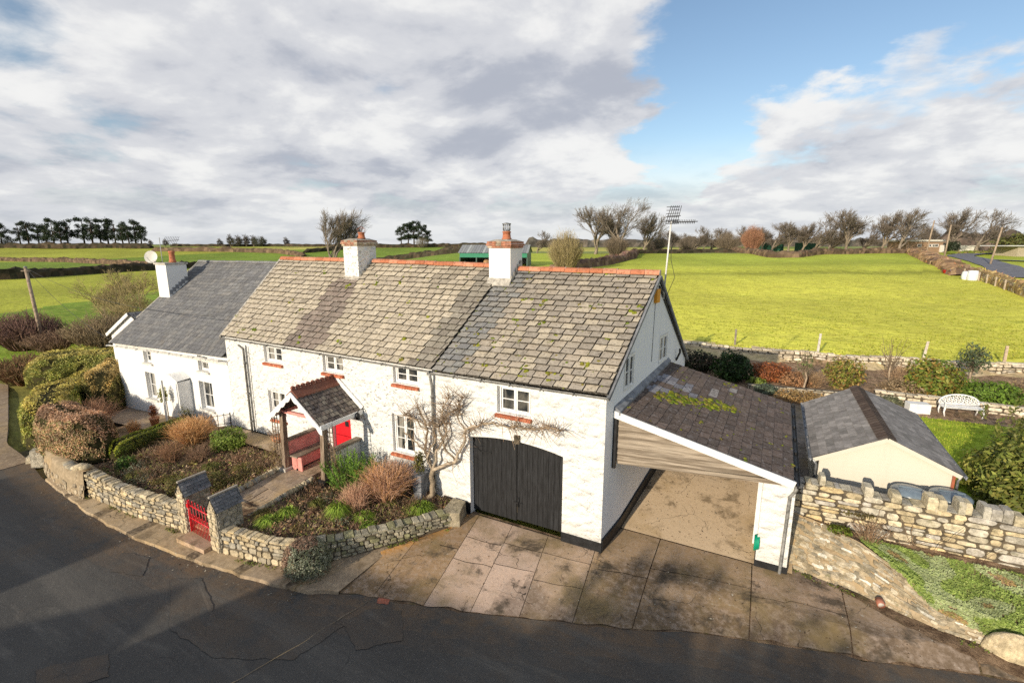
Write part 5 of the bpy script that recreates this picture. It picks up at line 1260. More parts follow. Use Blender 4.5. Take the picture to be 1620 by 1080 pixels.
def twig_bush(name, label, cat, c, h, r, n, pal, seed, th=.008, fork=2, group=None, leaves=None, **kw):
    rnd = random.Random(seed); mb = MB(); twigs(mb, c, h, r, n, pal, rnd, th, fork, **kw)
    if leaves: leaf_cloud(mb, (c[0], c[1], c[2] + h * .6), (r, r, h * .5), leaves[0], leaves[1], leaves[2], rnd, hollow=.2)
    return tag(mb.build(name, M['bark']), label, cat, group)
def hedge(name, label, pts, w, h, zf, pal, seed, n, s, top_pal=None, rnd_top=.3, lump=.08, core=(.05, .045, .02), hf=None, wf=None, cat='hedge', mats=None):
    """clipped hedge along a plan line: dark lumpy core and a skin of small leaves"""
    rnd = random.Random(seed); pth = Path(pts); t = MB(); ns = max(4, int(pth.L / .35)); K = 14
    def surf(s, a, inset=0.):
        q, nn = pth.at(s); e = max(0., min(s, pth.L - s)); ww = (wf(s / pth.L) if wf else w) / 2 * (min(1, (.12 + e / (w * .55)) ** .5 if e < w * .5 else 1)); hh = (hf(s / pth.L) if hf else h)
        hh *= min(1, (.45 + .55 * (e / (w * .4)) ** .5)) if e < w * .4 else 1
        c_, s_ = math.cos(a), math.sin(a); ex = rnd_top; x = math.copysign(abs(c_) ** ex, c_) * ww; z = abs(s_) ** ex * hh
        k = 1 + lump * noise.noise((q.x * 1.1 + x, q.y * 1.1, z * 1.3 + seed)) * 2
        p = Vector((q.x + nn.x * x * (k - inset), q.y + nn.y * x * (k - inset), zf(q.x, q.y) + z * (k - inset))); return p, nn, c_, s_
    for i in range(ns + 1):
        for j in range(K + 1): t.v.append(tuple(surf(pth.L * i / ns, math.pi * j / K, .05)[0]))
    for i in range(ns):
        for j in range(K):
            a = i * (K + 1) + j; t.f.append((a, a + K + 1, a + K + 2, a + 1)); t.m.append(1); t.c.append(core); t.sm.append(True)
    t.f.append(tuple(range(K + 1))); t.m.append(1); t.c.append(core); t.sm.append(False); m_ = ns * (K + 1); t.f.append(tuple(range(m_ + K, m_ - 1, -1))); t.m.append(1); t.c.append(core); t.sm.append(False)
    for k in range(n):
        s_l = rnd.uniform(0, pth.L); a = math.pi * rnd.random()
        if rnd.random() < .35: a = rnd.choice([rnd.uniform(.0, .5), rnd.uniform(math.pi - .5, math.pi)])
        p, nn, c_, sn = surf(s_l, a, rnd.uniform(-.02, .06)); nv = Vector((nn.x * c_, nn.y * c_, sn)); 
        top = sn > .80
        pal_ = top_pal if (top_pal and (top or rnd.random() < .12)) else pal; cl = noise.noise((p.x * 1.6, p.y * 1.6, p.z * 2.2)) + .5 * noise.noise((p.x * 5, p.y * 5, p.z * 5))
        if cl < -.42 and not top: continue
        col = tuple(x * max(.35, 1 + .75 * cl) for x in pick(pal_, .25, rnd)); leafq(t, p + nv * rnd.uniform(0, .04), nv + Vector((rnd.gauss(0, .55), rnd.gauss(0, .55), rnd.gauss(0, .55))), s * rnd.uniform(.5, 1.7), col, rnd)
    return tag(t.build(name, mats or [M['dleaf'], M['haze']]), label, cat)
zg = lambda x, y: gz(x, y) - .05
RUS = [(.44, .26, .14), (.52, .32, .18), (.34, .25, .13), (.34, .29, .12), (.22, .22, .08)]
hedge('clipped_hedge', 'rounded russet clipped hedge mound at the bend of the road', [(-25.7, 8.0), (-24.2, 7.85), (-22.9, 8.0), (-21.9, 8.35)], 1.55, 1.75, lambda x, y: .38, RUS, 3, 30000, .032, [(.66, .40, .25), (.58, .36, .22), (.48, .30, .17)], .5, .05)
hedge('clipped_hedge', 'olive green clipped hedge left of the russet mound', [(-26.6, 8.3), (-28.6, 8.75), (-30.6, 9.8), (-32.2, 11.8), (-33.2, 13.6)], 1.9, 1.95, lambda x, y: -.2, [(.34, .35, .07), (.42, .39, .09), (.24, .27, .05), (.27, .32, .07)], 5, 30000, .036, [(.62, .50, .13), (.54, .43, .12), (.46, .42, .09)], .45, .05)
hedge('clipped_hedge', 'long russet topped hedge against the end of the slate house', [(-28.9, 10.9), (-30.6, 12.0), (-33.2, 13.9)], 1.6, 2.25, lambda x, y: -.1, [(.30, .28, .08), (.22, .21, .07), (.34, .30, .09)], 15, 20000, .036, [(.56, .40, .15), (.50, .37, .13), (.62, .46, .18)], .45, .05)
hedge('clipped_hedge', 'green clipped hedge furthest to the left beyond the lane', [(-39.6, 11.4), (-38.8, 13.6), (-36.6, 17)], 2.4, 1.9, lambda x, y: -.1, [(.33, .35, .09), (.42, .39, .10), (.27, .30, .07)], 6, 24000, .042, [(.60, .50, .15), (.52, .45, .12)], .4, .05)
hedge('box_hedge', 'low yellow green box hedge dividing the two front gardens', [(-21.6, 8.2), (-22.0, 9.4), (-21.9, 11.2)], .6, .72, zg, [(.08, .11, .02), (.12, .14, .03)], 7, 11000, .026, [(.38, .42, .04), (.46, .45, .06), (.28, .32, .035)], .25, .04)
OR = [(.62, .34, .14), (.72, .44, .20), (.50, .28, .12), (.66, .44, .26)]
PB = [(.52, .30, .20), (.62, .39, .26), (.42, .25, .16)]
SH = [
 (twig_bush, 'spiky_shrub', 'orange twiggy shrub beside the railing by the slate house', (-20.2, 10.4, zg(-20.2, 10.4)), 1.15, .85, 520, OR, .008),
 (twig_bush, 'spiky_shrub', 'orange brown twiggy shrub right of the dark green rosemary', (-10.35, 10.9, zg(-10.2, 10.9)), 1.35, .85, 650, PB + OR[:1], .008),
 (twig_bush, 'spiky_shrub', 'pale brown wispy shrub in front of the rosemary', (-10.75, 9.95, zg(-10.7, 9.9)), .95, .5, 240, PB, .006),
 (twig_bush, 'spiky_shrub', 'small amber twig clump in the slate house garden', (-24.2, 10.1, .2), .8, .3, 140, OR, .006),
 (twig_bush, 'spiky_shrub', 'tangled pinkish twig bush behind the russet hedge', (-27.1, 9.9, .1), 1.4, .9, 300, [(.36, .20, .13), (.42, .25, .16)], .008),
 (twig_bush, 'spiky_shrub', 'russet dead stems beside the low box hedge', (-19.3, 9.1, zg(-19.3, 9.1)), .8, .55, 150, [(.30, .17, .09), (.24, .14, .09)], .007),
 (twig_bush, 'spiky_shrub', 'thin brown stems in the middle of the left bed', (-18.4, 9.6, zg(-18.4, 9.6)), .7, .5, 120, [(.24, .15, .10), (.30, .19, .12)], .006),
]
for i, (fn, nm, lb, c, h, r, n, pal, th) in enumerate(SH): fn(nm, lb, 'shrub', c, h, r, n, pal, 100 + i, th)
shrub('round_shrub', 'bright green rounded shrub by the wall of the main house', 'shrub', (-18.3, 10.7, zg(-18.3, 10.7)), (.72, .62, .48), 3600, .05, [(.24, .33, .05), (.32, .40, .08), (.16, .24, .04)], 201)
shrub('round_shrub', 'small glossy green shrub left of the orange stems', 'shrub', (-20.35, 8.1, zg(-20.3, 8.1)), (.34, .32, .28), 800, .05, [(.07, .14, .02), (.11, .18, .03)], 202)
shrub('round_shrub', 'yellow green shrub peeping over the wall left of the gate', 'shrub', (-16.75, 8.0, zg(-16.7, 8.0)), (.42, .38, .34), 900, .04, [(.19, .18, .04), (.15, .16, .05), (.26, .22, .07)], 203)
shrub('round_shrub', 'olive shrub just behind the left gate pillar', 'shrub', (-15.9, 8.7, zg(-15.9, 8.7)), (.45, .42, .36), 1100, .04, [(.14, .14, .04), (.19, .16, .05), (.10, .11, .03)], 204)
# rosemary: upright needle plumes
rnd = random.Random(44); t = thing('rosemary_bush', 'dark green rosemary bush with upright spikes by the porch', 'shrub', (-11.75, 10.75, .4)); mb = MB()
for k in range(120):
    a = rnd.random() * 6.283; o = rnd.random() ** .5; b = Vector((-11.75 + math.cos(a) * .35 * o, 10.75 + math.sin(a) * .35 * o, .42)); e = b + Vector((math.cos(a) * .62 * o + rnd.gauss(0, .06), math.sin(a) * .55 * o + rnd.gauss(0, .06), 1.4 * (1 - .3 * o) * rnd.uniform(.75, 1.1)))
    for q in range(46):
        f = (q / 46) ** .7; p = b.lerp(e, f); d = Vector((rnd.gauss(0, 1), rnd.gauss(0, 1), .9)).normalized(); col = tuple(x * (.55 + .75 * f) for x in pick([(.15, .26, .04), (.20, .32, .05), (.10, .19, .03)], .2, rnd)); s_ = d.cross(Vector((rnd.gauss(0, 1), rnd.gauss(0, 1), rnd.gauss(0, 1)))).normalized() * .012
        mb.face([p - s_, p + s_, p + d * .10], col)
mb.build('leaves', M['leaf'], t); mb = MB(); twigs(mb, (-11.75, 10.75, .42), .8, .4, 30, [(.12, .09, .06)], rnd, .01); mb.build('stems', M['bark'], t)
# corner shrub: grey green with a brown side
rnd = random.Random(45); t = thing('corner_shrub', 'grey green and brown dome shrub on the corner of the roadside wall', 'shrub', (-10.25, 7.75, -.15)); mb = MB()
for k in range(6500):
    d = Vector((rnd.gauss(0, 1), rnd.gauss(0, 1), abs(rnd.gauss(0, 1)) - .25)).normalized(); q = lerp(.7, 1, rnd.random() ** .5) * (1 + .12 * noise.noise(d * 3)); p = Vector((-10.3, 7.72, .12)) + Vector((d.x * .66, d.y * .62, d.z * .72)) * q
    brown = d.x < -.25 + .3 * noise.noise(d * 4) or d.z > .85; pal = [(.26, .16, .11), (.20, .13, .09)] if brown else [(.19, .20, .14), (.14, .16, .10), (.25, .26, .19), (.09, .11, .06)]
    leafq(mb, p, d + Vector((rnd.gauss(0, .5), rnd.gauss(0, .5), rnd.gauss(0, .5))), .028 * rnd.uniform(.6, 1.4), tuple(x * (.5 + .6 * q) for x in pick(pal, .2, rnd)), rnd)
mb.build('leaves', M['dleaf'], t); mb = MB(); twigs(mb, (-10.3, 7.75, -.1), .7, .5, 60, [(.10, .07, .05)], rnd, .01); mb.build('stems', M['bark'], t)
# low green cushions and tufts in the beds, each one a plant
def tuft(c, r, h, n, pal, seed, label, name='leafy_tuft', w=.012):
    rnd = random.Random(seed); mb = MB()
    for k in range(n):
        a = rnd.random() * 6.283; o = rnd.random() ** .5; b = Vector(c) + Vector((math.cos(a) * r * .4 * o, math.sin(a) * r * .4 * o, 0)); m = b + Vector((math.cos(a) * r * .4 * o, math.sin(a) * r * .4 * o, h * rnd.uniform(.7, 1.1))); e = b + Vector((math.cos(a) * r * (.5 + .6 * o), math.sin(a) * r * (.5 + .6 * o), h * rnd.uniform(.4, 1.0) * (1 - .4 * o)))
        s_ = Vector((-math.sin(a), math.cos(a), 0)) * w; col = pick(pal, .22, rnd); mb.face([b - s_ * .6, b + s_ * .6, m + s_, m - s_], col); mb.face([m - s_, m + s_, e], col)
    return tag(mb.build(name, M['leaf']), label, 'plant')
LIME = [(.28, .40, .05), (.36, .46, .08), (.19, .30, .04)]
TF = [((-10.95, 9.45), .38, .42, 260, 'strappy bright green tuft below the pale wispy shrub'), ((-10.25, 9.75), .3, .22, 220, 'low lime cushion beside the mossy driveway wall'), ((-9.9, 9.5), .28, .2, 200, 'small green mat at the inner foot of the driveway wall'), ((-9.05, 11.0), .36, .34, 320, 'round lime green cushion below the wisteria trunk'),
      ((-12.35, 8.75), .3, .25, 180, 'light green tuft in the right bed near the path'), ((-12.5, 8.2), .34, .22, 200, 'spreading green plant just inside the wall right of the gate'), ((-13.0, 8.35), .3, .18, 160, 'ochre green plant beside the right gate pillar'), ((-11.9, 9.5), .26, .25, 120, 'tiny green sprout in the middle of the right bed'),
      ((-16.2, 9.9), .35, .2, 160, 'yellowish low plant near the path edging'), ((-17.3, 9.4), .35, .22, 170, 'khaki low plant in the middle of the left bed'), ((-17.9, 8.2), .3, .2, 140, 'dull olive plant behind the left wall'), ((-19.1, 7.8), .34, .25, 150, 'brownish green plant at the left end of the rubble wall'), ((-15.75, 9.3), .22, .16, 110, 'small pale plant beside the garden path'), ((-25.6, 9.6), .4, .3, 200, 'green leafy clump behind the russet hedge'), ((-23.0, 9.6), .3, .25, 150, 'pale tuft in the slate house border')]
for i, ((x, y), r, h, n, lb) in enumerate(TF):
    pal = LIME if i < 6 else [(.22, .19, .05), (.17, .17, .04), (.26, .20, .07)] if i % 2 == 0 else [(.14, .16, .035), (.19, .18, .05)]
    tuft((x, y, zg(x, y) + .02), r, h, n, pal, 300 + i, lb)
# dead stems, leaf litter and small perennials
rnd = random.Random(61); mb = MB()
for k in range(7500):
    x = rnd.uniform(-21.6, -8.6); y = lerp(ywall(x) + .35, 11.6 if x < -15 else 11.9, rnd.random())
    if -15.0 < x < -13.2 or (x < -15 and y > 11.1): continue
    d = noise.noise((x * .8, y * .8, 7))
    if d < -.3: continue
    z = gz(x, y) + .07 * noise.noise((x * 1.3, y * 1.3, 9)); h = rnd.uniform(.06, .26) * (1 + d); a = rnd.random() * 6.28; e = Vector((x + math.cos(a) * h * .6, y + math.sin(a) * h * .6, z + h))
    mb.tube([(x, y, z - .02), e], [.007, .003], 3, pick([(.20, .13, .085), (.28, .19, .12), (.13, .085, .06), (.33, .24, .15)], .2, rnd), 0, False, False)
    for q in range(3): leafq(mb, Vector((x + rnd.gauss(0, .1), y + rnd.gauss(0, .1), z + abs(rnd.gauss(0, .05)) + .02)), Vector((rnd.gauss(0, .5), rnd.gauss(0, .5), 1)), .05 * rnd.uniform(.5, 1.5), pick([(.36, .22, .13), (.17, .11, .065), (.46, .33, .20), (.20, .22, .05), (.30, .29, .08), (.42, .22, .12), (.09, .06, .04)], .25, rnd), rnd)
o = mb.build('dead_stems', M['bark']); o['kind'] = 'stuff'; o['label'] = 'brown dead stems and leaf litter covering the front beds'; o['category'] = 'litter'

LOWP = [[(.36, .20, .13), (.28, .16, .10), (.42, .26, .16)], [(.22, .25, .06), (.30, .30, .08), (.16, .19, .05)], [(.40, .32, .10), (.34, .28, .10), (.28, .22, .08)], [(.25, .28, .18), (.32, .34, .24), (.18, .21, .13)]]
LOWL = ['brown faded heather mound in a front bed', 'dull green low perennial in a front bed', 'ochre low perennial in a front bed', 'grey green low perennial in a front bed']
rnd = random.Random(515); got = 0
while got < 46:
    x = rnd.uniform(-21.0, -9.0); y = lerp(ywall(x) + .45, 11.3, rnd.random())
    if -15.3 < x < -13.0 or (x < -15 and y > 10.9): continue
    k = rnd.choice((0, 0, 1, 2, 3)); r = rnd.uniform(.16, .38); mb = MB(); z = zg(x, y) + .05
    leaf_cloud(mb, (x, y, z + r * .3), (r, r, r * .6), int(900 * r), .034, LOWP[k], rnd, hollow=.15, zmin=z - .02); twigs(mb, (x, y, z), r * 1.1, r * .8, 14, [(.30, .19, .12), (.22, .14, .09)], rnd, .006)
    tag(mb.build('low_plant', M['leaf']), LOWL[k], 'plant', LOWL[k].replace(' in a front bed', 's in the front beds')); got += 1
# wisteria on the front wall
def branch_path(mb, pts, r0, r1, col, n=7):
    m = len(pts); mb.tube(pts, [lerp(r0, r1, i / (m - 1)) for i in range(m)], n, col, 0, True, True)
def wander(a, b, n, amp, rnd):
    a, b = Vector(a), Vector(b); out = [a]
    for i in range(1, n): out.append(a.lerp(b, i / n) + Vector((rnd.gauss(0, amp), rnd.gauss(0, amp * .3), rnd.gauss(0, amp))))
    return out + [b]
ws = thing('wisteria', 'leafless twisted wisteria climbing the front wall round the garage door', 'climber', (-9.2, 11.8, .1)); rnd = random.Random(90); mb = MB(); wc = (.31, .245, .17); Yw = 11.85
main = [((-9.3, 11.55, .0), (-9.12, 11.68, .5), (-9.16, 11.8, 1.3)), ((-9.16, 11.8, 1.3), (-8.7, 11.85, 1.55), (-8.3, 11.85, 1.75), (-8.05, 11.85, 2.3), (-7.9, 11.85, 2.9), (-7.3, 11.85, 3.2)), ((-9.16, 11.8, 1.3), (-9.5, 11.85, 1.9), (-9.35, 11.85, 2.6), (-9.7, 11.85, 3.3)), ((-9.16, 11.8, 1.3), (-9.0, 11.8, 2.0), (-8.6, 11.8, 2.6), (-8.75, 11.85, 3.3), (-8.5, 11.85, 3.9)),
        ((-8.3, 11.85, 1.75), (-8.7, 11.82, 2.2), (-8.9, 11.82, 2.8), (-8.6, 11.85, 3.2), (-8.1, 11.85, 3.6)), ((-7.9, 11.85, 2.9), (-8.2, 11.85, 3.3), (-8.0, 11.85, 3.9)), ((-7.3, 11.85, 3.2), (-6.6, 11.85, 3.28), (-5.9, 11.85, 3.3), (-5.2, 11.85, 3.45), (-4.7, 11.85, 3.5)), ((-9.35, 11.85, 2.6), (-9.9, 11.85, 2.9), (-10.3, 11.85, 2.95)), ((-9.5, 11.85, 1.9), (-9.9, 11.8, 2.15), (-10.3, 11.85, 2.3)), ((-9.16, 11.8, 1.3), (-9.35, 11.75, 1.7), (-9.0, 11.75, 2.3), (-9.1, 11.8, 3.0))]
W0 = [(.10, .075), (.06, .03), (.055, .025), (.045, .02), (.035, .018), (.03, .015), (.03, .012), (.03, .012), (.03, .015), (.035, .02)]
allp = []
for pl_, (ra, rb) in zip(main, W0):
    pts = [Vector(pl_[0])]
    for a, b in zip(pl_, pl_[1:]): pts += wander(a, b, 4, .035, rnd)[1:]
    branch_path(mb, pts, ra, rb, pick([wc, (.28, .22, .155), (.38, .31, .23)], .1, rnd)); allp += pts[4:] if ra < .1 else []
mb.build('trunk', M['bark'], ws); mb = MB()
far_ = [q for q in allp if q.x > -7.4]; hi_ = [q for q in allp if q.z > 2.7]
for k in range(560):
    p = rnd.choice([q for q in allp if q.x < -7.2]) if rnd.random() < .35 else rnd.choice(far_) if rnd.random() < .08 else rnd.choice(hi_); a = rnd.gauss(.9, 1.15) if p.x < -7.8 else rnd.gauss(.3, 1.0); L = rnd.uniform(.15, .65); q = p
    d = Vector((math.cos(a) * rnd.choice((-1, 1, 1)), rnd.uniform(-.75, .1), math.sin(a)))
    pts = [p]
    for s in range(3): q = q + d * L / 3 + Vector((rnd.gauss(0, .03), rnd.gauss(0, .03), rnd.gauss(0, .03))); q.y = min(q.y, 11.98); pts.append(q)
    if pts[-1].z > 4.4: continue
    mb.tube(pts, [.012, .009, .006, .003], 3, pick([(.26, .19, .125), (.20, .145, .10), (.32, .245, .17), (.25, .165, .105)], .15, rnd), 0, False, False)
mb.build('twigs', M['bark'], ws)
# planters
pl1 = thing('tall_planter', 'tall grey planter with a small bush standing by the downpipe', 'planter', (-9.55, 11.6, .3)); mb = MB(); mb.hexa([(-9.68, 11.45, .3), (-9.4, 11.45, .3), (-9.4, 11.73, .3), (-9.68, 11.73, .3)], [(-9.74, 11.4, 1.2), (-9.34, 11.4, 1.2), (-9.34, 11.8, 1.2), (-9.74, 11.8, 1.2)]); mb.build('pot', M['lead'], pl1); mb = MB(); leaf_cloud(mb, (-9.54, 11.6, 1.55), (.2, .2, .4), 420, .05, [(.16, .16, .04), (.20, .17, .06)], rnd, hollow=.2); mb.build('plant', M['leaf'], pl1)
pl2 = thing('plant_pot', 'terracotta pot with an orange shrub beside the hooded door', 'planter', (-24.3, 11.0, .3)); mb = MB(); mb.lathe((-24.3, 11.0, .32), [(.13, 0), (.19, .36), (.21, .37), (.21, .43), (.17, .43)], 14, (.50, .24, .13)); mb.build('pot', M['terra'], pl2); mb = MB(); leaf_cloud(mb, (-24.3, 11.0, 1.05), (.18, .18, .36), 380, .045, [(.50, .18, .06), (.40, .14, .05)], rnd, hollow=.2); mb.build('plant', M['leaf'], pl2)
pl3 = thing('wall_shrub', 'yellow green climber beside the hooded door', 'plant', (-24.7, 11.6, .3)); mb = MB(); leaf_cloud(mb, (-24.75, 11.7, 1.6), (.24, .2, .42), 420, .05, [(.28, .28, .04), (.20, .22, .03)], rnd, hollow=.2); mb.build('leaves', M['leaf'], pl3); mb = MB(); mb.tube([(-24.7, 11.8, .2), (-24.75, 11.8, 1.6)], .02, 5, (.2, .15, .1)); mb.build('stem', M['bark'], pl3)
shrub('round_shrub', 'loose olive shrub standing right of the hooded door', 'shrub', (-22.4, 11.4, .45), (.42, .35, .6), 500, .05, [(.17, .17, .05), (.22, .20, .07)], 231, hollow=.2)
hb = thing('hanging_basket', 'terracotta basket hanging left of the porch', 'basket', (-15.2, 10.6, 1.7)); mb = MB(); mb.lathe((-15.25, 10.7, 1.45), [(.08, 0), (.2, .1), (.25, .26), (.23, .27)], 14, (.55, .25, .13)); mb.build('pot', M['terra'], hb)
mb = MB(); twigs(mb, (-15.25, 10.7, 1.65), .4, .35, 40, [(.20, .14, .10)], rnd, .006); mb.build('plant', M['bark'], hb)
for x, y, z0, z1, lb in ((-14.95, 10.3, .5, 2.3, 'thin dry climber on the left porch trellis'), (-12.3, 10.65, .5, 2.0, 'sparse climber on the right porch trellis')):
    mb = MB()
    for k in range(46):
        p = Vector((x + rnd.gauss(0, .12), y + rnd.gauss(0, .06), rnd.uniform(z0, z1 * .8))); mb.tube(wander(p, p + Vector((rnd.gauss(0, .2), rnd.gauss(0, .12), rnd.uniform(.2, .6))), 3, .05, rnd), [.007, .006, .005, .003], 3, pick([(.30, .22, .14), (.22, .16, .10)], .2, rnd), 0, False, False)
    leaf_cloud(mb, (x, y, (z0 + z1) / 2 - .2), (.25, .15, .6), 160, .035, [(.26, .20, .07), (.30, .20, .09)], rnd, hollow=.1); tag(mb.build('climber', M['bark']), lb, 'climber')

# ground cover spilling over the ledge at the right
rnd = random.Random(71); mb = MB()
def ledge_pt(x, v):      # v 0 at the back of the ledge, 1 over the front face
    if v < .6:
        y0 = pw(x, [(a, q) for a, q, _ in LT]); y = lerp(14.95, y0, v / .6); z = lerp(.72, pw(x, [(a, q) for a, _, q in LT]), v / .6); return Vector((x, y, z)), Vector((0, -.35, 1))
    s = (x - 1.02) / 8.48; f = 1 - (v - .6) * 1.25; return low_p(clamp(s), clamp(f), .03), Vector((0, -.9, .5))
for k in range(34000):
    x = 2.75 + 6.5 * rnd.random() ** 1.0; lim = pw(x, [(2.7, .30), (3.2, .55), (3.7, .80), (5, 1.0), (9, 1.0)]); v = rnd.random() * lim
    if v < pw(x, [(2.7, .05), (9, .0)]) : continue
    p, n = ledge_pt(x, v); b = noise.noise((x * 1.3, v * 4, 3)); h = .04 + .09 * abs(noise.noise((x * 3, v * 7, 1)))
    if noise.noise((x * 2.2, v * 5, 9)) < -.55 or (v > lim - .22 and rnd.random() < .55): continue
    pal = [(.27, .36, .08), (.34, .42, .11), (.20, .28, .06)] if b < .06 else [(.44, .30, .13), (.36, .26, .12), (.30, .28, .09)] if b > .36 else [(.36, .42, .18), (.43, .48, .25), (.36, .42, .20)]
    leafq(mb, p + n.normalized() * rnd.uniform(.01, h), n + Vector((rnd.gauss(0, .4), rnd.gauss(0, .4) - .7, rnd.gauss(0, .4))), .033 * rnd.uniform(.6, 1.5), pick(pal, .2, rnd), rnd)
o = mb.build('ground_cover', M['leaf']); o['kind'] = 'stuff'; o['label'] = 'green thyme like carpet spilling over the bank wall'; o['category'] = 'ground cover'
twig_bush('spiky_shrub', 'brown dead stems fanning against the tall stone wall', 'shrub', (2.95, 14.75, .75), .6, .5, 60, [(.26, .16, .09), (.32, .22, .14)], 333, .007)
shrub('round_shrub', 'small leafy green plant at the left end of the wall ledge', 'plant', (2.25, 14.6, .86), (.3, .2, .12), 300, .05, [(.16, .22, .03), (.22, .24, .04)], 334)
cr_ = thing('climber', 'straggling brown creeper on the face of the tall stone wall', 'climber', (2.9, 14.9, .8)); mb = MB()
for k in range(12):
    x0 = 2.6 + rnd.uniform(0, 2.6); mb.tube(wander((x0, 14.86, .8), (x0 + rnd.gauss(0, .5), 14.96, .8 + rnd.uniform(.4, 1.1)), 6, .04, rnd), [.007] * 6 + [.003], 3, (.22, .15, .09), 0, False, False)
mb.build('stems', M['bark'], cr_); mb = MB()
leaf_cloud(mb, (2.7, 14.93, 1.35), (.5, .05, .12), 220, .03, [(.18, .16, .05), (.24, .18, .07)], rnd, hollow=.0); mb.build('leaves', M['leaf'], cr_)
# damp dirt washed along the foot of the bank, fallen leaves on the concrete
BA = [(2.2, 13.42), (3.0, 13.1), (4.1, 12.78), (5.4, 12.74), (9.0, 12.9)]
grid_sheet('dirt_strip', M['soil'], frange(2.2, 9, .15), lambda x: pw(x, BA) - pw(x, [(2.2, .02), (3.2, .30), (4.2, .42), (9, .5)]) + wob(x, 1, .12, 4), lambda x: pw(x, BA) + .12, lambda x, y: zdrive(x, y) + .012 + .02 * noise.noise((x * 5, y * 5, 1)), 5)
rnd = random.Random(97); mb = MB()
for k in range(1500):
    q = rnd.random()
    if q < .40: x, y = rnd.uniform(-3.2, .6), rnd.uniform(13.5, 18.5); z = zcar(y) + .012
    elif q < .75: x = rnd.uniform(-9.8, 4.5); y = lerp(yroad(x) + .1, yb_drive(x), rnd.random()); z = zdrive(x, y) + .012
    else: x = rnd.uniform(-23, -9.5); y = yroad(x) - abs(rnd.gauss(0, .25)); z = -.222
    leafq(mb, Vector((x, y, z)), Vector((rnd.gauss(0, .2), rnd.gauss(0, .2), 1)), rnd.uniform(.012, .04), pick([(.10, .065, .035), (.06, .04, .025), (.20, .12, .06), (.42, .38, .30)], .2, rnd), rnd, .4)
o = mb.build('fallen_leaves', M['bark']); o['kind'] = 'stuff'; o['label'] = 'small fallen leaves and grit lying on the concrete and road edge'; o['category'] = 'litter'
# weeds along the foot of walls
mb = MB()
for k in range(520):
    q = rnd.random()
    if q < .4: x = rnd.uniform(1.2, 8.5); y = pw(x, [(a, b) for a, b, _ in LB]) - rnd.uniform(.0, .14); z = zdrive(x, y)
    elif q < .8: x = rnd.uniform(-21, -10.8); y = ywall(x) - .1 - rnd.uniform(0, .1); z = -.15
    else: x = rnd.uniform(-10.4, -8); y = ywall(x) - .3; z = zdrive(x, y)
    if noise.noise((x * 1.2, y, 3)) < .05 or -15.3 < x < -13.1: continue
    for j in range(4): leafq(mb, Vector((x + rnd.gauss(0, .04), y + rnd.gauss(0, .03), z + .03)), Vector((rnd.gauss(0, .6), rnd.gauss(0, .6) - .4, .7)), .035, pick([(.13, .18, .03), (.20, .22, .04), (.16, .12, .06)], .2, rnd), rnd)
o = mb.build('weeds', M['leaf']); o['kind'] = 'stuff'; o['label'] = 'small weeds along the foot of the walls'; o['category'] = 'weeds'
# ------------------------------------------------------------------ back garden
def at(F, L): x, y = XY(F, L); return x, y, land(x, y)
zb_ = lambda x, y: land(x, y) + .03
pbw = Path([(-6, 36.95), (0, 37.1), (6, 37.8), (13.5, 39.5), (24, 41.4)])
tag(stone_wall(pbw, lambda s: .5, lambda s: 1.32 + .05 * math.sin(s), .4, (.14, .28), (.25, .7), .05, [(.66, .56, .40), (.58, .50, .38), (.70, .61, .46), (.50, .45, .37)], random.Random(5), joint=.03, cope={'w': (.3, .7), 'h': (.06, .14)}), 'low dry stone wall between the back garden and the field', 'wall')
plw = Path([(5.3, 30.3), (8, 30.2), (12, 30.0), (18, 30.4)])
tag(stone_wall(plw, lambda s: .5, lambda s: 1.02, .35, (.12, .22), (.3, .7), .04, [(.72, .61, .45), (.62, .54, .41), (.76, .66, .51)], random.Random(6), joint=.03, cope={'w': (.4, .9), 'h': (.04, .08)}), 'low terrace wall behind the white bench', 'wall')
plw2 = Path([(-.6, 28.9), (1.5, 29.2), (4.2, 29.6)])
tag(stone_wall(plw2, lambda s: .5, lambda s: .95, .35, (.12, .22), (.3, .6), .04, [(.58, .50, .38), (.50, .44, .34)], random.Random(7), joint=.03), 'short terrace wall left of the shed', 'wall')
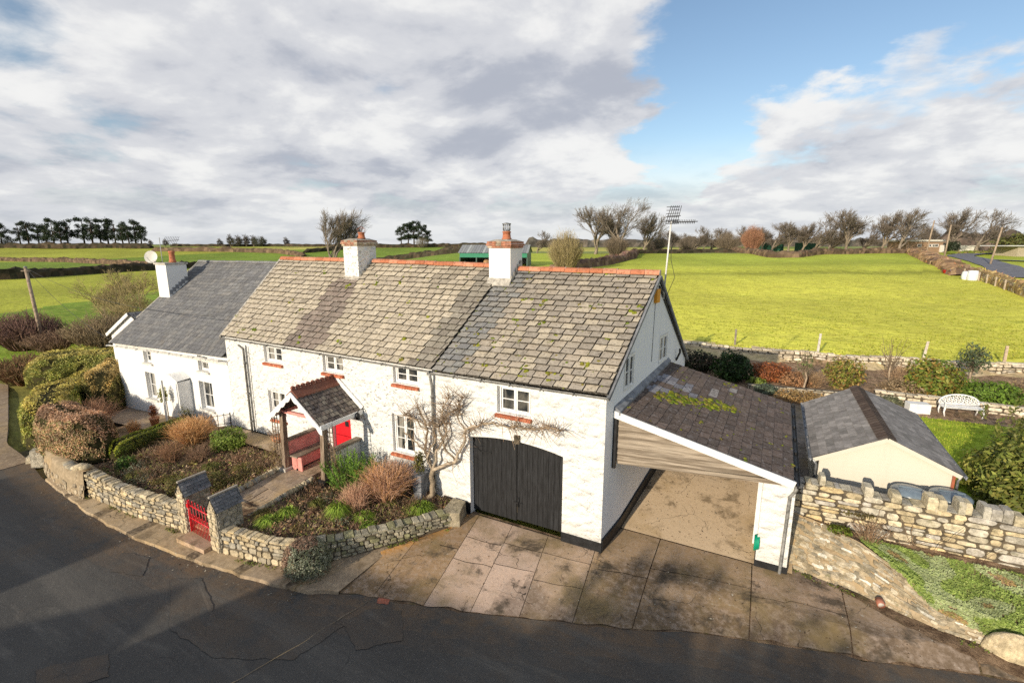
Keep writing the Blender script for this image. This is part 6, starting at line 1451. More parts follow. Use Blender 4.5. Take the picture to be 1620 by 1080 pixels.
B = [('dark green rounded evergreen at the left end of the back garden', (-1.5, 30.6), (1.15, 1.0, .95), 2600, .11, [(.035, .075, .018), (.05, .10, .02), (.03, .055, .015)]),
     ('very dark hedge shrub beside the gable end', (-3.6, 31.6), (1.3, .8, .75), 1800, .10, [(.03, .045, .018), (.045, .055, .02), (.06, .045, .03)]),
     ('russet red mounded shrub in the back garden', (.5, 31.6), (1.1, .8, .62), 2200, .08, [(.40, .13, .05), (.48, .18, .06), (.28, .10, .045)]),
     ('orange brown low shrub right of the russet mound', (1.7, 31.0), (.85, .7, .45), 1500, .07, [(.46, .24, .12), (.54, .30, .15), (.36, .21, .11)]),
     ('lime green tuft in front of the russet mound', (-.2, 29.9), (.5, .4, .3), 700, .07, [(.20, .27, .04), (.26, .31, .06)]),
     ('grey green cushion near the carport roof', (.3, 28.6), (.6, .5, .32), 900, .06, [(.16, .21, .14), (.20, .25, .18), (.12, .16, .10)]),
     ('bronze and green leafy shrub before the stone wall', (4.1, 31.9), (1.0, .9, .95), 1700, .10, [(.32, .34, .06), (.40, .31, .09), (.22, .26, .05), (.42, .25, .09)]),
     ('orange topped evergreen shrub left of the bench', (8.0, 32.0), (1.25, 1.1, 1.15), 3000, .11, [(.42, .28, .07), (.24, .30, .05), (.32, .32, .06), (.15, .22, .04)]),
     ('spreading bright green shrub behind the bench', (10.2, 32.2), (1.7, 1.0, .62), 2600, .09, [(.18, .30, .04), (.24, .36, .05), (.13, .22, .03)]),
     ('buff heather mound behind the shed roof', (1.9, 28.0), (1.2, .7, .32), 1500, .06, [(.50, .30, .12), (.42, .28, .10), (.56, .40, .19)]),
     ('brown dry shrub beneath the bare sapling', (6.6, 31.5), (1.1, .8, .5), 1500, .07, [(.44, .31, .18), (.34, .25, .14), (.50, .37, .22)]),
     ('sandy brown shrub at the right of the back garden wall', (13.0, 34.0), (1.6, .9, .5), 1600, .08, [(.50, .36, .21), (.40, .29, .17)]),
     ('grey green low plant right of the shed ridge', (5.7, 29.2), (.7, .5, .3), 800, .06, [(.20, .22, .12), (.25, .26, .15)])]
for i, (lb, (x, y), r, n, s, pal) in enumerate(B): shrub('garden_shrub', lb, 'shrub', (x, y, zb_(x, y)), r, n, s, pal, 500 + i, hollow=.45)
def small_tree(lb, x, y, h, r, n, s, pal, seed):
    rnd = random.Random(seed); z = zb_(x, y); t = thing('small_tree', lb, 'tree', (x, y, z)); mb = MB(); top = Vector((x, y, z + h * .45))
    mb.tube(wander((x, y, z - .1), top, 4, .05, rnd), [.06, .055, .05, .045, .04], 6, (.36, .28, .20)); mb.build('trunk', M['bark'], t); mb = MB()
    for k in range(26):
        a = rnd.random() * 6.28; e = top + Vector((math.cos(a) * r * rnd.random(), math.sin(a) * r * rnd.random(), rnd.uniform(.1, .55) * h)); mb.tube(wander(top - Vector((0, 0, rnd.random() * .5)), e, 3, .05, rnd), [.02, .015, .01, .006], 4, (.30, .23, .16), 0, False, False)
    if n: leaf_cloud(mb, (x, y, z + h * .68), (r, r, h * .32), n, s, pal, rnd, hollow=.2)
    mb.build('crown', M['leaf'], t)
small_tree('little grey green tree against the back wall', 10.3, 35.0, 2.5, .8, 750, .09, [(.14, .19, .10), (.18, .22, .12), (.10, .14, .07)], 1)
small_tree('bare slim sapling in the middle of the back garden', 6.3, 33.0, 2.9, .8, 40, .06, [(.3, .2, .1)], 2)
small_tree('thin leafy sapling right of the carport roof', 2.1, 30.0, 2.5, .45, 130, .08, [(.20, .24, .09), (.15, .18, .07)], 3)
twig_bush('spiky_shrub', 'bare brown twig shrub right of the bare sapling', 'shrub', (7.0, 33.5, .6), 1.3, .9, 160, [(.30, .20, .12), (.36, .25, .16)], 777, .012)
twig_bush('spiky_shrub', 'dry buff stems below the thin leafy sapling', 'shrub', (2.6, 31.3, .6), .9, .8, 160, [(.36, .25, .15), (.30, .19, .10)], 778, .012)
# laurel at the right
rnd = random.Random(88); t = thing('laurel_hedge', 'large glossy olive laurel hedge right of the shed', 'hedge', (8.6, 20, .5)); mb = MB()
for (x, y, z, r, n) in ((6.85, 18.3, 1.0, (.9, .9, .95), 2600), (7.0, 20.4, 1.1, (.8, 1.2, 1.0), 2600), (7.6, 19.2, 1.45, (1.2, 1.3, 1.25), 3600), (8.4, 21.0, 1.6, (1.35, 1.5, 1.4), 4200), (9.8, 19.4, 1.5, (1.5, 1.6, 1.4), 3800), (10.2, 21.6, 1.8, (1.5, 1.5, 1.6), 3600), (8.3, 18.1, 1.0, (1.3, .8, .9), 2400)):
    leaf_cloud(mb, (x, y, z), r, n, .085, [(.24, .28, .055), (.30, .33, .07), (.17, .21, .04), (.40, .38, .09)], rnd, hollow=.6, zmin=.4)
for k in range(70):
    x, y = rnd.uniform(7, 11), rnd.uniform(18.4, 22.4); z = 2.4 + rnd.uniform(-.2, .5)
    for q in range(14): leafq(mb, Vector((x + rnd.gauss(0, .06), y + rnd.gauss(0, .06), z + q * .035)), Vector((rnd.gauss(0, 1), rnd.gauss(0, 1), .5)), .075, pick([(.19, .19, .05), (.14, .17, .035)], .2, rnd), rnd)
mb.build('leaves', M['leaf'], t); mb = MB()
for (x, y) in ((7.6, 19.2), (8.4, 21), (9.8, 19.4), (10.2, 21.6), (8.3, 18.1)): mb.blob((x, y, 1.0), (.75, .75, .8), x, .3, 2, 10, 8, (.02, .025, .01)); mb.tube([(x, y, .3), (x, y, 1.4)], .06, 6, (.12, .09, .06))
mb.build('stems', M['haze'], t)
# ornate white bench
bt = thing('garden_bench', 'ornate white cast metal bench with arched lattice back on the terrace', 'bench', (8.4, 29.2, .55)); bz = .60; bU = Vector((1.36, .28, 0)).normalized(); bN = Vector((bU.y, -bU.x, 0)); bc = Vector((8.42, 29.0, bz))
bp = lambda u, d, z: bc + bU * u + bN * d + Vector((0, 0, z))
mb = MB(); Wb = .78
rim = [bp(Wb * math.cos(math.pi * k / 20), -.22 - .05, .50 + .46 * math.sin(math.pi * k / 20) ** .8) for k in range(21)]; mb.tube(rim, .035, 6); mb.tube([bp(-Wb, -.27, .50), bp(Wb, -.27, .50)], .03, 6)
for k in range(11):
    u = -Wb + 2 * Wb * (k + .5) / 11; h = .46 * math.sqrt(max(0, 1 - (u / Wb) ** 2)) ** .8
    for q in range(max(1, int(h / .11))):
        c = bp(u, -.27, .55 + q * .115); mb.tube([c + bU * (.055 * math.cos(t_)) + Vector((0, 0, .055 * math.sin(t_))) for t_ in [6.283 * i / 8 for i in range(9)]], .016, 4, cap=False)
    mb.tube([bp(u, -.27, .5), bp(u + .05, -.27, .5 + h)], .013, 4)
mb.build('backrest', M['white'], bt)
mb = MB(); mb.hexa([bp(-Wb, .22, .40), bp(Wb, .22, .40), bp(Wb, -.25, .40), bp(-Wb, -.25, .40)], [bp(-Wb, .24, .45), bp(Wb, .24, .45), bp(Wb, -.25, .46), bp(-Wb, -.25, .46)]); mb.build('seat', M['white'], bt)
for u in (-Wb * .94, Wb * .94):
    for d in (.2, -.24):
        mb = MB(); mb.tube([bp(u, d, .42), bp(u * 1.04, d * 1.05, .2), bp(u * .98, d * 1.15, .0)], [.045, .032, .03], 6); mb.build('leg', M['white'], bt)
    mb = MB(); mb.tube([bp(u, -.26, .68), bp(u * 1.03, 0, .70), bp(u, .2, .64), bp(u, .2, .44)], .026, 6); mb.build('armrest', M['white'], bt)
mb = MB(); mb.box((6.75, 28.7, .82), (.85, .5, .5), .2); tb = tag(mb.build('planter_box', M['white']), 'plain white box planter left of the bench', 'planter')
for i, ((x, y), h, c, lb, ln) in enumerate((((-1.9, 38.3), 1.15, (.22, .19, .16), 'dark slim fence post above the dark evergreen', .0), ((3.2, 37.9), 1.45, (.50, .47, .42), 'pale lichened fence post left of the bronze shrub', .06), ((9.0, 39.0), 1.35, (.52, .46, .38), 'pale leaning fence post left of the orange topped shrub', .14), ((13.2, 40.1), 1.3, (.46, .36, .26), 'brown fence post on the field wall near the right edge', .0))):
    z = land(x, y + .3); mb = MB(); mb.hexa([(x - .07, y - .07, z - .3), (x + .07, y - .07, z - .3), (x + .07, y + .07, z - .3), (x - .07, y + .07, z - .3)], [(x - .065 + ln, y - .06, z + h), (x + .065 + ln, y - .06, z + h), (x + .06 + ln, y + .06, z + h - .03), (x - .06 + ln, y + .06, z + h - .03)], c); tag(mb.build('fence_post', M['bark']), lb, 'fence post', 'fence posts along the field wall')

# ------------------------------------------------------------------ trees
def bare_tree(name, label, loc, h, spread, seed, lean=.25, levels=5, low=.25, pal=((.155, .13, .105), (.13, .105, .085), (.185, .155, .125)), group=None, twig=.03, kids=(3, 4), tr=.032, wood=(.23, .19, .145)):
    rnd = random.Random(seed); t = thing(name, label, 'tree', (0, 0, 0), group); tm, cm = MB(), MB(); wind = Vector((RT[0], RT[1], .0)) * lean
    def grow(p, d, L, r, lev):
        n = 4 if lev < 2 else 3; pts = [p]; q = p; dd = d
        for i in range(n):
            dd = (dd + wind * .16 * (lev > 0) + Vector((rnd.gauss(0, .13), rnd.gauss(0, .13), rnd.gauss(.04, .10)))).normalized(); q = q + dd * L / n; pts.append(q)
        r1 = max(twig * .5, r * .55); mb = tm if lev < 2 else cm
        mb.tube(pts, [lerp(r, r1, i / n) for i in range(n + 1)], 6 if lev < 2 else 3, pick([wood] if lev < 2 else pal, .15, rnd), 0, lev < 2, False)
        if lev >= levels: return
        for k in range(rnd.randint(*kids)):
            f = rnd.uniform(.35 if lev else low, 1.0); i = min(n - 1, int(f * n)); b = pts[i].lerp(pts[i + 1], f * n - i)
            a = rnd.random() * 6.283; o = dd.orthogonal().normalized(); o2 = dd.cross(o); sp = rnd.uniform(.45, 1.0) * spread
            nd = (dd + (o * math.cos(a) + o2 * math.sin(a)) * sp + Vector((0, 0, .12))).normalized(); grow(b, nd, L * rnd.uniform(.58, .82), r * rnd.uniform(.45, .62), lev + 1)
        grow(q, dd, L * rnd.uniform(.6, .8), r1, lev + 1)
    grow(Vector((0, 0, -.2)), Vector((0, 0, 1)), h * .34, h * tr, 0)
    zs = [v[2] for v in cm.v]; zm = max(zs); k = h / zm
    for m in (tm, cm): m.v = [(x * k, y * k, z * k) for x, y, z in m.v]
    tm.build('trunk', M['bark'], t); cm.build('crown', M['bark'], t); t.location = loc; return t
GR = 'bare trees along the far edge of the field'
protos = []
LB = {0: 'bare grey tree in the row along the far edge of the green field'}
def field_trees():
    kinds = [dict(h=10, spread=.95, seed=1, lean=.12), dict(h=10, spread=.95, seed=2, lean=.16), dict(h=10, spread=1.05, seed=3, lean=.06, low=.12), dict(h=10, spread=1.0, seed=4, lean=.26)]
    for k in kinds:
        protos.append(bare_tree('bare_tree', LB[0], (0, 0, 0), levels=5, group=GR, twig=.045, **k))
    rows = [(850, 150, 6, 2), (942, 140, 12.0, 0), (965, 142, 8.5, 1), (1016, 142, 10, 1), (1034, 165, 6, 2), (1062, 170, 6.5, 0), (1098, 165, 7.5, 2), (1124, 172, 5.5, 2), (1143, 178, 7.5, 0), (1162, 182, 8, 2), (1205, 165, 7.5, 0), (1222, 160, 8.2, 2), (1247, 158, 8.8, 0), (1268, 160, 8.5, 1), (1315, 158, 9.0, 2),
            (1290, 155, 10, 2), (1338, 152, 11.8, 0), (1366, 162, 8, 2), (1392, 158, 11.5, 1), (1424, 150, 11.8, 3), (1447, 168, 8.5, 2), (1496, 152, 11.8, 1), (1546, 158, 11.8, 2), (1592, 185, 7, 0), (1075, 190, 6, 2), (1112, 195, 6, 1), (1180, 200, 7, 0), (1262, 185, 6.5, 1), (1312, 190, 7, 2), (1470, 185, 8, 0)]
    for i, (px, F, h, k) in enumerate(rows):
        L = (px - 810) * F / 785.; x, y, z = at(F, L)
        o = protos[k] if not protos[k].get('used') else dup(protos[k]); protos[k]['used'] = 1
        place(o, (x, y, z - .1), R.uniform(-.35, .35), (h / 8.4 * R.uniform(1., 1.15), h / 8.4 * R.uniform(1., 1.15), h / 8.6))
    for p in protos:
        if 'used' in p: del p['used']
    for o in scene.objects:
        if 'used' in o: del o['used']
field_trees()
def FLp(px, F): return at(F, (px - 810) * F / 785.)
bare_tree('bare_tree', 'tallest windswept bare tree leaning right above the ridge', FLp(984, 135), 15.5, 1.0, 12, .26, 6, twig=.04, kids=(2, 3))
bare_tree('bare_tree', 'bare tree with spreading crown behind the left chimney', FLp(526, 72), 11.6, .72, 22, .22, 6, .2, ((.17, .14, .11), (.21, .17, .13)), twig=.022, kids=(2, 4))
def bushy(name, label, px, F, h, r, n, pal, seed, leaves=None):
    x, y, z = FLp(px, F); rnd = random.Random(seed); t = thing(name, label, 'tree', (x, y, z)); mb = MB()
    for k in range(n):
        a = rnd.random() * 6.28; o = rnd.random() ** .5; p0 = Vector((x + math.cos(a) * .25 * r * o, y + math.sin(a) * .25 * r * o, z - .1)); e = Vector((x + math.cos(a) * r * o, y + math.sin(a) * r * o, z + h * (1 - .42 * o * o) * rnd.uniform(.8, 1.05)))
        pts = wander(p0, e, 4, .10 * r * .5, rnd); mb.tube(pts, [.035 + .01 * h * .3, .03, .022, .016, .01], 3, pick(pal, .2, rnd), 0, False, False)
        for q in range(4):
            b = pts[2].lerp(pts[4], rnd.random()); mb.tube([b, b + Vector((rnd.gauss(0, .4), rnd.gauss(0, .4), abs(rnd.gauss(.5, .3)))) * h * .16], [.016, .01], 3, pick(pal, .2, rnd), 0, False, False)
    mb.build('crown', M['bark'], t)
    mb = MB(); mb.tube([(x, y, z - .2), (x + .1, y, z + h * .35)], [h * .03, h * .02], 6, (.22, .18, .13)); mb.build('trunk', M['bark'], t)
bushy('bushy_tree', 'rounded olive brown bush tree right of the barn', 895, 88, 7.2, 3.4, 800, [(.30, .24, .13), (.25, .20, .12), (.34, .28, .14)], 31)
bushy('bushy_tree', 'dark brown bush under the tallest windswept tree', 975, 128, 5.5, 3.6, 420, [(.14, .11, .08), (.18, .14, .10)], 32)
bushy('bushy_tree', 'reddish brown rounded tree in the far hedge line', 1190, 150, 8.0, 3.4, 750, [(.34, .17, .10), (.28, .14, .09), (.36, .20, .12)], 33)
OLV = ((.42, .34, .16), (.36, .29, .14), (.30, .24, .12))
bare_tree('bare_tree', 'olive yellow bare tree nearest the slate house wing', FLp(212, 39), 5.6, 1.15, 81, .1, 6, .05, OLV, twig=.014, kids=(3, 3), tr=.03, wood=(.20, .15, .09))
bare_tree('bare_tree', 'olive yellow bare tree further from the slate house, nearer the pole', FLp(158, 43), 5.6, 1.15, 82, -.1, 6, .05, OLV, twig=.014, kids=(3, 3), tr=.03, wood=(.20, .15, .09))
bushy('bushy_tree', 'low tangled brown shrub below the olive trees', 140, 35, 2.7, 2.6, 420, [(.24, .18, .11), (.30, .23, .14)], 36)
bushy('bushy_tree', 'purplish brown bramble mound left of the telegraph pole', 12, 36, 2.8, 2.6, 600, [(.22, .13, .11), (.18, .11, .09), (.26, .16, .12)], 37)
bushy('bushy_tree', 'brown bramble thicket at the foot of the telegraph pole', 70, 35, 1.6, 2.4, 500, [(.20, .13, .09), (.26, .17, .11)], 38)
bushy('bushy_tree', 'russet bramble bank at the left edge', 5, 30, 1.8, 2.2, 500, [(.28, .16, .09), (.24, .15, .08), (.20, .16, .07)], 39)
bushy('bushy_tree', 'brown hedgerow bush between the mast and the reddish tree', 1150, 165, 6.5, 5.0, 420, [(.17, .135, .10), (.21, .17, .12)], 91)
bushy('bushy_tree', 'grey brown hedgerow bush right of the windswept tree', 1035, 150, 5.5, 4.5, 380, [(.15, .125, .10), (.19, .155, .12)], 92)
bushy('bushy_tree', 'low hedgerow bush behind the aerial mast', 1090, 185, 6, 6.0, 380, [(.14, .115, .09), (.18, .15, .115)], 93)
# evergreens far off
def pine(label, px, F, h, r, seed, group=None, proto=None, clumps=9, dz=0):
    x, y, z = FLp(px, F)
    if proto is None:
        rnd = random.Random(seed); t = thing('pine_tree', label, 'tree', (0, 0, 0), group); mb = MB(); mb.tube([(0, 0, -.5), (.2, 0, h * .4), (.3, .1, h * .85)], [h * .03, h * .022, h * .01], 6, (.06, .045, .035))
        for k in range(5): a = rnd.random() * 6.28; mb.tube([(.2, 0, h * rnd.uniform(.35, .6)), (math.cos(a) * r * .8, math.sin(a) * r * .8, h * rnd.uniform(.55, .8))], [h * .012, h * .005], 4, (.06, .045, .035))
        mb.build('trunk', M['bark'], t); mb = MB()
        for k in range(clumps + 6):
            a = rnd.random() * 6.28; f = rnd.uniform(.28, .94); q = r * (1 - .55 * (f - .35)) * rnd.random() ** .5; leaf_cloud(mb, (math.cos(a) * q, math.sin(a) * q, h * f), (r * rnd.uniform(.3, .5), r * rnd.uniform(.3, .5), h * rnd.uniform(.06, .11)), 170, .42, [(.030, .050, .022), (.022, .038, .018), (.045, .065, .025)], rnd, hollow=.2)
        mb.build('crown', M['dleaf'], t); proto = t
        place(t, (x, y, z)); return t
    o = dup(proto); place(o, (x, y, z), R.random() * 6.28, R.uniform(.85, 1.1)); return o
GP = 'dark pines on the left skyline'
pp = [pine('dark pine in the clumps on the left skyline', 46, 335, 19, 4.9, k + 5, GP) for k in range(3)]
place(pp[1], FLp(160, 335)); place(pp[2], FLp(215, 335))
for i, px in enumerate((3, 33, 62, 74, 86, 97, 108, 134, 147, 172, 183, 195, 205, 224)): pine('', px, 335 + R.uniform(-12, 12), 0, 0, 0, proto=pp[i % 3])
GP2 = 'dark conifers on the skyline between the chimneys'
p4 = pine('dark conifer in the clump between the chimneys', 655, 350, 18, 5.4, 41, GP2, clumps=13)
for px, s in ((635, .8), (646, .95), (668, .85), (677, .65)): o = dup(p4); x, y, z = FLp(px, 350 + R.uniform(-8, 8)); place(o, (x, y, z), R.random() * 6, s)
bushy('bushy_tree', 'low brown bush beside the far conifers', 668, 330, 7, 5.5, 250, [(.20, .17, .12), (.16, .14, .10)], 51)
GS = 'bare trees on the left skyline'
q0 = bare_tree('bare_tree', 'grey bare tree on the skyline between the slate roof and the left chimney', FLp(365, 420), 11, 1.0, 61, .2, 5, .1, ((.12, .11, .10), (.15, .13, .12)), GS, .09)
for px, s in ((348, .7), (378, .95), (390, 1.0), (402, .95), (416, .85), (453, .8), (238, .6), (262, .65)): o = dup(q0); x, y, z = FLp(px, 420); place(o, (x, y, z - .3), R.random() * .6, (s * 1.2, s * 1.2, s))
bushy('bushy_tree', 'dark scrub on the left skyline, right hand clump', 410, 415, 9, 7, 260, [(.06, .07, .04), (.08, .08, .05)], 62)
bushy('bushy_tree', 'dark scrub on the left skyline, left hand clump', 375, 418, 8, 9, 260, [(.07, .07, .045), (.09, .085, .055)], 63)
bushy('bushy_tree', 'low dark bush at the left end of the pines', 12, 330, 7.5, 4.5, 260, [(.04, .055, .025), (.05, .06, .03)], 64)

# ------------------------------------------------------------------ field hedges
def far_hedge(label, pts, w, h, seed, pal, twign=1.2, step=1.2, name='field_hedge', leaf=.3, kind=None, hv=.3):
    rnd = random.Random(seed); pth = Path(pts); mb = MB(); ns = max(3, int(pth.L / step)); K = 7; hs = [h * (1 + hv * noise.noise((i * step * .12, seed, 0)) + rnd.uniform(-.08, .08)) * min(1, (min(i, ns - i) + .15) * step / (h * .8)) ** .5 for i in range(ns + 1)]
    for i in range(ns + 1):
        q, n = pth.at(pth.L * i / ns)
        for j in range(K):
            a = math.pi * j / (K - 1); x = math.copysign(abs(math.cos(a)) ** .6, math.cos(a)) * w / 2 * rnd.uniform(.8, 1.15); z = math.sin(a) ** .7 * hs[i] * rnd.uniform(.85, 1.08)
            p = q + n * x; mb.v.append((p.x, p.y, land(p.x, p.y) - .15 + z))
    for i in range(ns):
        for j in range(K - 1):
            a = i * K + j; mb.f.append((a, a + K, a + K + 1, a + 1)); mb.m.append(0); mb.sm.append(False); mb.c.append(pick(pal, .25, rnd))
    for k in range(int(pth.L * twign)):
        t = rnd.uniform(0, pth.L); q, n = pth.at(t); i = int(t / pth.L * ns); x = rnd.uniform(-.5, .5) * w; p = q + n * x; z = land(p.x, p.y) + hs[i] * rnd.uniform(.3, 1.05) * (1 - abs(x / w))
        leafq(mb, Vector((p.x, p.y, z)), Vector((rnd.gauss(0, 1), rnd.gauss(0, 1), rnd.gauss(.2, .6))), leaf * rnd.uniform(.5, 1.4), tuple(c * rnd.uniform(.8, 1.6) for c in pick(pal, .2, rnd)), rnd, .25)
    return tag(mb.build(name, M['haze']), label, 'hedge')
HB = [(.15, .105, .07), (.12, .085, .06), (.18, .125, .08)]; HD = [(.06, .05, .035), (.08, .06, .04), (.05, .045, .03)]
def P_(*a): return [XY(F, (px - 810) * F / 785.) for px, F in a]
far_hedge('thick dark field hedge across the left behind the telegraph pole', P_((-200, 108), (0, 120), (120, 140), (245, 165), (330, 190)), 3.0, 2.6, 1, HD, 5)
far_hedge('thin brown field hedge running back on the left', P_((-160, 255), (0, 245), (100, 235), (190, 205), (240, 190)), 2.6, 2.2, 2, HB, 4)
far_hedge('dark hedge below the pines on the left', P_((-160, 330), (0, 325), (120, 325), (240, 325)), 4, 3.4, 3, HD, 3, 2)
far_hedge('long brown hedge above the bright left field', P_((240, 300), (330, 300), (440, 290), (480, 270)), 3, 2.6, 4, HB, 3, 2)
far_hedge('hedge on the skyline left of the cottage ridge', P_((270, 430), (400, 425), (480, 410), (600, 400)), 3, 2.4, 5, HD, 2, 3)
far_hedge('dark hedge behind the first chimney', P_((590, 225), (660, 215), (740, 190)), 3, 2.6, 6, HD, 4)
far_hedge('hedge crossing the yellow field left of the barn', P_((480, 290), (590, 330), (700, 340), (800, 330)), 3, 2.6, 7, HD, 2, 2)
far_hedge('brown hedge curving round the near field corner right of the barn', P_((870, 88), (925, 95), (965, 105), (1000, 122), (1005, 138)), 2.2, 1.9, 8, [(.19, .12, .09), (.16, .10, .08), (.22, .15, .10)], 12, .9)
far_hedge('dark low hedge along the top of the field', P_((1000, 140), (1060, 148), (1110, 152), (1165, 150)), 2, 1.4, 9, HD, 6)
far_hedge('brown hedge along the top right of the field', P_((1160, 158), (1190, 145), (1225, 126), (1262, 126), (1300, 138), (1370, 145), (1450, 148)), 2.4, 1.7, 10, HB, 12, .9)
far_hedge('wide brown flailed hedge beside the lane at the far right', P_((1448, 146), (1475, 118), (1500, 100), (1525, 88), (1538, 82)), 4.2, 1.7, 11, [(.30, .19, .11), (.25, .16, .09), (.34, .23, .14), (.16, .11, .08)], 22, .7)
far_hedge('skyline wood far behind the right trees', P_((830, 300), (950, 300), (1100, 310), (1300, 320), (1450, 330)), 6, 5.0, 12, [(.11, .095, .08), (.14, .12, .10), (.09, .085, .075)], 3, 2.5, hv=.6, leaf=.6)
far_hedge('dark bare wood behind the lane at the right', P_((1475, 195), (1530, 190), (1580, 185), (1640, 175)), 9, 7.5, 13, [(.11, .085, .07), (.14, .105, .085), (.08, .065, .055)], 26, 1.5, hv=.5, leaf=.6)
far_hedge('green field bank under the pale far building', P_((1505, 140), (1540, 146), (1570, 150)), 3, .9, 14, [(.16, .20, .03), (.26, .22, .08)], 8, 1)
pw2 = Path(P_((1545, 81), (1572, 73), (1600, 66), (1640, 58), (1720, 48)), side=-1)
def ldz(pth, d): return lambda s: land(*pth.at(s)[0]) + d
pw2.side = 1
tag(stone_wall(pw2, ldz(pw2, -.1), ldz(pw2, 1.15), .6, (.22, .4), (.35, .9), .10, [(.42, .37, .29), (.34, .29, .22), (.55, .52, .46), (.26, .20, .15)], random.Random(4), joint=.05), 'rough stone field wall below the lane at the right edge', 'wall')
far_hedge('low clipped brown hedge on top of the right field wall', [(q[0] + .5, q[1] + .5) for q in P_((1545, 81), (1572, 73), (1600, 66), (1640, 58), (1720, 48))], 1.3, 1.75, 21, [(.34, .24, .12), (.28, .19, .10), (.40, .30, .14)], 25, .6)
for i, (px, F) in enumerate(((1535, 82), (1549, 78.5), (1560, 75.5), (1573, 72), (1588, 68.4), (1604, 64.6))):
    x, y, z = FLp(px, F); mb = MB(); mb.box((x - .2, y - .35, z + .55), (.13, .13, 1.5), .3, (.48, .40, .31)); o = tag(mb.build('fence_post', M['bark']), 'weathered post against the rough stone field wall at the right', 'fence post', 'posts along the right field wall')
# white sacks and a red tub at the field edge
for i, (px, F, s, lb) in enumerate(((1538, 77, 1.0, 'left white bulk sack dumped against the field hedge'), (1548, 76, 1.15, 'right white bulk sack dumped against the field hedge'))):
    x, y, z = FLp(px, F); mb = MB(); rnd = random.Random(i)
    vs = []
    for zz, k in ((0, .9), (.3, 1.06), (.7, 1.05), (1.15, .95), (1.3, .8)):
        for t_ in range(12): a = 6.283 * t_ / 12; q = (abs(math.cos(a)) ** 3.5 + abs(math.sin(a)) ** 3.5) ** (-1 / 3.5) * (1 + rnd.uniform(-.06, .06)); vs.append((x + math.cos(a) * q * .55 * s * k, y + math.sin(a) * q * .55 * s * k, z + zz * s))
    mb.add(vs, [(a * 12 + b, a * 12 + (b + 1) % 12, (a + 1) * 12 + (b + 1) % 12, (a + 1) * 12 + b) for a in range(4) for b in range(12)] + [tuple(range(48, 60))], (.74, .76, .80), 0, True); tag(mb.build('bulk_sack', M['paint']), lb, 'sack')
x, y, z = FLp(1505, 88); mb = MB(); mb.lathe((x, y, z), [(.45, 0), (.62, .55), (.66, .57), (.58, .5)], 14, (.55, .03, .03)); tag(mb.build('feed_tub', M['paint']), 'red tub standing in the field near the hedge', 'tub')
# far lane at the right and its verges
def lane(name, pts, w, mat, dz=.12, col=(.3, .3, .3)):
    pth = Path(pts); mb = MB(); n = int(pth.L / 3) + 2; pr = None
    for i in range(n + 1):
        q, nn = pth.at(pth.L * i / n); a, b = q + nn * w / 2, q - nn * w / 2; z = max(land(a.x, a.y), land(b.x, b.y)) + dz; cur = ((a.x, a.y, z), (b.x, b.y, z))
        if pr: mb.face([pr[0], cur[0], cur[1], pr[1]], col)
        pr = cur
    return struct(mb.build(name, mat))
LN = m_plain('far_tarmac', (.16, .16, .18), .8, .15, 1)
lane('lane', P_((1640, 78), (1600, 92), (1568, 108), (1540, 122), (1520, 132), (1545, 140), (1575, 146)), 5.5, LN)
lane('lane', P_((1545, 122), (1580, 118), (1660, 112)), 4.5, LN, .14)
# pale brick bungalow by the lane
def block(mb, px0, px1, F0, F1, zb, zt, col=(.5, .5, .5), m=0):
    a = XY(F0, (px0 - 810) * F0 / 785.); b = XY(F0, (px1 - 810) * F0 / 785.); c = XY(F1, (px1 - 810) * F0 / 785.); d = XY(F1, (px0 - 810) * F0 / 785.)
    mb.hexa([(*q, zb) for q in (a, b, c, d)], [(*q, zt) for q in (a, b, c, d)], col, m)
x, y, z0 = FLp(1465, 160); z0 = land(x, y)
bd = thing('brick_bungalow', 'low brown brick flat roofed building by the lane at the far right', 'building', (x, y, z0)); mb = MB(); block(mb, 1434, 1492, 158, 166, z0 - .5, z0 + 3.3, (.30, .20, .13)); mb.build('wall', M['paint'], bd)
mb = MB(); block(mb, 1431, 1495, 157.5, 166.5, z0 + 3.32, z0 + 3.9, (.62, .60, .55)); mb.build('roof', M['paint'], bd)
for a, b in ((1452, 1458), (1470, 1474), (1475, 1485)):
    mb = MB(); block(mb, a, b, 157.9, 158.1, z0 + 1.6, z0 + 2.5, (.75, .75, .75)); w = mb.build('window', M['paint'], bd); mb = MB(); block(mb, a + .8, b - .8, 157.86, 157.95, z0 + 1.75, z0 + 2.35); mb.build('pane', M['glass'], w)
mb = MB(); block(mb, 1488, 1495, 157.8, 158.2, z0, z0 + 2.2, (.70, .66, .60)); mb.build('door', M['paint'], bd)
x, y, z0 = FLp(1530, 160); mb = MB(); block(mb, 1517, 1544, 160, 168, z0 - .5, z0 + 2.1, (.66, .64, .57)); block(mb, 1513, 1520, 159, 168, z0 - .5, z0 + 2.9, (.40, .36, .31)); tag(mb.build('garage_block', M['paint']), 'plain cream flat roofed garage beside the brick building', 'building')
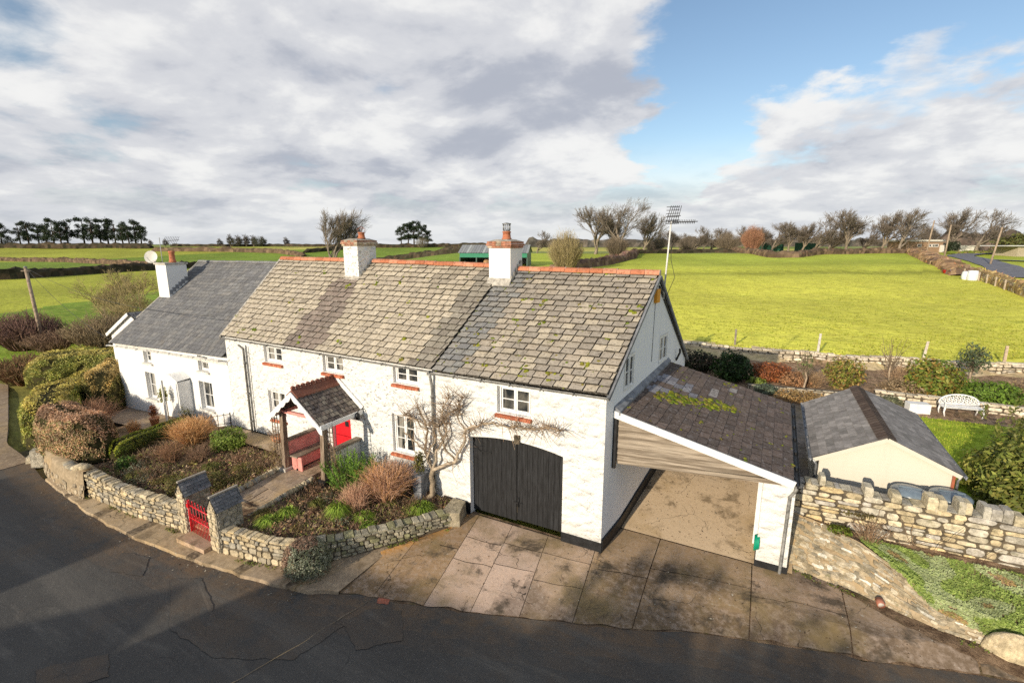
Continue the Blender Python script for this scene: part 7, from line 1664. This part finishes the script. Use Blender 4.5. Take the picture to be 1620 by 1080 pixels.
# stone house peeping in at the right edge
x, y, z0 = FLp(1612, 128); hs_ = thing('stone_cottage', 'small stone outbuilding with flat pale roof at the right edge', 'building', (x, y, z0)); mb = MB(); block(mb, 1612, 1660, 128, 134, z0 - .4, z0 + 2.6, (.42, .36, .27)); mb.build('wall', M['stone'], hs_); mb = MB(); block(mb, 1594, 1662, 127, 134.5, z0 + 2.62, z0 + 2.85, (.55, .55, .54)); mb.build('roof', M['paint'], hs_); mb = MB(); block(mb, 1600, 1611, 130, 130.3, z0 - .2, z0 + 2.6, (.08, .09, .10)); mb.build('door', M['paint'], hs_)
x, y, z = FLp(1612, 140); shrub('garden_shrub', 'yellow green conifer bush above the stone outbuilding', 'shrub', (x, y, z), (5.5, 4, 3.2), 1500, .5, [(.13, .15, .04), (.18, .17, .05)], 900)
x, y, z = FLp(1508, 150); shrub('garden_shrub', 'dark spreading fir in front of the cream garage', 'shrub', (x, y, z), (1.9, 1.9, 2.0), 900, .28, [(.04, .06, .03), (.06, .08, .04)], 901)
# green windbreak of a tennis court
gf = thing('court_fence', 'green mesh windbreak fence round a court beyond the field hedge', 'fence', FLp(1245, 168)); mb = MB()
for a, b in ((1193, 1240), (1258, 1296)): z0 = FLp(a, 168)[2]; block(mb, a, b, 168, 168.15, z0 + .2, z0 + 3.0, (.02, .085, .055))
mb.build('mesh_panel', M['paint'], gf)
for px in (1193, 1205, 1217, 1229, 1240, 1258, 1271, 1284, 1296):
    mb = MB(); x, y, z = FLp(px, 167.8); mb.tube([(x, y, z), (x, y, z + 3.1)], .06, 5, (.03, .09, .06)); mb.build('post', M['paint'], gf)
# ------------------------------------------------------------------ green barn with round bales
bx0, by0, bz0 = FLp(727, 100); bx1, by1, _ = FLp(834, 98); bz0 = 3.4
BU = Vector((bx1 - bx0, by1 - by0, 0)); bw = BU.length; BU.normalize(); BD = Vector((-BU.y, BU.x, 0)); b0 = Vector((bx0, by0, bz0))
bpn = lambda u, d, z: tuple(b0 + BU * u + BD * d + Vector((0, 0, z)))
bn_ = thing('barn', 'green and grey open fronted barn holding round bales', 'barn', tuple(b0)); eh, rh, dp = 3.4, 4.95, 7.5
mb = MB(); gc = (.14, .18, .14); mb.face([bpn(bw, 0, -1), bpn(bw, dp, -1), bpn(bw, dp, eh), bpn(bw, dp / 2, rh), bpn(bw, 0, eh)], gc); mb.face([bpn(0, 0, -1), bpn(0, dp, -1), bpn(0, dp, eh), bpn(0, dp / 2, rh), bpn(0, 0, eh)], (.06, .10, .08)); mb.face([bpn(0, dp, -1), bpn(bw, dp, -1), bpn(bw, dp, eh), bpn(0, dp, eh)], (.05, .05, .05)); mb.build('wall', M['paint'], bn_)
mb = MB()
for i in range(26):
    u0, u1 = -.3 + (bw + .6) * i / 26, -.3 + (bw + .6) * (i + 1) / 26; c = pick([(.24, .25, .26), (.20, .21, .22), (.28, .29, .29)], .08)
    if i % 6 == 3: c = (.36, .38, .38)
    mb.face([bpn(u0, -.4, eh - .05), bpn(u1 - .04, -.4, eh - .05), bpn(u1 - .04, dp / 2, rh), bpn(u0, dp / 2, rh)], c); mb.face([bpn(u0, dp + .4, eh - .05), bpn(u1 - .04, dp + .4, eh - .05), bpn(u1 - .04, dp / 2, rh), bpn(u0, dp / 2, rh)], c)
mb.build('roof', M['paint'], bn_)
mb = MB()
mb.hexa([bpn(0, -.1, eh - .95), bpn(bw, -.1, eh - .95), bpn(bw, 0, eh - .95), bpn(0, 0, eh - .95)], [bpn(0, -.1, eh - .08), bpn(bw, -.1, eh - .08), bpn(bw, 0, eh - .08), bpn(0, 0, eh - .08)], (.02, .20, .12)); mb.build('fascia', M['paint'], bn_)
for k in range(5):
    mb = MB(); u = bw * k / 4; mb.hexa([bpn(u - .12, -.05, -1), bpn(u + .12, -.05, -1), bpn(u + .12, .15, -1), bpn(u - .12, .15, -1)], [bpn(u - .12, -.05, eh - .9), bpn(u + .12, -.05, eh - .9), bpn(u + .12, .15, eh - .9), bpn(u - .12, .15, eh - .9)], (.05, .09, .08)); mb.build('post', M['paint'], bn_)
def bale(c, label):
    mb = MB(); a = Vector(c); mb.tube([a, a + BD * 1.1], .62, 14, pick([(.42, .25, .12), (.36, .21, .11)], .12), 0, True); return tag(mb.build('round_bale', M['bark']), label, 'bale', 'round straw bales in the barn')
for u, z in ((4.6, .3), (5.9, .35), (7.2, .3), (5.2, 1.4), (6.5, 1.45), (8.3, .4), (11.9, .3), (11.9, 1.5), (9.5, .3)): bale(bpn(u, 1.2 + .3 * math.sin(u * 9), z), 'round straw bale stacked in the open bay of the green barn')
sd_ = thing('field_shed', 'dark green low metal shed behind the left end of the cottage ridge', 'shed', FLp(480, 60)); mb = MB(); x, y, z = FLp(480, 60); z = .8
a, b = XY(60, -27.3), XY(58, -20.3); c, d = XY(66, -20.5), XY(68, -28); mb.hexa([(*q, z - 1) for q in (a, b, c, d)], [(*q, 6.0) for q in (a, b, c, d)], (.045, .09, .075)); mb.build('wall', M['paint'], sd_); mb = MB(); mb.hexa([(*q, 6.02) for q in (a, b, c, d)], [(*q, 6.2) for q in (a, b, c, d)], (.12, .16, .15)); mb.build('roof', M['paint'], sd_)
# rough grass standing up in the pasture, the lawn and the verges
rnd = random.Random(404); mb = MB()
def blade(x, y, z, h, w, col):
    a = rnd.random() * 6.28; dx, dy = math.cos(a) * w, math.sin(a) * w; lx, ly = rnd.gauss(0, .4) * h, rnd.gauss(0, .4) * h
    mb.face([(x - dx, y - dy, z - .02), (x + dx, y + dy, z - .02), (x + lx, y + ly, z + h)], col)
for k in range(30000):
    F = 31 + 70 * rnd.random() ** 1.7; px = rnd.uniform(1000, 1680); L = (px - 810) * F / 785.; x, y = XY(F, L)
    if y < field_edge(x) + .4: continue
    d = noise.noise((x * .16, y * .16, 5)) + .6 * noise.noise((x * .7, y * .7, 1))
    if d < -.1 and rnd.random() < .75: continue
    blade(x, y, land(x, y), rnd.uniform(.03, .09), rnd.uniform(.04, .10), pick([(.36, .35, .05), (.30, .33, .04), (.40, .37, .09), (.22, .27, .03), (.28, .31, .035)], .2, rnd))
o = mb.build('field_grass', M['leaf']); o['kind'] = 'stuff'; o['label'] = 'short tufty pasture grass of the field'; o['category'] = 'grass'
mb = MB()
for k in range(9000):
    x, y = rnd.uniform(5.2, 13), rnd.uniform(20, 28); blade(x, y, zbg(x, y) + .03, rnd.uniform(.03, .1), .02, pick([(.40, .48, .05), (.30, .40, .035), (.52, .52, .09)], .2, rnd))
o = mb.build('lawn_grass', M['leaf']); o['kind'] = 'stuff'; o['label'] = 'grass blades of the back lawn'; o['category'] = 'grass'
# ------------------------------------------------------------------ poles and wires
def pole(label, base, top, r=.13, arm=True):
    t = thing('telegraph_pole', label, 'pole', base); mb = MB(); b, e = Vector(base), Vector(top); mb.tube([b - Vector((0, 0, .4)), e], [r, r * .75], 8, (.34, .26, .19)); mb.build('shaft', M['bark'], t)
    if arm:
        mb = MB(); a = Vector((RT[0], RT[1], 0)); mb.tube([e - Vector((0, 0, .25)) - a * .35, e - Vector((0, 0, .25)) + a * .35], .04, 5, (.25, .2, .15)); mb.lathe((e.x, e.y, e.z), [(r * .8, 0), (r * .85, .05), (.02, .09)], 8, (.3, .3, .3)); mb.build('crossarm', M['bark'], t)
    return e
e1 = pole('leaning brown telegraph pole at the left of the lane', (-47.5, 15.1, .3), (-47.4, 14.85, 6.85), .14)
x, y, z = FLp(1572, 103); x2, y2, _ = FLp(1580.5, 103); pole('tall leaning pole by the lane near the right edge', (x, y, z), (x2, y2, 11.9), .2)
for px, F, px2, zt, lb in ((1497, 120, 1499.5, 13.0, 'pole in front of the brick building right side'), (1467, 130, 1472, 14.5, 'pole in front of the brick building left side'), (1567, 165, 1571, 12.5, 'far pole beyond the bend of the lane')):
    x, y, z = FLp(px, F); x2, y2, _ = FLp(px2, F); pole(lb, (x, y, z), (x2, y2, zt), .2, False)
def wire(a, b, sag, label):
    a, b = Vector(a), Vector(b); pts = [a.lerp(b, i / 16) - Vector((0, 0, sag * 4 * (i / 16) * (1 - i / 16))) for i in range(17)]; mb = MB(); mb.tube(pts, .011, 4, (.03, .03, .03)); tag(mb.build('wire', M['paint']), label, 'wire')
wire(e1, (-29.3, 12.1, 3.5), .5, 'overhead wire from the leaning pole to the slate house'); wire(e1, (-19.9, 11.7, 5.6), .7, 'overhead wire from the leaning pole crossing the slate roof')
# picket fence and green sacks by the left hedges
fp = thing('picket_fence', 'short weathered picket fence between the left hedges', 'fence', (-34, 15.2, 0)); mb = MB()
for z in (.5, 1.0): mb.bar((-35.4, 15.0, z + .2), (-32.6, 15.6, z + .2), .05, .08)
mb.build('rail', M['post'], fp)
for k in range(10):
    x, y = lerp(-35.3, -32.7, k / 9), lerp(15.0, 15.58, k / 9); mb = MB(); mb.box((x, y - .04, .75), (.11, .03, 1.3)); mb.build('picket', M['post'], fp)
for i, (x, y, lb) in enumerate(((-32.4, 11.6, 'green garden sack lying left of the olive hedge, nearest the lane'), (-32.2, 12.4, 'crumpled green garden sack behind the nearest one'), (-33.2, 12.6, 'green garden sack furthest from the lane'))):
    mb = MB(); mb.blob((x, y, .3), (.42, .34, .3), i + 3, .45, 2.2, 12, 8, (.04, .36, .26)); tag(mb.build('garden_sack', M['paint']), lb, 'sack')
far_hedge('rough grassy verge with brambles left of the lane', [(-33.0, 12.2), (-36.5, 13.2), (-44, 16.2), (-52, 19)], 2.2, .7, 31, [(.30, .36, .05), (.40, .36, .10), (.22, .22, .06)], 160, .4, 'verge_plants', .12)
# ------------------------------------------------------------------ across the lane, behind the camera
def simple_house(label, x0, x1, y0, y1, eave, ridge, along_x=True):
    t = thing('lane_house', label, 'house', ((x0 + x1) / 2, (y0 + y1) / 2, -.3)); mb = MB(); mb.box(((x0 + x1) / 2, (y0 + y1) / 2, eave / 2 - .2), (x1 - x0, y1 - y0, eave + .3)); xm, ym = (x0 + x1) / 2, (y0 + y1) / 2; e = eave - .06
    if along_x:
        for x in (x0, x1): mb.face([(x, y0, e), (x, y1, e), (x, ym, ridge - .05)])
        q1 = [(x0, y0 - .2, eave), (x1, y0 - .2, eave), (x1, ym, ridge), (x0, ym, ridge)]; q2 = [(x1, y1 + .2, eave), (x0, y1 + .2, eave), (x0, ym, ridge), (x1, ym, ridge)]
    else:
        for y in (y0, y1): mb.face([(x0, y, e), (x1, y, e), (xm, y, ridge - .05)])
        q1 = [(x0 - .2, y1, eave), (x0 - .2, y0, eave), (xm, y0, ridge), (xm, y1, ridge)]; q2 = [(x1 + .2, y0, eave), (x1 + .2, y1, eave), (xm, y1, ridge), (xm, y0, ridge)]
    mb.build('wall', M['render'], t); mb = MB()
    for q in (q1, q2): tiles(mb, q, 10, .6, .02, lambda u, v: pick([(.16, .16, .165), (.2, .2, .2)]))
    mb.build('roof', M['slate'], t)
simple_house('white house with slate roof across the lane, out of the picture to the left', -29.5, -20.75, -21, -14.0, 4.4, 6.9)
simple_house('gabled white house across the lane, out of the picture in the middle', -20.9, -13.2, -25, -17.2, 4.7, 6.75, False)
simple_house('long white house across the lane, out of the picture behind the road', -14.75, -4.6, -18.5, -11.5, 4.4, 6.9)
bare_tree('bare_tree', 'bare tree across the lane, out of the picture', (-6.5, -17.0, -.3), 8.0, .95, 71, .1, 5, .15)
hedge('tall_hedge', 'tall ragged hedge across the lane, out of the picture to the right', [(-10.4, -20.6), (-4, -20.6), (9, -20.6)], 2.6, 9.6, lambda x, y: -.3, [(.05, .08, .02), (.07, .10, .03)], 72, 3500, .22, None, .6, .055, hf=lambda f: pw(f, [(0, 8.4), (.06, 9.75), (.26, 9.95), (.34, 9.35), (.42, 8.85), (.5, 8.6), (1, 8.5)]))
scene.render.film_transparent = False
scene.cycles.max_bounces = 6; scene.cycles.diffuse_bounces = 3; scene.cycles.glossy_bounces = 3; scene.cycles.transmission_bounces = 3; scene.cycles.use_denoising = False
